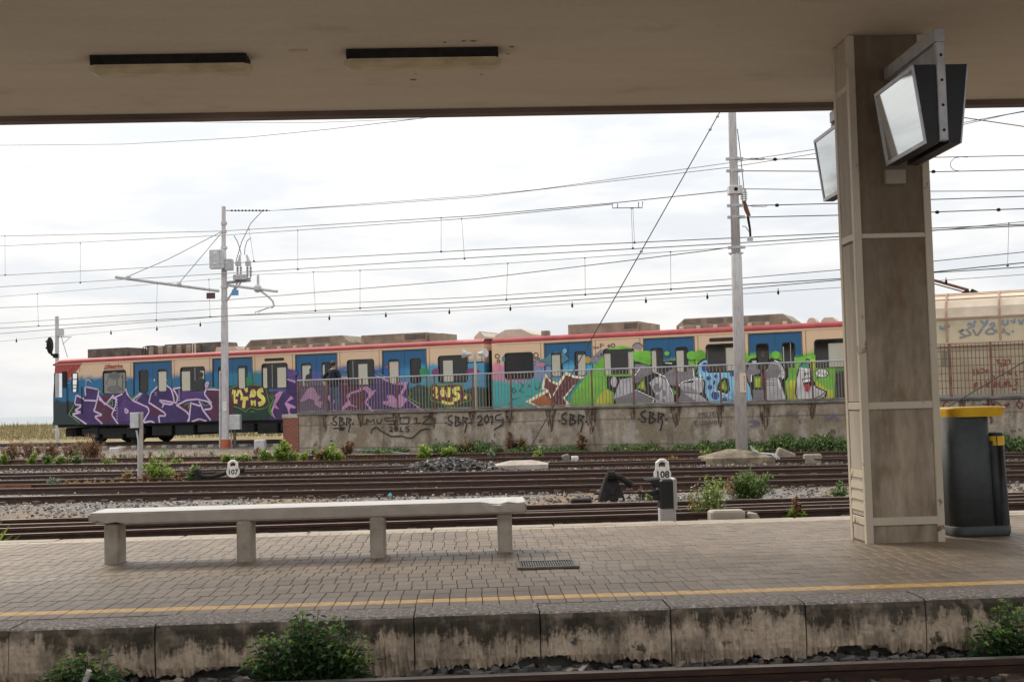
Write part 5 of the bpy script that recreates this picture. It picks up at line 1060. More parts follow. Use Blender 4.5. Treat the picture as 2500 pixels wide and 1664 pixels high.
for q, w_ in (([(1660, 675), (1692, 680), (1685, 715), (1664, 752), (1708, 755)], 30), ([(1745, 675), (1728, 715), (1745, 758), (1764, 715), (1744, 673)], 22), ([(1806, 672), (1792, 758)], 34), ([(1895, 678), (1842, 685), (1845, 720), (1890, 735), (1878, 775), (1835, 778)], 32), ([(1738, 795), (1800, 818), (1842, 806)], 24), ([(1940, 752), (1960, 764)], 28)): g3.line(2, YEL, q, w_)
for q in ([(1450, 690), (1465, 730), (1440, 760), (1550, 820)], [(1170, 545), (1240, 575)], [(860, 560), (905, 558)]): g3.line(2, GRN, q, 7)
g3.build('graffiti', carA, 'pink arrow letters on purple and the yellow number 2015', HA)
g4 = Spray(bconv, -.010, -.0006)
g4.fill(3, TQ, [(625, 622), (700, 570), (760, 545), (800, 502), (860, 490), (940, 500), (985, 560), (900, 622)]); g4.fill(3, GMT, [(1195, 565), (1310, 460), (1345, 485), (1345, 600), (1215, 605)]); g4.ell(3, paint('ochre', (.48, .30, .05)), 1175, 570, 34, 36); g4.ell(3, paint('ice_blue', (.16, .40, .52)), 945, 480, 22, 26); g4.ell(3, paint('rose', (.62, .24, .30)), 700, 620, 50, 22); g4.ell(3, paint('rose', (.62, .24, .30)), 262, 640, 34, 45); g4.ell(3, TQ, 330, 560, 18, 30)
for x, y, r_ in ((265, 533, 22), (278, 582, 14), (655, 522, 24), (640, 570, 18), (680, 560, 12), (1430, 425, 19), (1390, 430, 10)): g4.line(3, BLK, [(x + r_ * math.cos(i * .7), y + r_ * math.sin(i * .7)) for i in range(10)], 7)
for q in ([(1232, 440), (1245, 432), (1235, 455), (1252, 455)], [(1258, 445), (1268, 438), (1270, 452), (1258, 450)], [(1276, 445), (1286, 438), (1288, 452), (1276, 450)], [(1312, 405), (1298, 415), (1312, 430), (1298, 442), (1310, 445), (1314, 405)], [(1330, 405), (1332, 435)], [(1270, 525), (1290, 545)], [(1300, 505), (1325, 530)], [(1322, 505), (1300, 530)]): g4.line(3, BLK, q, 5)
g4.fill(3, CRE, [(550, 990), (690, 905), (768, 868), (703, 872), (750, 700), (800, 770), (880, 800), (958, 688), (1040, 728), (1152, 740), (1065, 790), (1005, 880), (945, 960), (1010, 1015), (1020, 1044), (690, 1055)])
g4.fill(3, MRO, [(600, 990), (720, 930), (795, 880), (735, 850), (760, 742), (800, 795), (890, 832), (960, 722), (1040, 752), (1110, 758), (1030, 830), (930, 950), (962, 1010), (950, 1040), (700, 1042)]); g4.fill(3, ORA, [(602, 990), (742, 915), (790, 960), (850, 1010), (810, 1040), (700, 1040)]); g4.line(3, CRE, [(745, 855), (790, 905), (810, 960), (900, 800)], 12)
for q in ([(480, 790), (530, 825), (488, 885), (545, 900)], [(565, 810), (600, 830), (560, 860)], [(640, 790), (655, 870), (690, 860), (700, 780)], [(450, 860), (425, 850), (415, 890), (440, 905), (455, 880), (448, 858)], [(380, 1025), (420, 965), (500, 950)], [(530, 935), (680, 940)]): g4.line(3, BLK, q, 6, taper=True)
g4.fill(3, GR2, [(1000, 1042), (1012, 930), (1130, 770), (1200, 690), (1270, 600), (1330, 540), (1362, 470), (1450, 440), (1520, 430), (1622, 448), (1642, 490), (1760, 476), (1850, 488), (1850, 602), (1790, 622), (1640, 572), (1640, 735), (1370, 735), (1372, 860), (1402, 900), (1425, 1032)])
g4.fill(3, YGR, [(1250, 1030), (1290, 930), (1362, 860), (1412, 900), (1432, 1028)]); g4.ell(3, GMT, 1680, 430, 52, 30); g4.line(3, BLK, [(1628, 440), (1650, 405), (1690, 398), (1735, 432)], 6)
g4.build('graffiti', carB, 'cream outlined brown arrow letter beside a lime green hill', HB)
g5 = Spray(bconv, -.010, -.0006)
g5.fill(3, BLK, [(1370, 740), (1440, 728), (1640, 725), (1640, 590), (1720, 585), (1790, 630), (1830, 620), (1950, 585), (2050, 575), (2250, 640), (2290, 1008), (1440, 1012), (1442, 900), (1368, 850)])
g5.fill(3, MGR, [(1650, 720), (1650, 610), (1740, 612), (1850, 650), (1950, 705), (1850, 700), (1745, 740), (1690, 800), (1655, 800)])
g5.fill(3, LGR, [(1440, 950), (1505, 765), (1632, 742), (1640, 860), (1660, 880), (1560, 1000), (1470, 1010)]); g5.fill(3, MGR, [(1440, 962), (1560, 920), (1662, 882), (1842, 970), (1832, 1010), (1480, 1010)]); g5.fill(3, LGR, [(1795, 800), (1860, 742), (1960, 752), (2010, 880), (2052, 1010), (1862, 1010), (1852, 905)]); g5.ell(3, LGR, 1440, 790, 32, 55)
g5.ell(3, MGR, 1880, 850, 45, 45); g5.ell(3, MGR, 1945, 905, 20, 35); g5.ell(3, MGR, 1880, 945, 18, 30); g5.ell(3, MGR, 1940, 980, 16, 20)
g5.fill(3, GRN, [(1665, 852), (1742, 750), (1765, 882)]); g5.fill(3, YGR, [(1690, 840), (1738, 778), (1750, 862)]); g5.fill(4, MGR, [(60, 742), (120, 690), (190, 650), (330, 642), (402, 680), (392, 760), (290, 790), (268, 830), (170, 830)]); g5.fill(4, LGR, [(245, 840), (290, 800), (380, 800), (400, 740), (470, 750), (492, 800), (480, 890), (440, 905), (270, 880)]); g5.fill(4, MGR, [(270, 880), (440, 905), (540, 990), (220, 1000)]); g5.fill(4, GRN, [(160, 850), (205, 880), (232, 905), (190, 920)])
g5.fill(4, LGR, [(290, 905), (440, 915), (530, 985), (420, 990)])
for q in ([(1650, 730), (1700, 660), (1720, 640)], [(1840, 690), (1870, 700), (1960, 740)], [(1905, 720), (1905, 850)], [(1960, 745), (2030, 900), (2045, 1000)], [(1660, 870), (1850, 960), (1830, 1005)]): g5.line(3, WHT, q, 8)
for q in ([(380, 650), (395, 760), (395, 880)], [(240, 830), (280, 790), (390, 765)], [(440, 640), (460, 760), (540, 765)], [(345, 770), (430, 765)], [(100, 600), (170, 605)]): g5.line(4, WHT, q, 8)
for i in range(4): g5.line(4, MGR, [(265, 835 + i * 16), (340, 845 + i * 14), (420, 880 + i * 12)], 5)
g5.fill(4, BLK, [(405, 700), (430, 600), (480, 560), (522, 560), (525, 690), (805, 690), (805, 1002), (545, 1002), (495, 905), (500, 800), (480, 700)]); g5.fill(4, LBL, [(425, 690), (445, 605), (490, 575), (522, 572), (526, 700), (805, 695), (805, 1000), (550, 1000), (505, 900), (505, 790), (480, 740), (440, 735)])
for x, y, rx, ry in ((500, 645, 30, 50), (540, 755, 24, 24), (612, 735, 19, 20), (552, 845, 24, 25), (605, 925, 40, 45), (700, 970, 24, 22), (775, 712, 22, 26)): g5.ell(4, DBL, x, y, rx, ry)
g5.fill(4, BLK, [(615, 880), (640, 800), (690, 745), (740, 760), (755, 880), (720, 910)]); g5.fill(4, GRN, [(640, 855), (675, 790), (705, 770), (728, 860), (715, 885)]); g5.fill(4, YGR, [(660, 852), (690, 800), (712, 860)]); g5.fill(4, BLK, [(580, 800), (600, 770), (605, 800), (590, 830)])
for q in ([(590, 870), (610, 890), (640, 880)], [(640, 885), (780, 960)], [(455, 720), (460, 790)]): g5.line(4, WHT, q, 7)
for x, y, rx, ry in ((370, 525, 55, 45), (450, 520, 60, 50), (120, 505, 26, 22), (1000, 560, 80, 40), (1215, 520, 45, 40), (1400, 590, 60, 50)): g5.ell(4, GR2, x, y, rx, ry)
g5.fill(4, LBL, [(915, 760), (955, 850), (985, 985), (915, 990)])
g5.fill(4, BLK, [(915, 620), (960, 560), (1030, 545), (1062, 590), (1110, 600), (1170, 548), (1262, 575), (1335, 660), (1345, 740), (1290, 775), (1332, 980), (980, 990), (975, 800), (915, 740)])
g5.fill(4, MGR, [(920, 700), (945, 620), (1000, 580), (1050, 592), (1062, 700), (975, 728), (965, 800), (945, 800)]); g5.fill(4, LGR, [(975, 580), (1040, 572), (1045, 600), (985, 610)]); g5.fill(4, LGR, [(1112, 760), (1112, 690), (1180, 590), (1262, 602), (1312, 690), (1305, 745), (1245, 750), (1322, 970), (1112, 972)]); g5.fill(4, MGR, [(1112, 700), (1175, 610), (1245, 620), (1265, 700), (1235, 745), (1112, 768)]); g5.fill(4, MGR, [(982, 870), (1095, 870), (1100, 985), (990, 985)]); g5.fill(4, MRO, [(1065, 705), (1095, 710), (1095, 860), (1065, 852)])
g5.fill(4, GRN, [(1000, 738), (1065, 738), (1065, 850), (1000, 850)]); g5.fill(4, YGR, [(1015, 760), (1052, 760), (1052, 840), (1015, 840)])
for q in ([(1120, 770), (1210, 770), (1260, 740)], [(1120, 800), (1220, 798)], [(1120, 825), (1225, 820)]): g5.line(4, MGR, q, 6)
for q in ([(1235, 760), (1300, 960)], [(970, 720), (970, 790)], [(1200, 575), (1260, 600)], [(1290, 690), (1310, 720), (1280, 760)]): g5.line(4, WHT, q, 8)
g5.fill(4, GR2, [(1335, 980), (1308, 800), (1345, 735), (1345, 660), (1400, 560), (1500, 530), (1615, 520), (1622, 652), (1820, 652), (1808, 820), (1812, 962)]); g5.fill(4, YGR, [(1345, 970), (1325, 820), (1372, 770), (1420, 780), (1420, 970)]); g5.fill(4, YGR, [(1560, 780), (1640, 790), (1720, 860), (1790, 880), (1790, 955), (1600, 960)]); g5.fill(4, YGR, [(1560, 560), (1612, 560), (1612, 660), (1570, 700)])
g5.fill(4, BLK, [(1408, 905), (1418, 760), (1448, 632), (1480, 598), (1560, 605), (1578, 760), (1630, 838), (1700, 872), (1735, 885), (1725, 945), (1690, 968), (1432, 972)]); g5.fill(4, paint('ghost_white', (.58, .57, .58)), [(1420, 905), (1430, 765), (1458, 645), (1555, 650), (1564, 765), (1618, 850), (1700, 885), (1718, 895), (1705, 940), (1600, 968), (1442, 966)]); g5.fill(4, TEA, [(1452, 645), (1488, 605), (1545, 608), (1558, 660)]); g5.line(4, WHT, [(1450, 652), (1556, 668)], 10); g5.line(4, BLK, [(1520, 598), (1525, 555), (1560, 575)], 9)
g5.ell(4, BLK, 1511, 712, 9, 18); g5.ell(4, BLK, 1541, 708, 9, 16); g5.fill(4, BLK, [(1478, 762), (1568, 748), (1578, 820), (1545, 890), (1505, 855)]); g5.fill(4, WHT, [(1490, 770), (1560, 760), (1562, 786), (1495, 800)]); g5.ell(4, RDD, 1535, 850, 30, 42); g5.line(4, BLK, [(1570, 760), (1610, 800), (1585, 840)], 8); g5.line(4, BLK, [(1600, 960), (1680, 925), (1710, 890)], 7)
g5.fill(4, BLK, [(1640, 735), (1620, 765), (1672, 742)]); g5.ell(4, BLK, 1680, 703, 69, 45); g5.ell(4, WHT, 1680, 703, 62, 39)
for q in ([(1635, 690), (1650, 705), (1662, 688)], [(1650, 705), (1648, 722)], [(1672, 692), (1668, 712), (1682, 715)], [(1690, 700), (1700, 695), (1692, 722), (1712, 724)], [(1720, 700), (1716, 722)]): g5.line(4, BLK, q, 5)
g5.build('graffiti', carB, 'grey and light blue spotted letters with a laughing white cartoon face', HB)
def text(body, size, mm, parent, loc, rot=(R(90), 0, 0), shear=0.0, ext=.001, align='LEFT', name='lettering', bold=0.0):
    cu = bpy.data.curves.new(name, 'FONT'); cu.body = body; cu.size = size; cu.extrude = ext; cu.shear = shear; cu.align_x = align; cu.offset = bold; cu.resolution_u = 3
    t = bpy.data.objects.new(name, cu); C.objects.link(t); bpy.context.view_layer.update()
    me = bpy.data.meshes.new_from_object(t.evaluated_get(bpy.context.evaluated_depsgraph_get())); bpy.data.objects.remove(t)
    me.materials.clear(); me.materials.append(mm); o = link(name, me, parent, loc); o.rotation_euler = rot; return o
a, za = cx(1, 640, 545); b, _ = cx(1, 800, 545); h = cx(1, 700, 512)[1] - cx(1, 700, 545)[1]
text('Beatrice', h * 1.62, RDL, carA, (a - SA0, -.008, za), shear=.25, bold=.008)
m = MB(); x0 = cx(1, 605, 545)[0] - SA0; x1 = cx(1, 636, 545)[0] - SA0; m.poly([(x0, -.006, za - .04), (x1, -.006, za - .04), (x1 + .05, -.006, za + h), (x0 + .05, -.006, za + h)]); m.poly([(x1, -.006, za - .045), (b - SA0, -.006, za - .045), (b - SA0, -.006, za - .03), (x1, -.006, za - .03)]); m.build('name_plate', RDL, carA)
text('M', h * 1.1, paint('plate_cream', (.62, .50, .36)), carA, (x0 + .03, -.009, za), shear=.25)
g6 = Spray(aconv, -.004, -.0006)                      # sprayed-over first windows
wgr = mat('grey_film_on_glass', (.10, .10, .10), (.17, .17, .165), .5, 4); g6.ell(1, wgr, 705, 618, 52, 40); g6.ell(1, wgr, 705, 742, 70, 34); g6.line(1, wgr, [(625, 700), (650, 610), (700, 578), (760, 600), (795, 680)], 10); g6.build('window_film', carA)
# ------------------------------------------------------------------ people
def person(name, label, loc, rotz, pose, top, legs, hair=True, hood=False, scale=1.0):
    """One skinned figure facing -Y in its own frame; pose: dict of joint -> position overrides."""
    J = {'pelvis': (0, 0, .93), 'waist': (0, -.01, 1.08), 'chest': (0, -.005, 1.30), 'neck0': (0, .01, 1.46), 'neck': (0, .0, 1.52), 'head0': (0, -.015, 1.585), 'head1': (0, -.02, 1.67), 'crown': (0, -.01, 1.735),
         'shL': (.17, .01, 1.41), 'elL': (.25, .02, 1.14), 'wrL': (.27, -.06, .90), 'haL': (.27, -.09, .82), 'shR': (-.17, .01, 1.41), 'elR': (-.25, .02, 1.14), 'wrR': (-.27, -.06, .90), 'haR': (-.27, -.09, .82),
         'hiL': (.095, 0, .88), 'knL': (.11, -.02, .49), 'anL': (.115, .02, .09), 'toL': (.12, -.15, .035), 'hiR': (-.095, 0, .88), 'knR': (-.11, -.02, .49), 'anR': (-.115, .02, .09), 'toR': (-.12, -.15, .035)}
    J.update(pose)
    rad = {'pelvis': .16, 'waist': .165, 'chest': .20, 'neck0': .095, 'neck': .055, 'head0': .078, 'head1': .098, 'crown': .072, 'sh': .09, 'el': .064, 'wr': .036, 'ha': .036, 'hi': .098, 'kn': .066, 'an': .046, 'to': .04}
    if hood: rad.update({'head0': .11, 'head1': .125, 'crown': .09, 'neck': .09})
    E = [('pelvis', 'waist'), ('waist', 'chest'), ('chest', 'neck0'), ('neck0', 'neck'), ('neck', 'head0'), ('head0', 'head1'), ('head1', 'crown')]
    for s_ in 'LR': E += [('neck0', 'sh' + s_), ('sh' + s_, 'el' + s_), ('el' + s_, 'wr' + s_), ('wr' + s_, 'ha' + s_), ('pelvis', 'hi' + s_), ('hi' + s_, 'kn' + s_), ('kn' + s_, 'an' + s_), ('an' + s_, 'to' + s_)]
    names = list(J); vs_ = [Vector(J[k]) * scale for k in names]; rs = [(rad.get(k) or rad[k[:2]]) * scale for k in names]; ed = [(names.index(a), names.index(b)) for a, b in E]
    for s_ in 'LR':                                   # fingers and thumb
        h_ = names.index('ha' + s_); d = (vs_[h_] - vs_[names.index('wr' + s_)]).normalized(); sd_ = d.cross(Vector((0, 0, 1))).normalized() if abs(d.z) < .9 else Vector((0, 1, 0))
        for k, (off, ln) in enumerate(((-.030, .065), (-.010, .075), (.010, .07), (.028, .055))):
            b0 = len(vs_); vs_ += [vs_[h_] + sd_ * off * scale + d * .03 * scale, vs_[h_] + sd_ * off * 1.1 * scale + d * (.03 + ln) * scale + Vector((0, -.015, -.008))]; rs += [.011 * scale, .008 * scale]; ed += [(h_, b0), (b0, b0 + 1)]
        b0 = len(vs_); vs_ += [vs_[h_] + sd_ * -.045 * scale, vs_[h_] + sd_ * -.062 * scale + d * .04 * scale]; rs += [.012 * scale, .009 * scale]; ed += [(h_, b0), (b0, b0 + 1)]
    me = bpy.data.meshes.new(name); me.from_pydata([tuple(v) for v in vs_], ed, []); o = bpy.data.objects.new(name, me); C.objects.link(o)
    sk = o.modifiers.new('skin', 'SKIN'); sk.use_smooth_shade = True
    for v, r_ in zip(me.skin_vertices[0].data, rs): v.radius = (r_, r_ * .8 if r_ > .12 else r_)
    me.skin_vertices[0].data[0].use_root = True
    su = o.modifiers.new('sub', 'SUBSURF'); su.levels = 1; su.render_levels = 1
    bpy.context.view_layer.update(); nm = bpy.data.meshes.new_from_object(o.evaluated_get(bpy.context.evaluated_depsgraph_get())); bpy.data.objects.remove(o)
    nm.materials.clear()
    for q in (top, legs, SKIN, SHOE): nm.materials.append(q)
    hp = [Vector(J['ha' + s_]) * scale for s_ in 'LR']; nk = Vector(J['neck']) * scale; pz = J['pelvis'][2] * scale
    for p in nm.polygons:
        c = p.center
        if c.z > nk.z - .01 * scale and not hood: k = 2
        elif any((c - h_).length < .10 * scale for h_ in hp): k = 2
        elif min(J['anL'][2], J['anR'][2]) * scale + .02 > c.z: k = 3
        elif c.z < pz - .02 * scale: k = 1
        else: k = 0
        p.material_index = k
    o = link(name, nm, None, loc, rotz); tag(o, label, 'person')
    hd = Vector(J['head1']) * scale
    if hair and not hood:
        m = MB(); m.ball((hd.x, hd.y + .016 * scale, hd.z + .018 * scale), .108 * scale, 12, 8, sc=(.92, 1, 1.02)); m.v = [(x, y, z if not (y < hd.y - .03 * scale and z < hd.z + .05 * scale) else hd.z + .05 * scale) for x, y, z in m.v]; m.build('hair', HAIRM, o, smooth=True)
    f = MB(); f.ball((hd.x, hd.y - .103 * scale, hd.z - .022 * scale), .016 * scale, 6, 4, sc=(.8, 1.1, 1.4)); f.build('nose', SKIN, o, smooth=True)
    for s_ in (-1, 1):
        f = MB(); f.ball((hd.x + s_ * .034 * scale, hd.y - .088 * scale, hd.z + .008 * scale), .011 * scale, 6, 4); f.build('eye', HAIRM, o)
        if not hood: f = MB(); f.ball((hd.x + s_ * .098 * scale, hd.y + .005, hd.z - .008 * scale), .024 * scale, 6, 4, sc=(.4, .8, 1.3)); f.build('ear', SKIN, o, smooth=True)
    f = MB(); f.box(hd.x - .022 * scale, hd.x + .022 * scale, hd.y - .098 * scale, hd.y - .088 * scale, hd.z - .062 * scale, hd.z - .054 * scale); f.build('mouth', mat('lips', (.22, .08, .07), None, .6), o)
    return o
sm_, _ = wl(815, 950, -.75); mp_ = ww(sm_, ZP, .75)
man = person('person', 'man seen from behind in navy jacket and jeans, hand on hip, behind the railing', mp_, TA + R(180 - 12), {'shL': (.20, .01, 1.42), 'shR': (-.20, .01, 1.42), 'elL': (.43, .08, 1.20), 'wrL': (.24, -.04, 1.03), 'haL': (.17, -.09, 1.0), 'elR': (-.27, -.02, 1.14), 'wrR': (-.26, -.20, 1.02), 'haR': (-.25, -.27, 1.0), 'head1': (.01, -.03, 1.67)}, NAVY, JEANS)
m = MB(); m.tube([(0.075 * math.cos(a * .52), .005 + .07 * math.sin(a * .52), 1.50) for a in range(13)], .018, 5); m.build('collar', NAVY, man)
def passenger(cx_, c, label, face, sc=.97, hood=False, seat=False, dep=1.6):
    s_ = cx(c, cx_, 600)[0]; s_ -= dep * .33
    p = TP + tu * s_ + tn * dep + Vector((0, 0, 1.12))
    return person('person', label, p, TA + face, {}, BLACKC, BLACKC, hood=hood, scale=sc)
passenger(555, 2, 'passenger in a dark hood standing inside the train at a door window', R(30), 1.0, hood=True, dep=.55)
passenger(1480, 1, 'dark clothed passenger inside the train between purple letters and cab', R(200), .98, dep=.6)
passenger(1110, 4, 'passenger in black inside the car, behind the door beside the cartoon face', R(10), .98, dep=.5)
# ------------------------------------------------------------------ track under the train
def tw(s_, y, z=0): return TP + tu * s_ + tn * y + Vector((0, 0, z))
for y, nm in ((.58, 'T1'), (2.09, 'T2')): RP[nm] = [tw(-60 + 4 * i, y, .13) for i in range(26)]
tt = track(['T1', 'T2'], 'track under the graffitied train', [RAILTOP, RAILTOP])
o = Vector(tt.location); me = MB().cbox(-1.2, 1.2, -.13, .13, -.2, 0, .02).mesh('sleeper', CONC)
for i in range(46):
    p = tw(-30 + i * .75, 1.33, .02) - o; q = link('sleeper', me, tt, p, TA + R(90))
m = MB(); m.quadbox([tw(-60, .1, -.2), tw(60, .1, -.2), tw(60, 3.0, -.2), tw(-60, 3.0, -.2), tw(-60, .22, .012), tw(60, .22, .012), tw(60, 2.7, .012), tw(-60, 2.7, .012)]); tag(m.build('ballast_bed', BALLAST), kind='structure')
# dune behind the train
def build_dune():
    m = MB(); rn = random.Random(2); nx, ny = 70, 9
    for j in range(ny):
        for i in range(nx):
            s_ = -70 + i * 1.6; y = 7 + j * 2.2; h = math.sin(math.pi * min(1, j / (ny - 1))) * (.62 + .22 * math.sin(s_ * .45) + .14 * math.sin(s_ * 1.3 + j))
            m.v.append(tuple(tw(s_, y, -.1 + max(0, h) + rn.uniform(-.03, .03))))
    for j in range(ny - 1):
        for i in range(nx - 1): m.face((j * nx + i, j * nx + i + 1, (j + 1) * nx + i + 1, (j + 1) * nx + i))
    tag(m.build('dune', DUNE, smooth=True), kind='structure')
build_dune()
# ------------------------------------------------------------------ plants
def blade(m, p, d, up, ln, wd, t):
    d = d.normalized(); s_ = d.cross(up); s_ = s_.normalized() if s_.length > 1e-4 else Vector((1, 0, 0))
    k = len(m.v); m.v += [tuple(p), tuple(p + d * ln * .45 + s_ * wd), tuple(p + d * ln + up * ln * .08), tuple(p + d * ln * .45 - s_ * wd)]; m.face((k, k + 1, k + 2, k + 3), 0, t)
def rdir(rn, zmin=-.2):
    while True:
        v = Vector((rn.uniform(-1, 1), rn.uniform(-1, 1), rn.uniform(zmin, 1)))
        if .1 < v.length < 1: return v.normalized()
def bush(name, label, cat, base, w_, h, n, leaf, mm, group=None, depth=None, stems=6, seed=1, kind='round', stem=GSTEM, ls=(.6, 1.3), dry=None):
    """A plant rooted at base: stems that fan out, each clothed with leaves to its tip."""
    rn = random.Random(seed); root = empty(name, base, 0, label, cat, group); depth = depth or w_ * .7
    st = MB(); lf = MB(); ld = MB(); tips = []
    for i in range(stems):
        a = rn.uniform(0, 6.28); r_ = rn.random() ** .6; q = Vector((math.cos(a) * r_ * w_ * .5, math.sin(a) * r_ * depth * .5, 0)); hh = h * (1 - .55 * r_ * r_) * rn.uniform(.6, 1.05) * rn.choice((1, 1, 1, 1.3))
        b0 = q * .35; mid = b0.lerp(q, .5) + Vector((rn.uniform(-.03, .03), 0, hh * .55)); tip = q + Vector((0, 0, hh))
        st.tube([b0 - Vector((0, 0, .03)), mid, tip], [.006 + h * .006, .004 + h * .004, .002], 4); tips.append((b0, mid, tip))
    for i in range(n):
        b0, mid, tip = tips[rn.randrange(len(tips))]; t = rn.random() ** .6; p = (b0.lerp(mid, t * 2) if t < .5 else mid.lerp(tip, t * 2 - 1))
        sp_ = (.22 if kind == 'spike' else .5) * (1 - .6 * t) * min(w_, h) * .6; p = p + Vector((rn.gauss(0, sp_ * .5), rn.gauss(0, sp_ * .5), rn.gauss(0, sp_ * .25))); p.z = max(.0, p.z)
        d = rdir(rn, -.25); tgt = ld if dry and rn.random() < dry[1] and p.x < dry[2] * w_ else lf
        blade(tgt, p, d, Vector((0, 0, 1)), leaf * rn.uniform(*ls), leaf * rn.uniform(.22, .42), max(.001, min(1, .15 + .55 * t + rn.gauss(0, .2))))
    st.build('stem', stem, root); lf.build('foliage', mm, root)
    if ld.v: ld.build('dry_foliage', dry[0], root)
    return root
def gp(px, py): return ground(px, py)
def sz(p): return p.y / F                             # metres per photo pixel there
def weed(px, py, wpx, hpx, mm, label, n=120, leaf=None, seed=1, kind='round', stems=8, group=None, name='weed', cat='weed', **kw):
    p = gp(px, py); k = sz(p); return bush(name, label, cat, (p.x, p.y, gz(p.y) - .03), wpx * k, hpx * k * 1.25, int(n * 2.6), leaf * 1.15 if leaf else .06 + .0012 * p.y, mm, group, stems=stems, seed=seed, kind=kind, **kw)
weed(385, 1176, 74, 58, BRIGHT, 'bright green bushy weed at the foot of the small box post', 260, seed=2, stems=10)
weed(8, 1132, 24, 20, BRIGHT, 'bright green tuft beside brown dry brush', 70, seed=3)
for i, (x, w_) in enumerate(((80, 34), (112, 30), (150, 42), (186, 30))): weed(x, 1133, w_, 20, MIDG if i % 2 else BRIGHT, ('first', 'second', 'third', 'fourth')[i] + ' low weed between the rusty rails from the bright green tuft', 80, seed=5 + i, group='weeds below the brown brush')
for i, (x, w_, h_) in enumerate(((35, 60, 26), (75, 54, 24), (120, 50, 22), (165, 60, 26), (205, 66, 32), (235, 46, 26))): weed(x, 1119, w_ * 1.15, h_ * 1.45, DRY, ('sixth', 'fifth', 'fourth', 'third', 'second', 'first')[i] + ' brown dry brush from the box post, before the train', 620, leaf=.05, seed=20 + i, group='brown dry brush before the train', name='dry_brush', cat='dry brush', stems=16, stem=BROWNW)
weed(130, 1189, 62, 16, SILVER, 'low silvery green leafy plant beside the rusted splice bar', 90, seed=31, stems=9)
weed(6, 1182, 14, 5, SILVER, 'small silvery sprig on the rusted splice bar', 20, seed=32)
for i, x in enumerate(range(165, 420, 22)): weed(x, 1185, 26, 11, OCHRE, ('first', 'second', 'third', 'fourth', 'fifth', 'sixth', 'seventh', 'eighth', 'ninth', 'tenth', 'eleventh', 'twelfth')[i] + ' low ochre dry weed along the rusty rail from the silvery plant', 60, leaf=.05, seed=40 + i, group='ochre dry weeds along the rail', stem=BROWNW)
weed(472, 1182, 40, 42, MIDG, 'grey green weed beside the 107 point lever', 130, seed=60)
weed(440, 1182, 36, 26, DRY, 'thin reddish dry weed between two green weeds', 70, seed=61, stem=BROWNW)
for i, (x, y, w_, h_, n_, lab) in enumerate(((552, 1128, 42, 17, 90, 'first low green weed from the orange pole base'), (597, 1125, 36, 19, 90, 'second low green weed from the orange pole base'), (647, 1126, 38, 26, 110, 'loose green weed beside the big round bush'), (742, 1123, 26, 16, 60, 'small green weed between the two round bushes'))): weed(x, y, w_, h_, BRIGHT, lab, n_, seed=70 + i)
weed(694, 1131, 66, 42, BRIGHT, 'big round bright green bush in front of the brick pier', 420, seed=75, stems=18, name='bush', cat='bush')
weed(805, 1132, 74, 38, BRIGHT, 'round green bush with a brown dry side in front of the wall', 440, seed=76, stems=18, name='bush', cat='bush', dry=(DRY, .8, -.12))
weed(765, 1112, 60, 18, MIDG, 'dull olive clump at the foot of the wall behind the bushes', 120, seed=77)
weed(848, 1116, 46, 36, DRY, 'tall brown dry weed against the wall beside the round bush', 130, seed=78, stem=BROWNW, kind='spike')
weed(1045, 1119, 60, 26, BRIGHT, 'wide light green weed between the rails below the MUSO1Z tag', 170, seed=80); weed(1095, 1117, 42, 24, BRIGHT, 'smaller light green weed beside the wide one', 110, seed=81)
weed(1199, 1116, 17, 12, SILVER, 'pale yellow green sprig on the rail', 30, seed=82); weed(1314, 1120, 22, 18, BRIGHT, 'bright sprig beside the guy anchor', 50, seed=83)
for i, (x, w_, h_) in enumerate(((1140, 40, 34), (1276, 34, 26), (1420, 46, 36), (1250, 60, 30))): weed(x, 1104 - i, w_, h_, DRY if i != 1 else STRAW, ('brown dry weed in the ground cover below the first SBR 2015 tag', 'straw coloured dry weed right behind the guy wire foot', 'tall brown dry weed below the two plain SBR tags', 'brown dry weed at the wall just before the guy wire')[i], 120, seed=85 + i, kind='spike', stem=BROWNW, group='brown dry weeds at the wall foot')
weed(1728, 1088, 60, 62, MIDG, 'olive spindly weed climbing the wall beside the tall pole', 170, seed=90, kind='spike', leaf=.06, stem=BROWNW)
weed(1735, 1266, 112, 84, BRIGHT, 'loose yellowish bush beside the dwarf signal', 300, leaf=.05, seed=91, stems=16, name='bush', cat='bush', dry=(DRY, .5, -.2))
weed(1825, 1222, 130, 62, MIDG, 'dense green bush between the rails near the pillar', 900, leaf=.05, seed=92, stems=34, name='bush', cat='bush', dry=(DRY, .7, -.25))
weed(2047, 1212, 44, 34, MIDG, 'dark green weed half hidden by the pillar', 170, leaf=.045, seed=93, stems=12)
weed(2320, 1205, 40, 50, MIDG, 'tall green weed between the pillar and the litter bin', 170, leaf=.05, seed=94, stems=12)
weed(1943, 1266, 34, 60, DRY, 'tall dry seed head plant at the far platform edge', 160, leaf=.035, seed=95, kind='spike', stems=5, stem=BROWNW); weed(1945, 1265, 46, 20, BRIGHT, 'green grass blades at the foot of the dry seed head plant', 40, leaf=.09, seed=96)
weed(2030, 1258, 24, 22, DRY, 'small dry plant at the platform edge beside the pillar', 50, leaf=.03, seed=97, kind='spike', stem=BROWNW)
weed(1570, 1214, 30, 26, DRY, 'small dry weeds between lever and dwarf signal', 60, leaf=.04, seed=98, kind='spike'); weed(1590, 1218, 34, 18, BRIGHT, 'small green weeds at the dwarf signal', 60, leaf=.05, seed=99)
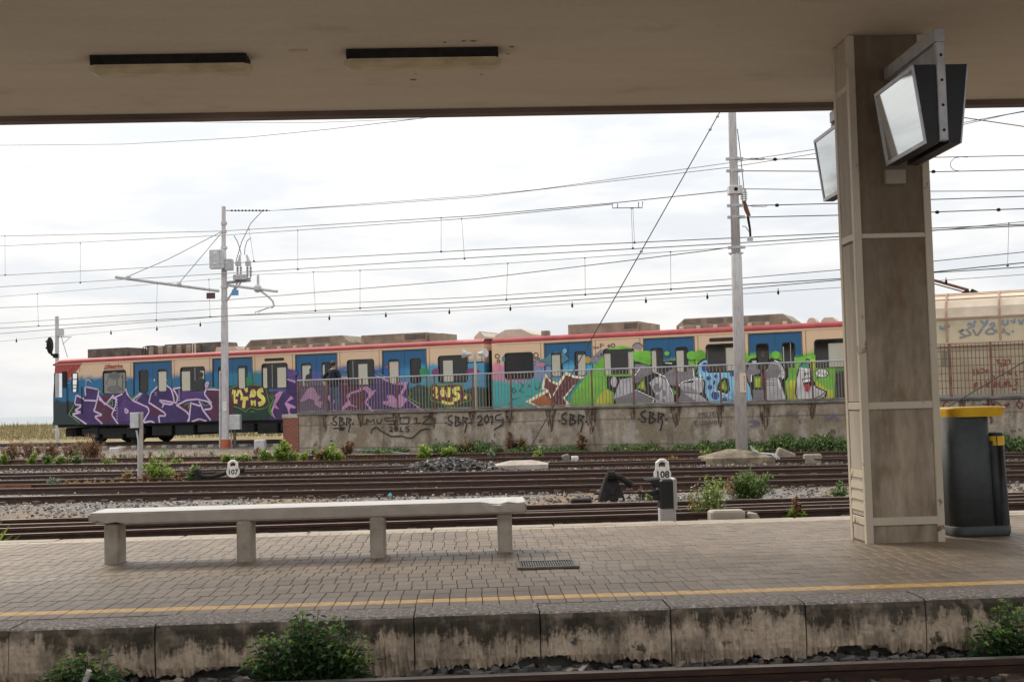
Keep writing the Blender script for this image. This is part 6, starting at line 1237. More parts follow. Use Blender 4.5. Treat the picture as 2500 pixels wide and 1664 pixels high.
for i, (x, y, r_) in enumerate(((1850, 1110, 20), (2010, 1100, 22), (1730, 1116, 30))): weed(x, y, r_ * 1.6, r_ * .6, (BRIGHT, DRY, BRIGHT)[i], ('small sprig beside the tall pole base', 'small dry tuft on the far rail', 'low green sprigs left by the tall pole base')[i].replace('left by', 'beside rail and'), 40, seed=110 + i)
rnw = random.Random(55)
for i in range(16):
    x = 255 + i * 19 + rnw.uniform(-6, 6); weed(x, 1116 + rnw.uniform(-3, 5), rnw.uniform(18, 34), rnw.uniform(8, 18), (DRY, OCHRE, MIDG)[i % 3], ('first', 'second', 'third', 'fourth', 'fifth', 'sixth', 'seventh', 'eighth', 'ninth', 'tenth', 'eleventh', 'twelfth', 'thirteenth', 'fourteenth', 'fifteenth', 'sixteenth')[i] + ' scrubby weed along the far rail, counted from the white concrete block', 60, leaf=.04, seed=200 + i, group='scrubby weeds along the far rail', stem=BROWNW)
for i, (x, y, w_, h_, mm, lb) in enumerate(((265, 1134, 40, 20, BRIGHT, 'yellow green weed between the rails near the box post'), (430, 1130, 34, 16, BRIGHT, 'low yellow green weed behind the 107 lever'), (300, 1178, 60, 26, OCHRE, 'ochre weed beside the box post foot'), (350, 1180, 46, 30, DRY, 'reddish dry weed at the box post foot'), (620, 1108, 50, 14, DRY, 'brown dry weed in front of the pale ground box'), (930, 1108, 50, 16, MIDG, 'green weed at the wall below the first SBR tag'), (1530, 1098, 60, 20, BRIGHT, 'yellow green weed at the wall below the second plain SBR tag'), (1640, 1128, 40, 14, OCHRE, 'ochre tuft between rails before the tall mast base'))):
    weed(x, y, w_, h_, mm, lb, 90, leaf=.055, seed=300 + i, stem=BROWNW)
# palm seedling at the platform edge
p = atz(160, 1300, -.25); p = pw(pl(p).x, PW + .22, -.4); root = empty('palm_seedling', p, 0, 'fan of narrow palm leaves at the far platform edge', 'plant'); rn = random.Random(12); m = MB()
for i in range(22):
    a = R(rn.choice((rn.uniform(35, 75), rn.uniform(105, 145), rn.uniform(40, 140)))); d = Vector((math.cos(a), rn.uniform(-.2, .2), math.sin(a))); b0 = Vector((rn.uniform(-.06, .06), rn.uniform(-.03, .03), .02)); ln = rn.uniform(.55, .72)
    k = len(m.v); s_ = Vector((-d.z, 0, d.x)) * .012; m.v += [tuple(b0), tuple(b0 + d * ln * .6 + s_), tuple(b0 + d * ln), tuple(b0 + d * ln * .6 - s_)]; m.face((k, k + 1, k + 2, k + 3), 0, rn.uniform(.3, .9))
m.build('leaves', BRIGHT, root)
# ground cover along the wall foot
def cover():
    rn = random.Random(31); m = MB()
    def at(px, hp):
        s_ = wl(px, 1050)[0]; y = -abs(rn.gauss(.35, .3)) - .04; p = ww(s_, 0, y); k = sz(p)
        return Vector((p.x, p.y, gz(p.y) + rn.random() ** 1.4 * hp * k - .02))
    for lo_, hi_, hp, n in ((900, 1000, 9, 500), (1060, 1230, 24, 1700), (1260, 1440, 14, 1000), (1490, 1620, 20, 1300), (1640, 1700, 22, 700), (1700, 1900, 30, 2600), (1870, 2090, 42, 4200), (2270, 2520, 46, 4000)):
        for _ in range(n * 2):
            px = rn.uniform(lo_, hi_); e_ = min(1, (px - lo_) / 25, (hi_ - px) / 25); blade(m, at(px, hp * (.5 + .5 * e_) * (.85 + .15 * math.sin(px * .06) + .12 * math.sin(px * .19))), rdir(rn, -.1), Vector((0, 0, 1)), rn.uniform(.05, .10), rn.uniform(.014, .03), max(.001, rn.random()))
    tag(m.build('ground_cover', GCOVER), kind='stuff')
    m = MB()                                          # dry grass on the dune, straw tufts along the tracks
    for _ in range(26000):
        s_ = rn.uniform(-34, 8); y = rn.uniform(6.5, 16); p = tw(s_, y, .15 + .5 * math.sin(math.pi * (y - 7) / 17.6)); blade(m, p, Vector((rn.uniform(-.35, .35), rn.uniform(-.3, .3), 1)), Vector((0, 1, 0)), rn.uniform(.10, .28) * (2.0 if rn.random() < .04 else 1), rn.uniform(.008, .022), max(.001, rn.random()))
    tag(m.build('dune_grass', STRAW), kind='stuff')
    m = MB()
    for _ in range(5200):
        px = rn.uniform(-20, 2060); py = rn.choice((1101, 1124, 1140, 1126, 1120)) + rn.uniform(-5, 7); p = ground(px, py); blade(m, Vector((p.x, p.y, gz(p.y) - .02)), Vector((rn.uniform(-.6, .6), rn.uniform(-.4, .4), 1)), Vector((0, 1, 0)), rn.uniform(.04, .13), rn.uniform(.004, .009), max(.001, rn.random()))
    tag(m.build('track_grass', DRY), kind='stuff')
cover()
# nettles against the near platform face
def nettle(px, py, wpx, hpx, n, label, seed, stems=14):
    b = pl(atY(px, py, 7.62)); p = pw(b.x, -.10, -.43); k = sz(p); rn = random.Random(seed)
    root = empty('nettle_bush', p, 0, label, 'bush', 'nettle bushes growing against the platform face'); st = MB(); lf = MB()
    for i in range(stems):
        x = rn.uniform(-.5, .5) * wpx * k; hh = hpx * k * (1 - (2 * x / (wpx * k)) ** 2 * .55) * rn.uniform(.6, 1.05); y = rn.uniform(-.20, .06); tip = Vector((x + rn.uniform(-.06, .06), y - rn.uniform(-.02, .08), hh)); b0 = Vector((x * .6, rn.uniform(-.12, .06), 0)); mid = b0.lerp(tip, .5) + Vector((rn.uniform(-.03, .03), -.02, .03))
        st.tube([b0, mid, tip - Vector((0, 0, .01))], [.0045, .0035, .002], 4); m_ = max(4, int(hh / .036))
        for j in range(m_):
            t = (j + .6) / m_; q = b0.lerp(mid, t * 2) if t < .5 else mid.lerp(tip, 2 * t - 1); a0 = j * 1.57 + rn.random()
            for s_ in (0, math.pi):
                a = a0 + s_; d = Vector((math.cos(a), math.sin(a) - .3, rn.uniform(-.15, .35))).normalized(); ln = (.085 - .045 * t) * rn.uniform(.7, 1.25); sd_ = d.cross(Vector((0, 0, 1))).normalized(); nn = sd_.cross(d)
                k0 = len(lf.v); q2 = q + d * .02; wv = ln * .36; tint = max(.001, min(1, .15 + .5 * t ** 2 + rn.gauss(0, .16) + (.35 if t > .92 else 0)))
                lf.v += [tuple(q2), tuple(q2 + d * ln * .35 + sd_ * wv + nn * .008), tuple(q2 + d * ln * .7 + sd_ * wv * .6), tuple(q2 + d * ln - nn * .012), tuple(q2 + d * ln * .7 - sd_ * wv * .6), tuple(q2 + d * ln * .35 - sd_ * wv + nn * .008), tuple(q2 + d * ln * .5 - nn * .006)]
                for f_ in ((0, 1, 6), (1, 2, 6), (2, 3, 6), (3, 4, 6), (4, 5, 6), (5, 0, 6)): lf.face([k0 + z_ for z_ in f_], 0, tint)
    st.build('stem', GSTEM, root); lf.build('foliage', NETTLE, root)
nettle(762, 1640, 300, 205, 0, 'tall dark green nettle bush growing up over the platform edge', 3, 70)
nettle(222, 1648, 220, 120, 0, 'low nettle bush with a white stick beside it', 4, 40)
nettle(2475, 1600, 170, 175, 0, 'nettle bush against the pale platform face near the litter bin', 5, 40)
# ------------------------------------------------------------------ masts and overhead line
def ring_tube(m, c, r, h, n=10): m.tube([(c[0], c[1], c[2] - h / 2), (c[0], c[1], c[2] + h / 2)], r, n)
p1 = ground(551, 1092); Y1 = p1.y
def m1(px, py, dy=0): return atY(px, py, Y1 + dy) - p1
mast1 = empty('catenary_mast', p1, 0, 'slim grey overhead line mast with switchgear and an orange foot', 'mast')
m = MB(); m.tube([m1(551, 1092), m1(549, 800), m1(548, 745)], [.135, .125, .12], 12); m.tube([m1(548, 745), m1(547, 660)], [.115, .11], 12); m.tube([m1(547, 660), m1(546, 600), m1(546, 504)], [.10, .085, .075], 12)
for py, r_ in ((545, .115), (605, .125), (565, .10), (700, .14), (730, .13), (833, .135)): a = m1(547 if py < 700 else 548, py); ring_tube(m, a, r_, .10)
m.build('pole', POLE, mast1)
m = MB(); m.tube([m1(551, 1096), m1(551, 1072)], .17, 12); m.build('orange_foot', ORANGE, mast1)
m = MB(); m.tube([m1(541, 745), m1(541, 1070)], .02, 5); m.build('conduit', GREY_PAINT, mast1); m = MB(); m.tube([m1(537, 905), m1(537, 1092)], .035, 6); m.build('conduit', GREY_PAINT, mast1)
m = MB(); a, b = m1(518, 658), m1(553, 612); m.cbox(a.x, b.x, -.45, -.1, a.z, b.z, .02); bxo = m.build('switch_box', GREY_PAINT, mast1)
for f_ in (.25, .82): q = MB(); zc_ = a.z + (b.z - a.z) * f_; q.box(a.x + .15, a.x + .3, -.456, -.449, zc_ - .04, zc_ + .04); q.build('box_label', WHITE, bxo)
q = MB(); q.box(a.x + (b.x - a.x) * .72, a.x + (b.x - a.x) * .735, -.4525, -.449, a.z, b.z); q.build('door_gap', DARK, bxo)
m = MB(); a, b = m1(553, 661), m1(571, 634); m.cbox(a.x, b.x, -.35, -.02, a.z, b.z, .02); m.build('drive_box', GALV, mast1)
for px in (578, 602):                                 # two post switches on insulators
    m = MB(); a, b = m1(px, 650), m1(px + 12, 638); m.cbox(a.x, b.x, -.25, -.05, a.z, b.z, .015); sw = m.build('switch_contact', GALV, mast1)
    for dx in (2, 10):
        q = MB(); q.tube([m1(px + dx, 650), m1(px + dx, 678)], .018, 6)
        for k in range(6): ring_tube(q, m1(px + dx, 653 + k * 4), .05, .03, 8)
        q.build('insulator', mat('grey_insulator', (.22, .23, .25), None, .35), sw)
    q = MB(); q.tube([m1(px + 6, 640), m1(px + (8 if px < 590 else 0), 622)], [.07, .03], 6); q.build('bushing', GREY_PAINT, sw)
m = MB(); m.tube([m1(553, 690), m1(612, 684)], .06, 6); m.tube([m1(570, 680), m1(612, 680)], .05, 6); a = m1(585, 676); m.cbox(a.x - .2, a.x + .3, -.25, 0, a.z - .12, a.z + .08, .03); m.build('switch_bracket', GALV, mast1)
m = MB(); m.tube([m1(552, 734), m1(588, 690)], .03, 6); m.tube([m1(555, 734), m1(580, 690)], .03, 6); m.build('brace', GALV, mast1)
m = MB(); m.tube([m1(281, 676, -2.0), m1(535, 710, -.2)], .055, 8); arm = m.build('cantilever_arm', GREY_PAINT, mast1)
for px, py in ((313, 678), (437, 694)): q = MB(); q.ball(m1(px, py, -1.8 + (px - 313) * .005), .10, 8, 5); q.build('clamp', GREY_PAINT, arm)
m = MB(); m.tube([m1(314, 674, -1.8), m1(410, 633, -1), m1(540, 566, -.1)], .012, 5); m.tube([m1(438, 690, -1), m1(541, 568, -.1)], .012, 5); m.build('stay_wire', WIRE, mast1)
m = MB(); m.tube([m1(555, 696), m1(677, 711, -.8)], .05, 8); arm2 = m.build('cantilever_arm', GREY_PAINT, mast1)
m = MB(); m.ball(m1(629, 704, -.5), .16, 8, 5); m.tube([m1(630, 703, -.5), m1(630, 670, -.5)], .03, 6)
for k in range(4): ring_tube(m, m1(630, 676 + k * 5, -.5), .06, .03, 8)
m.build('insulator', GREY_PAINT, arm2)
m = MB(); m.tube([m1(634, 708, -.5), m1(655, 724, -.55), m1(666, 735, -.6), m1(669, 746, -.6), m1(662, 751, -.6)], .04, 7); m.build('registration_arm', GREY_PAINT, arm2)
m = MB(); m.tube([m1(660, 750, -.6), m1(624, 761, -.6), m1(623, 765, -.6)], .02, 5); m.tube([m1(655, 750, -.6), m1(632, 760, -.6), m1(632, 765, -.6)], .02, 5); m.build('steady_arm', GREY_PAINT, arm2)
for (x0, y0, x1, y1), mm in (((504, 714, 525, 729), mat('brown_enamel', (.10, .05, .04), None, .5)), ((566, 707, 582, 721), mat('blue_enamel', (.10, .28, .52), None, .5))):
    m = MB(); a, b = m1(x0, y1, -.25), m1(x1, y0, -.25); m.box(a.x, b.x, a.y, a.y + .02, a.z, b.z); m.build('sign_plate', mm, mast1)
m = MB()
for pts in ([(640, 515), (612, 545), (590, 590), (576, 638)], [(571, 575), (580, 590), (585, 605), (589, 622)], [(612, 581), (603, 588), (598, 605), (597, 622)]): m.tube([m1(x, y, -.2) for x, y in pts], .014, 5)
m.build('jumper_cable', WIRE, mast1)
# dead-end insulator string at the mast top
m = MB(); m.tube([m1(547, 514), m1(662, 514, .2)], .015, 5)
for k in range(11): a = m1(566 + k * 8.5, 514, .03 + k * .015); m.ball(a, .04, 6, 4)
m.build('insulator_string', DARK, mast1)
m = MB(); a, b = m1(544, 1003, -.15), m1(553, 980, -.15); m.box(a.x, b.x, a.y, a.y + .01, a.z, b.z); m.build('number_plate', WHITE, mast1)
# right mast on its concrete block
p2 = ground(1810, 1135); p2.z = gz(p2.y); Y2 = p2.y + .65
def m2(px, py, dy=0): return atY(px, py, Y2 + dy) - p2
mast2 = empty('catenary_mast', p2, 0, 'thick pale overhead line mast on a sloping concrete base', 'mast')
m = MB(); m.tube([m2(1811, 1096), m2(1798, 628), m2(1797, 618)], [.155, .135, .115], 16); m.tube([m2(1797, 620), m2(1787, 265), m2(1783, 110)], [.118, .10, .09], 16); m.build('pole', POLE, mast2, smooth=True)
for px, py in ((1793, 388), (1794, 417), (1796, 502), (1797, 530), (1798, 604)):
    m = MB(); ring_tube(m, m2(px, py), .135, .06, 14); a = m2(px, py); m.box(a.x - .22, a.x + .22, .62, .68, a.z - .035, a.z + .035); m.build('clamp_band', GALV, mast2)
a = m2(1794, 464); m = MB(); m.cbox(a.x - .17, a.x + .17, .49, .81, a.z - .11, a.z + .10, .02); ring_tube(m, a, .001, .001); m.build('collar', POLE, mast2); m = MB(); m.tube([(a.x, .485, a.z), (a.x, .51, a.z)], .05, 10); m.build('collar_hole', DARK, mast2)
m = MB(); rn = random.Random(9); a = m2(1797, 622)
for k in range(14): t = k * .45; m.tube([(a.x + .13 * math.cos(t), .65 + .13 * math.sin(t), a.z), (a.x + .19 * math.cos(t), .65 + .19 * math.sin(t), a.z + rn.uniform(.03, .08))], .008, 4)
m.tube([m2(1782, 618), m2(1814, 618)], .012, 5); m.build('spike_guard', GALV, mast2)
for dx in (14, 22):
    m = MB(); m.tube([m2(1798 + dx, 462), m2(1799 + dx, 492)], .02, 6)
    for k in range(4): ring_tube(m, m2(1798 + dx, 470 + k * 5), .045, .025, 8)
    m.build('insulator', GREY_PAINT, mast2)
m = MB(); m.tube([m2(1816, 490), m2(1822, 510), m2(1829, 528)], [.05, .06, .05], 7); m.build('switch_body', RUST, mast2); m = MB(); m.tube([m2(1826, 530), m2(1831, 560), m2(1832, 580)], [.035, .03, .03], 6); m.build('cable_end', DARK, mast2); m = MB(); m.cbox(*(lambda c: (c.x - .07, c.x + .07, .60, .70, c.z - .06, c.z + .04))(m2(1831, 582)), .01); m.build('line_clamp', GALV, mast2)
m = MB(); m.tube([m2(1800, 315), m2(1806, 362), m2(1817, 470)], .011, 5); m.tube([m2(1804, 430), m2(1808, 470)], .008, 5); m.build('jumper_cable', WIRE, mast2); m = MB(); m.tube([m2(1812, 552), m2(1820, 553), m2(1832, 570)], .015, 5); m.build('bracket', POLE, mast2)
m = MB(); a, b = m2(1807, 957, -.17), m2(1821, 910, -.17); m.box(a.x, b.x, a.y, a.y + .012, a.z, b.z); pt = m.build('number_plate', mat('cream_plate', (.62, .50, .40), None, .6), mast2)
for k in range(6): q = MB(); zc_ = a.z + (b.z - a.z) * (.15 + .13 * k); q.box(b.x - .06, b.x - .03, a.y - .002, a.y, zc_ - .01, zc_ + .012); q.build('plate_mark', DARK, pt)
m = MB(); w0 = atY(1726, 1132, p2.y).x - p2.x; w1 = atY(1893, 1132, p2.y).x - p2.x; zt_ = atY(1811, 1117, p2.y).z - p2.z; zp_ = m2(1811, 1097).z + .02
lay = lambda s_, z: ([(w0 * s_, .65 - .65 * s_), (w1 * s_, .65 - .65 * s_), (w1 * s_ * 1.02, .65 + .7 * s_), (w0 * s_ * 1.02, .65 + .7 * s_)], z)
stack(m, [lay(1, -.08), lay(1.0, zt_), lay(.22, zp_)]); m.build('concrete_base', mat('mossy_concrete_base', (.085, .07, .045), (.27, .22, .15), .9, 3.5, bump=.4, c3=(.15, .12, .08)), mast2)
m = MB()
for d_ in (0, 6): m.tube([m2(1832, 1087 + d_ * .3), m2(1836 + d_, 1098), m2(1846 + d_, 1105, -.3), m2(1884 + d_, 1108, -.5), m2(1896 + d_, 1118, -.56), m2(1898 + d_, 1128, -.58)], .018, 6)
m.build('cable_pair', GREY_PAINT, mast2)
# wires lie in vertical planes that run from near the left mast to near the right one
def wire_pt(px, py, off=0):
    A = Vector((-.4167 * (46 + off), 46 + off, 0)); B = Vector((.4167 * (27.5 + off), 27.5 + off, 0)); d = B - A; n = Vector((-d.y, d.x, 0)).normalized(); return onplane(px, py, A, n)
WIRES = [
 (0, .011, [(-40, 355), (0, 354.6), (300, 352), (600, 335.5), (800, 316), (1030, 289), (1200, 262)]), (0, .008, [(360, 296), (560, 299), (760, 300), (1020, 290), (1200, 270)]),
 (1, .012, [(-40, 577), (0, 576.5), (540, 564), (1160, 526.6), (1493, 496), (1778, 466)]), (1, .010, [(-40, 603), (0, 600.7), (540, 574.6), (1160, 532), (1496, 498.6)]),
 (1, .012, [(-40, 674), (0, 672), (536, 643.5), (1160, 610), (1786, 581), (2041, 569.5), (2281, 557), (2540, 546)]), (1, .012, [(-40, 702), (0, 700), (536, 668), (1160, 628.5), (1786, 594), (2041, 578), (2281, 562), (2540, 549)]),
 (2, .008, [(-40, 727), (0, 724), (536, 680), (613, 670.5), (1160, 648), (1778, 604.6), (2041, 585), (2281, 563), (2540, 537)]), (2, .012, [(-40, 752), (0, 750.7), (540, 733), (1160, 681), (1500, 640), (1732, 611), (1786, 603)]),
 (3, .010, [(-40, 792), (0, 789), (536, 753), (1160, 725), (1786, 681), (2044, 659), (2284, 637), (2540, 611)]), (2, .013, [(-40, 803), (0, 801), (536, 771.7), (1160, 735.4), (1786, 696.4), (2044, 680.5), (2286, 663), (2540, 637)]),
 (3, .012, [(-40, 816), (0, 813.8), (560, 770.5), (1160, 748.6), (1786, 706.4), (2044, 684), (2286, 665), (2540, 649)]), (4, .007, [(-40, 837), (0, 833), (536, 785), (1160, 755.8), (1786, 719), (2044, 702), (2287, 685), (2540, 667)]),
 (1, .008, [(659, 514.4), (1160, 477.7), (1311, 463), (1778, 398), (1978, 366.6), (2344, 301), (2540, 264)]), (1, .008, [(659, 514.4), (900, 500), (1160, 481.5), (1778, 409), (1978, 377.3), (2344, 306), (2459, 280), (2540, 266)]),
 (1, .012, [(2200, 274), (2344, 286), (2540, 315)])]
WL = ['uppermost sagging wire meeting the canopy edge', 'short wire hugging the canopy edge', 'upper messenger wire ending at the thick mast collar', 'lower messenger wire joining the upper one', 'contact wire hanging under the upper messenger', 'contact wire hanging under the lower messenger', 'thin messenger wire crossing below the contact pair', 'heavy wire rising to the thick mast lowest clamp', 'single wire above the lowest contact wire', 'lowest contact wire held by the slim mast arm', 'plain wire just below the lowest contact wire', 'thin insulated line with small hanging clips', 'upper feeder of the pair leaving the slim mast top', 'lower feeder of the pair leaving the slim mast top', 'rusty wire crossing the feeder pair behind the monitor']
WO = []
for (off, r_, pts), lb in zip(WIRES, WL):
    q = [wire_pt(x, y, off) for x, y in pts]; m = MB(); sm2 = []
    if pts[0][0] < 0: q.insert(0, q[0] + (q[0] - q[2]).normalized() * 10)
    if pts[-1][0] > 2500: q.append(q[-1] + (q[-1] - q[-2]).normalized() * 12)
    o_ = q[0]
    for i in range(len(q) - 1):                       # soften the corners
        for t in (0, .25, .5, .75):
            p0, p1_, p2_, p3 = q[max(i - 1, 0)], q[i], q[i + 1], q[min(i + 2, len(q) - 1)]
            if (p2_ - p1_).length < 1e-6: continue
            lin = p1_.lerp(p2_, t); m0 = (p2_ - p0) * .5; m1_ = (p3 - p1_) * .5; r0 = (p1_ - p0).length / (p2_ - p1_).length if i else 1
            sm2.append(lin)
    sm2.append(q[-1]); m.tube([p - o_ for p in sm2], r_, 4); WO.append(tag(m.build('overhead_wire', WIRE if 'rusty' not in lb else RUSTW, None, o_), lb, 'wire', 'overhead wires'))
DROP = [(2, 1, (12, 576), (12.6, 671)), (2, 1, (1077, 532), (1077, 614)), (2, 1, (608, 560), (620, 637)), (3, 1, (196, 594), (196, 690)), (3, 1, (727, 562), (727, 657)), (3, 1, (1127, 534), (1134, 631)), (3, 1, (1545, 508), (1549, 592)), (3, 1, (1541, 508), (1545, 606)),
        (6, 2, (91, 717), (94, 795)), (6, 2, (384, 693), (381.5, 781)), (6, 2, (510, 682), (513, 773)), (6, 2, (765, 664), (770, 758)), (6, 2, (879, 660), (879, 752)), (6, 2, (1239.6, 643), (1236.4, 731)), (6, 2, (1428, 630), (1429, 719)), (6, 2, (1637, 615), (1638, 706)), (6, 2, (2463, 545), (2460, 648))]
for wi, off, a, b in DROP:
    o_ = Vector(WO[wi].location); A, B = wire_pt(*a, off) - o_, wire_pt(*b, off) - o_; m = MB(); m.tube([A, B], .005, 4); m.ball(B, .035, 6, 4); m.ball(A, .025, 6, 4); m.build('dropper', WIRE, WO[wi])
o_ = Vector(WO[11].location)
for x, y in ((40, 832), (271, 813), (383, 803), (489, 793), (804, 777), (942, 770), (1097, 762), (1246, 754), (1397, 746), (1577, 735), (1727, 725), (1900, 714), (2310, 688)):
    q = wire_pt(x, y, 4) - o_; m = MB(); m.ball(q, .05, 6, 5, sc=(.7, .7, 1.3)); m.tube([q, q + Vector((0, 0, .12))], .012, 4); m.build('hanging_clip', DARK, WO[11])
o_ = Vector(WO[2].location); m = MB()
for pts in ([(1495, 497), (1495, 508), (1568, 507), (1569, 492)], [(1508, 497), (1507, 508)], [(1559, 507), (1559, 493)]): m.tube([wire_pt(x, y, 1) - o_ for x, y in pts], .012, 5)
m.build('tension_frame', WIRE, WO[2])
# strain wires from the thick mast to the right
def swire(pts, r_, label, knobs=(), tb=None):
    q = [m2(x, y, -.02 * (x - 1810) * .05) + p2 for x, y in pts]; q.append(q[-1] + (q[-1] - q[-2]).normalized() * 12); o_ = q[0]; m = MB(); m.tube([p - o_ for p in q], r_, 5); ob = tag(m.build('strain_wire', WIRE, None, o_), label, 'wire', 'strain wires fixed to the thick mast')
    for x, y in knobs: k = MB(); k.ball(m2(x, y, -.02 * (x - 1810) * .05) + p2 - o_, .045, 7, 5, sc=(1.3, 1, 1)); k.build('insulator_knob', DARK, ob)
    if tb:
        k = MB()
        for dz in (-2, 2): k.tube([m2(tb[0], tb[2], -.01) + p2 - o_, m2(tb[0] + 4, tb[2] + dz, -.01) + p2 - o_, m2(tb[1] - 4, tb[2] + dz, -.03) + p2 - o_, m2(tb[1], tb[2], -.03) + p2 - o_], .008, 4)
        k.build('turnbuckle', GALV, ob)
swire([(1806, 388), (1890, 389), (2275, 384.5), (2540, 379)], .011, 'uppermost strain wire, with a turnbuckle by the mast', ((1892, 389),), (1830, 1868, 388)); swire([(1806, 417.4), (2275, 419.7), (2540, 414)], .012, 'second strain wire below the uppermost', ((2279, 419),)); swire([(1806, 461), (2277, 467), (2540, 466)], .010, 'middle strain wire leaving the mast collar')
swire([(1806, 502.6), (2038, 497), (2278, 487), (2540, 478)], .013, 'fourth strain wire with a turnbuckle below the collar', ((1897, 501),), (1833, 1872, 502.5)); swire([(1806, 530.7), (2040, 525.6), (2280, 517.7), (2540, 508)], .013, 'lowest strain wire of the thick mast', ((2288, 518), (2438, 512)))
lp = [(2362, 384), (2345, 383), (2330, 386), (2321, 396), (2320, 406), (2328, 415), (2344, 418), (2375, 417)]; o_ = m2(2362, 384) + p2; m = MB(); m.tube([m2(x, y) + p2 - o_ for x, y in lp], .009, 5); tag(m.build('jumper_loop', WIRE, None, o_), 'C-shaped jumper loop between the two upper strain wires', 'cable')
# guy of the thick mast and its anchor block
ga = ground(1278, 1121, .18); gb_ = m2(1785, 225) + p2; m = MB(); m.tube([Vector((0, 0, 0)), gb_ - ga], .014, 6); guy = tag(m.build('guy_wire', WIRE, None, ga), 'dark taut guy wire slanting from the anchor block to the thick mast', 'guy wire')
for t in (.57, .90, .935): q = MB(); q.ball((gb_ - ga) * t, .045, 8, 5); q.build('insulator', GALV, guy)
q = MB(); q.ball((0, 0, .02), .10, 7, 5, sc=(1.6, 1, .6)); q.build('anchor_shackle', DARK, guy)
ab = ground(1275, 1147); m = MB(); k = sz(ab); stack(m, [([(-63 * k, -.1), (63 * k, -.1), (66 * k, .7), (-70 * k, .7)], -.06), ([(-63 * k, -.1), (63 * k, -.1), (66 * k, .7), (-70 * k, .7)], .13), ([(-25 * k, .15), (25 * k, .15), (26 * k, .5), (-28 * k, .5)], .22)]); tag(m.build('anchor_block', mat('pale_anchor_concrete', (.30, .255, .21), (.44, .39, .33), .9, 4, bump=.3), None, ab), 'low pale concrete anchor block holding the guy wire', 'concrete block')
# second guy at the right, behind the bin
a = atY(2150, 1090, 30.5); b = atY(2560, 847, 29.5); m = MB(); m.tube([Vector((0, 0, 0)), b - a], .016, 6); tag(m.build('guy_wire', WIRE, None, a), 'taut blue grey guy wire rising behind the litter bin across the fence', 'guy wire')
# ------------------------------------------------------------------ signal, boxes, loudspeakers
sp0 = tw(cx(1, 155, 1250)[0] - .6, 6.5); sp0.z = gz(sp0.y)
def sg(px, py): return atY(px, py, sp0.y) - sp0
x_ = sg(140, 1070).x; root = empty('railway_signal', sp0, 0, 'dark disc signal edge-on on a pale post behind the train cab', 'signal')
m = MB(); m.tube([(x_, 0, -.2), sg(139, 772)], .085, 10); m.build('post', POLE, root); m = MB(); a, b = sg(141, 820), sg(155, 803); m.cbox(a.x, b.x, -.15, .1, a.z, b.z, .015); m.build('relay_box', GREY_PAINT, root)
m = MB(); a = sg(122, 843); m.ball(a, .36, 14, 9, sc=(.28, 1, 1.12)); m.build('signal_disc', DARK, root); m = MB(); m.tube([sg(122, 855), sg(127, 866), sg(135, 868)], .06, 7); m.cbox(*(lambda c: (c.x - .14, c.x + .1, -.1, .1, c.z - .1, c.z + .1))(sg(138, 868)), .02); m.build('signal_bracket', DARK, root)
for py in (833, 849): q = MB(); c_ = sg(116, py); q.tube([c_, c_ + Vector((-.08, 0, 0))], .045, 7); q.build('hood', DARK, root)
m = MB(); m.tube([sg(141, 822), sg(175, 822)], .02, 5); m.tube([sg(150, 822), sg(165, 872)], .02, 5); m.tube([sg(153, 840), sg(170, 824)], .015, 5); m.build('ladder_bracket', GREY_PAINT, root)
bp = ground(344, 1172)
def bpx(px, py): return atY(px, py, bp.y) - bp
root = empty('box_on_post', bp, 0, 'grey terminal box on a slim weathered post rising from a green weed', 'terminal box'); m = MB(); m.tube([bpx(344, 1175), bpx(345, 1005)], .05, 8); m.build('post', mat('weathered_post', (.30, .26, .23), (.42, .38, .34), .8, 5), root); m = MB(); m.tube([bpx(338, 1170), bpx(338, 1075), bpx(333, 1050)], .025, 6); m.build('conduit', GREY_PAINT, root)
m = MB(); a, b = bpx(321, 1044), bpx(340, 1006); m.cbox(a.x, b.x, -.12, .06, a.z, b.z, .012); m.build('terminal_box', GREY_PAINT, root)
cp_ = ground(575, 1091); root = empty('equipment_cabinet', cp_, 0, 'grey equipment cabinet on a stand at the orange mast foot', 'cabinet')
def cpx(px, py): return atY(px, py, cp_.y) - cp_
m = MB(); a, b = cpx(561, 1048), cpx(588, 1011); m.cbox(a.x, b.x, -.2, .15, a.z, b.z, .02); m.build('cabinet_body', GREY_PAINT, root)
for px, r_, mm in ((565, .03, GREY_PAINT), (573, .06, mat('brown_pipe', (.16, .10, .08), None, .7))): m = MB(); m.tube([cpx(px, 1093), cpx(px, 1047)], r_, 8); m.build('stand_leg', mm, root)
def block(px0, px1, py0, py1, label, mm, dz=.0, d=.35, rot=0.0, name='concrete_block', tilt=0.0, cat='block'):
    p = ground((px0 + px1) / 2, py1); k = sz(p); w_ = (px1 - px0) * k; h = (py1 - py0) * k; m = MB(); m.cbox(-w_ / 2, w_ / 2, 0, d, -.03, h, min(.03, h * .2)); o = tag(m.build(name, mm, None, (p.x, p.y, gz(p.y) + dz)), label, cat); o.rotation_euler = (0, tilt, rot); return o
block(620, 646, 1073, 1094, 'pale grey box on the ground between cabinet and brick pier', GREY_PAINT); block(266, 289, 1092, 1102, 'white concrete block beside the rail below the train', mat('white_concrete', (.55, .53, .50), None, .8)); block(288, 302, 1090, 1098, 'small pale concrete stub beside the white block', CONC)
block(1894, 1938, 1098, 1121, 'tilted mossy concrete slab beside the tall mast base', mat('mossy_stone', (.19, .165, .12), (.33, .29, .23), .9, 5, bump=.4), tilt=R(24), d=.3); block(1966, 2008, 1108, 1131, 'upright square concrete stone near the pillar', mat('mossy_stone', (.19, .165, .12)), d=.25)
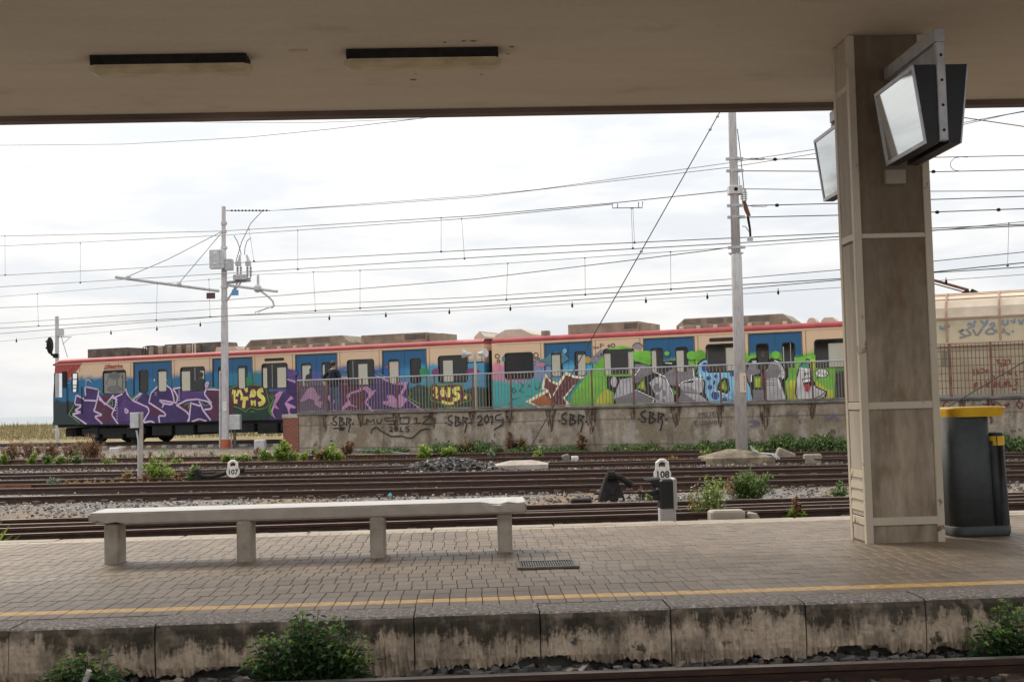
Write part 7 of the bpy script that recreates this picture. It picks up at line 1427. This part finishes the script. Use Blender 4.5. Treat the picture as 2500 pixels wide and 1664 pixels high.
block(1374, 1393, 1109, 1125, 'dark angular stone beside a white block near the anchor', mat('dark_stone', (.12, .10, .085), (.22, .19, .16), .9, 6), tilt=R(-14), d=.25); block(1395, 1413, 1113, 1125, 'small white block beside the dark angular stone', mat('white_concrete', (.55, .53, .50)), d=.2); block(1542, 1560, 1112, 1121, 'small grey stone lying on the track', CONC, d=.2); block(1174, 1183, 1105, 1114, 'tiny white stone cap on the rail', mat('white_concrete', (.55, .53, .50)), d=.12)
block(1934, 1955, 1083, 1095, 'black rubbish bag lump in the ground cover', BLACKC, d=.2, tilt=.3, name='rubbish_bag', cat='rubbish bag'); block(1745, 1778, 1066, 1078, 'black burnt plastic scrap lying on the ground cover by the wall', BLACKC, d=.2, tilt=-.2, name='plastic_scrap', cat='scrap', dz=.15)
block(1395, 1445, 1218, 1230, 'dark wooden sleeper block by the point lever', DARK, d=.3)
s_ = pl(atz(1730, 1268, -.02)); m = MB(); w_ = pl(atz(1815, 1266, -.02)).x - s_.x; m.cbox(0, w_, 0, .22, -.12, .085, .02); tag(m.build('stone_slab', mat('pale_slab', (.36, .32, .27), (.46, .41, .36), .85, 5), None, pw(s_.x, PW + .05, 0), PA), 'loose pale stone slab lying at the far platform edge', 'slab')
m = MB(); rn = random.Random(4); stone(m, (0, 0, 0), .14, rn, .8); tag(m.build('rubble_stone', CONC, None, pw(pl(atz(1827, 1262, -.02)).x, PW + .12, -.02)), 'grey lump of rubble beside the loose stone slab', 'stone')
# dwarf signal at the far platform edge
dwp = pw(pl(atz(1620, 1272, 0)).x, PW + .55, -.43); root = empty('dwarf_signal', dwp, PA, 'black dwarf signal with two hoods on a whitish post behind the platform edge', 'signal')
def dp_(px, py): v = atY(px, py, dwp.y) - dwp; return v
a, b = dp_(1611, 1275), dp_(1649, 1238); m = MB(); m.cbox(a.x, b.x, -.05, .12, -.02, b.z, .012); m.build('post', mat('signal_post_white', (.36, .37, .36), (.46, .47, .46), .6, 5), root)
m = MB(); x0, x1, zb_, zt_ = dp_(1610, 1238).x, dp_(1646, 1238).x, dp_(1620, 1239).z, dp_(1620, 1169).z; m.cbox(x0, x1, -.075, .16, zb_, zt_, .02); m.build('signal_head', BLACKP, root); m = MB(); m.cbox(x1 - .015, x1 + .025, -.085, .17, zb_ - .02, zt_ + .01, .01); m.build('back_plate', mat('signal_back_plate', (.40, .41, .40), None, .5), root)
for py in (1178, 1209):
    c_ = dp_(1612, py); m = MB(); n_ = 10; L1_ = .19
    for i in range(n_ + 1):
        a_ = math.pi * (-.15 + 1.3 * i / n_); m.v += [(c_.x, .04 + .075 * math.cos(a_), c_.z - .01 + .075 * math.sin(a_)), (c_.x - L1_ * (.35 + .65 * max(0, math.sin(a_))), .04 + .07 * math.cos(a_), c_.z - .02 + .07 * math.sin(a_))]
    for i in range(n_): m.face((2 * i, 2 * i + 1, 2 * i + 3, 2 * i + 2))
    m.build('hood', BLACKP, root); q = MB(); q.ball((c_.x - .005, .04, c_.z - .01), .062, 10, 6, sc=(.3, 1, 1)); q.build('lens', DARK, root)
# point levers with number plates
def lever(px, py, txt, label, s_=1.0, full=True, platepx=None, direction=1):
    p = ground(px, py); p.z = gz(p.y); root = empty('point_lever', p, 0, label, 'point lever'); k = sz(p)
    if full:
        m = MB(); stack(m, [(rrect(-.24, .24, -.2, .2, .05, 3), -.03), (rrect(-.2, .2, -.16, .16, .05, 3), .12), (rrect(-.11, .11, -.09, .09, .04, 3), .36), (rrect(-.075, .075, -.06, .06, .03, 3), .44)]); m.build('stand', DARK, root); m = MB(); m.box(-.05, .06, -.18, -.10, .09, .2); m.build('opening', BLACKC, root)
        m = MB(); m.tube([(.0, -.10, .41), (.16, -.12, .38), (.36, -.12, .24)], [.045, .05, .06], 8); m.build('lever_arm', DARK, root); m = MB(); m.tube([(-.06, -.1, .42), (.07, -.1, .42)], .085, 9); m.build('pivot', DARK, root); m = MB(); m.box(-.3, 1.6, -.02, .03, .08, .11); m.build('rod', DARK, root)
    else:
        m = MB(); stack(m, [(rrect(-.16, .12, -.12, .12, .04, 3), -.02), (rrect(-.08, .05, -.07, .07, .03, 3), .3), (rrect(-.05, .03, -.05, .05, .02, 3), .34)]); m.build('stand', DARK, root); m = MB(); m.tube([(-.06, -.05, .34), (.06, -.06, .18), (.3, -.07, .17), (.62, -.07, .25), (1.05, -.06, .32)], [.05, .055, .05, .05, .06], 7); m.build('lever_arm', DARK, root)
    (cx_, cy_), R_ = platepx; c_ = atY(cx_, cy_, p.y - .25) - p; m = MB(); n_ = 20; r_ = R_ * k
    pl_ = [(c_.x + r_ * math.cos(2 * math.pi * i / n_), c_.z + r_ * .86 * math.sin(2 * math.pi * i / n_)) for i in range(n_)]
    m.v += [(x, c_.y - .02, z) for x, z in pl_] + [(x, c_.y + .02, z) for x, z in pl_]
    for i in range(n_): j = (i + 1) % n_; m.face((i, j, n_ + j, n_ + i))
    m.face(range(n_)); m.face(range(2 * n_ - 1, n_ - 1, -1)); pt = m.build('number_plate', WHITE, root)
    h_ = MB(); h_.tube([(c_.x - r_ * .62, c_.y, c_.z + r_ * .5), (c_.x - r_ * .58, c_.y, c_.z + r_ * 1.3), (c_.x - r_ * .2, c_.y, c_.z + r_ * 1.6), (c_.x + r_ * .2, c_.y, c_.z + r_ * 1.6), (c_.x + r_ * .58, c_.y, c_.z + r_ * 1.3), (c_.x + r_ * .62, c_.y, c_.z + r_ * .5)], r_ * .22, 7); h_.build('handle_loop', WHITE, pt)
    t = text(txt, r_ * 1.05, mat('black_numerals', (.02, .02, .022), None, .6), pt, (c_.x, c_.y - .023, c_.z - r_ * .36), align='CENTER', name='numerals', bold=.004)
    return root
lever(1492, 1217, '108', 'cast iron point lever with white plate 108 in front of the shiny rail', platepx=((1617, 1157), 21))
lever(488, 1182, '107', 'low point lever with white plate 107 among the grey stones', full=False, platepx=((569, 1151), 16))
# loudspeaker post on the far platform
ls = ww(wl(1152, 950)[0], ZP, .3); root = empty('loudspeaker_post', ls, TA, 'slim post with two horn loudspeakers behind the railing', 'loudspeaker'); Zt = atY(1152, 860, ls.y).z - ZP
m = MB(); m.tube([(0, 0, 0), (0, 0, Zt)], .04, 8); m.build('post', CREAM, root); m = MB(); m.tube([(-.3, 0, Zt - .32), (.3, 0, Zt - .32)], .02, 6); m.build('crossbar', DARK, root)
for s__ in (-1, 1):
    m = MB(); m.tube([(s__ * .12, 0, Zt - .05), (s__ * .26, -.03, Zt - .05), (s__ * .40, -.06, Zt - .03)], [.05, .07, .15], 10); m.build('horn', GREY_PAINT, root); m = MB(); m.tube([(s__ * .24, 0, Zt - .3), (s__ * .24, -.02, Zt - .08)], .012, 5); m.build('horn_bracket', DARK, root)
# ------------------------------------------------------------------ shelter and mesh fence at the right end of the far platform
ss0 = wl(2200, 900)[0]; ss1 = wl(2780, 900)[0]; fy = .55
sh = empty('platform_shelter', ww(ss0, ZP, fy), TA, 'cream panelled shelter with a ribbed barrel roof behind the mesh fence', 'shelter'); Ls = ss1 - ss0
def sz_(px, py): return onplane(px, py, ww(0, 0, fy), tn).z - ZP
ze = sz_(2400, 773); zm_ = sz_(2400, 834); zr = sz_(2400, 717) + .12; Dp = 2.4
SCR = mat('shelter_cream_panel', (.46, .38, .25), (.60, .51, .36), .6, 1.6, c3=(.55, .46, .31)); SRB = mat('shelter_rust_rib', (.36, .22, .15), (.46, .32, .23), .7, 3); SRF = mat('shelter_roof_sheet', (.52, .42, .31), (.66, .56, .43), .5, 1.2)
sx_ = sorted({0.0, Ls} | {wl(px, 800)[0] - ss0 for px in (2308, 2440, 2572, 2704)})
for a, b in zip(sx_, sx_[1:]):
    m = MB(); m.box(a + .004, b - .004, 0, .03, zm_, ze - .02); m.build('upper_panel', SCR, sh); m = MB(); m.box(a + .004, b - .004, .03, .06, .0, zm_ - .002); m.build('lower_panel', SCR, sh)
    n_ = 10
    for i in range(n_):                               # roof sheets, one per bay and strip
        t0, t1 = math.pi * i / n_, math.pi * (i + 1) / n_; P_ = lambda t: (Dp / 2 - Dp / 2 * math.cos(t), ze + (zr - ze) * math.sin(t) ** .8); (y0, z0), (y1, z1) = P_(t0), P_(t1)
        m = MB(); m.poly([(a + .01, y0, z0), (b - .01, y0, z0), (b - .01, y1, z1), (a + .01, y1, z1)]); m.poly([(a + .01, y0, z0 - .02), (b - .01, y0, z0 - .02), (b - .01, y1, z1 - .02), (a + .01, y1, z1 - .02)]); m.build('roof_sheet', SRF, sh)
for x in sx_:
    m = MB(); n_ = 16; pts = [(x, Dp / 2 - (Dp / 2 + .012) * math.cos(math.pi * i / n_), ze + (zr - ze + .012) * math.sin(math.pi * i / n_) ** .8) for i in range(n_ + 1)]; m.tube(pts, .03, 5); m.build('roof_rib', SRB, sh); m = MB(); m.box(x - .03, x + .03, -.02, .0, zm_, ze); m.build('panel_strip', SRB, sh)
for i in (1, 2, 3): t = math.pi * (.12 + .11 * i); m = MB(); y_, z_ = Dp / 2 - Dp / 2 * math.cos(t), ze + (zr - ze) * math.sin(t) ** .8; m.tube([(0, y_, z_ + .005), (Ls, y_, z_ + .005)], .014, 4); m.build('roof_purlin', SRB, sh)
m = MB(); m.box(0, Ls, -.035, -.002, ze - .03, ze + .02); m.build('eaves_rail', SRB, sh); m = MB(); m.box(0, Ls, -.06, -.002, zm_ - .09, zm_ + .02); m.build('lower_rail', mat('shelter_rail_pale', (.55, .42, .30), None, .6), sh)
m = MB(); m.box(0, Ls, Dp - .03, Dp, 0, ze); m.build('back_panel', SCR, sh)
m = MB(); m.box(.0, .03, .06, Dp - .03, 0, ze); m.build('end_panel', SCR, sh)
def sconv(px, py): p = onplane(px, py, ww(0, 0, fy), tn) - WP; return p.dot(tu) - ss0, p.z - ZP
g7 = Spray(sconv, -.004, -.0006); FBL = mat('faded_blue_tag', (.22, .28, .33), None, .8); FGY = mat('faded_grey_tag', (.27, .25, .23), None, .8)
for q in ([(370, 690), (440, 660), (380, 700), (460, 740), (380, 760)], [(450, 660), (520, 720), (440, 740)], [(530, 660), (575, 740), (640, 650)], [(680, 690), (720, 650), (770, 660), (780, 710), (690, 715), (670, 690)], [(800, 700), (790, 660)], [(840, 690), (900, 690), (870, 650)], [(900, 700), (950, 720)], [(970, 680), (990, 690)]): g7.line(5, FGY, q, 17)
for q in ([(160, 620), (170, 670), (190, 630), (205, 670)], [(220, 610), (230, 660), (250, 600), (265, 640)], [(470, 620), (500, 580), (520, 640), (475, 650)], [(540, 640), (545, 570), (570, 580)], [(620, 560), (660, 610), (700, 550)], [(640, 640), (700, 580)], [(720, 620), (760, 580), (780, 620), (740, 640)], [(870, 550), (870, 610), (920, 610), (925, 550)], [(960, 560), (1000, 600), (1000, 540)], [(1050, 550), (1070, 610), (1105, 545)]): g7.line(5, FBL, q, 15)
g7.build('graffiti', sh)
g8 = Spray(lambda px, py: sconv(px, py), .026, -.0006)
for q in ([(790, 1010), (840, 1000), (800, 1040), (860, 1050)], [(860, 1010), (900, 1000), (900, 1050), (860, 1045)], [(920, 1010), (950, 1000), (945, 1050)], [(820, 1080), (930, 1060)], [(540, 1110), (545, 1180)], [(590, 1110), (570, 1130), (610, 1150), (575, 1165)], [(620, 1110), (660, 1105), (655, 1150), (625, 1150)], [(680, 1160), (685, 1110), (710, 1130)], [(730, 1200), (760, 1180), (780, 1220)], [(830, 1110), (835, 1190)], [(870, 1110), (875, 1190)], [(920, 1180), (930, 1130), (960, 1180), (970, 1130)], [(1020, 1140), (1000, 1160), (1030, 1185)], [(1060, 1140), (1100, 1135)], [(550, 1340), (555, 1260), (590, 1270), (560, 1300)], [(620, 1250), (625, 1330)], [(680, 1240), (690, 1320), (720, 1250)], [(770, 1310), (780, 1240), (810, 1280), (775, 1310)], [(830, 1240), (835, 1310), (860, 1305)], [(880, 1310), (885, 1240), (910, 1300), (915, 1230)], [(940, 1240), (945, 1300), (975, 1295)], [(1040, 1220), (1000, 1240), (1040, 1270), (1000, 1290)], [(970, 1340), (1030, 1330)]): g8.line(5, FRD, q, 11)
for i in range(6): g8.line(5, mat('faded_green_tag', (.17, .22, .18), None, .8), [(180, 920 + i * 30), (210, 900 + i * 30), (240, 935 + i * 30)], 9)
g8.build('graffiti', sh)
fs0 = wl(2270, 900)[0]; fence = empty('mesh_fence', ww(fs0, ZP + .05, 0), TA, 'tall rusty welded mesh fence in front of the cream shelter', 'fence'); fz0 = wl(2400, 963)[1] - ZP - .05; fz1 = wl(2400, 836)[1] - ZP - .05; Lf = ss1 - fs0; FM = mat('rusty_mesh', (.13, .07, .055), (.2, .12, .09), .7, 4)
vb = MB().box(-.009, .009, .09, .108, fz0, fz1).mesh('mesh_bar', FM); n_ = int(Lf / .098)
for i in range(n_): link('mesh_bar', vb, fence, (i * .098, 0, 0))
for i in range(8): z_ = fz0 + (fz1 - fz0) * (i / 7); m = MB(); m.box(0, Lf, .109, .121, z_ - .008, z_ + .008); m.build('mesh_rail', FM, fence)
for px in (2319.6, 2420, 2522, 2625): x_ = wl(px, 900)[0] - fs0; m = MB(); m.cbox(x_ - .03, x_ + .03, .07, .13, -.05, fz1 + .02, .005); m.build('post', PSM, fence)
m = MB(); m.box(0, Lf, .08, .13, fz0 - .03, fz0 + .012); m.build('bottom_rail', mat('fence_rail_grey', (.2, .22, .22), None, .6), fence)
# pantograph of the train, seen above the shelter
pa = tw(0, 1.36); pc = onplane(2370, 700, pa, tn); root = empty('pantograph', (pc.x, pc.y, ZR1 + .12), TA, 'folded dark pantograph showing above the shelter roof', 'pantograph')
def pq(px, py): p = onplane(px, py, pa, tn) - Vector((pc.x, pc.y, ZR1 + .12)); return (p.dot(tu), 0, p.z)
m = MB(); m.tube([pq(2200, 662), pq(2287, 686), pq(2365, 708)], .045, 7); m.build('upper_arm', RUST, root); m = MB(); m.tube([pq(2200, 672), pq(2290, 695), pq(2355, 713)], .022, 6); m.build('control_rod', RUST, root); m = MB(); m.tube([pq(2365, 708), pq(2340, 728), (-.9, 0, .02)], .07, 7); m.build('lower_arm', DARK, root); m = MB(); m.cbox(-1.2, .9, -.4, .4, -.02, .08, .02); m.build('base_frame', DARK, root); m = MB(); m.tube([pq(2370, 709), pq(2386, 716)], .07, 7); m.build('knuckle', DARK, root)
# ------------------------------------------------------------------ small litter
m = MB(); a = atz(1390, 1640, -.37); m.quadbox([(0, 0, 0), (.28, -.05, .0), (.33, .10, .0), (.06, .12, .0), (0, 0, .006), (.28, -.05, .04), (.33, .10, .055), (.06, .12, .01)]); tag(m.build('cardboard_scrap', mat('pale_cardboard', (.42, .36, .30), (.5, .44, .38), .8, 6), None, (a.x - .2, a.y, -.39)), 'pale cardboard scrap lying on the stones by the shiny rail', 'litter')
m = MB(); a = atY(188, 1655, 7.4); a = pw(pl(a).x, -.30, -.42); m.tube([(0, 0, -.02), (.10, -.02, .22)], [.02, .016], 7); tag(m.build('white_stick', mat('bleached_stick', (.60, .58, .55), None, .7), None, a), 'bleached white stick standing in the low nettle bush', 'stick')
m = MB(); p = ground(952, 1214); m.ball((0, 0, .04), .035, 7, 5, sc=(1.3, .8, 1)); m.ball((.01, 0, .075), .018, 6, 4); tag(m.build('plastic_bag', mat('turquoise_plastic', (.10, .42, .48), None, .4), None, (p.x, p.y, gz(p.y))), 'small turquoise plastic bag behind the bench', 'litter')
m = MB(); pts = [ground(x, y) + Vector((0, 0, .05 + dz)) for x, y, dz in ((866, 1104, .02), (900, 1105, .03), (950, 1107, .02), (1000, 1112, .0))]; m.tube([q - pts[0] for q in pts], .02, 6); tag(m.build('blue_cable', mat('blue_hose', (.10, .17, .22), None, .5), None, pts[0]), 'thin blue cable lying on the ground at the wall foot', 'cable')
rn = random.Random(77)
for i, (px, py) in enumerate(((1278, 1303), (1303, 1323), (860, 1452))): a = atz(px, py, .004); m = MB(); blade(m, Vector((0, 0, 0)), Vector((1, .4, .12)), Vector((0, 0, 1)), .055, .016, .2); tag(m.build('fallen_leaf', DRY, None, (a.x, a.y, .005)), ('dead leaf on the paving beside the bench end', 'second dead leaf on the paving near the bench end', 'dead leaf on the paving in front of the bench')[i], 'leaf')
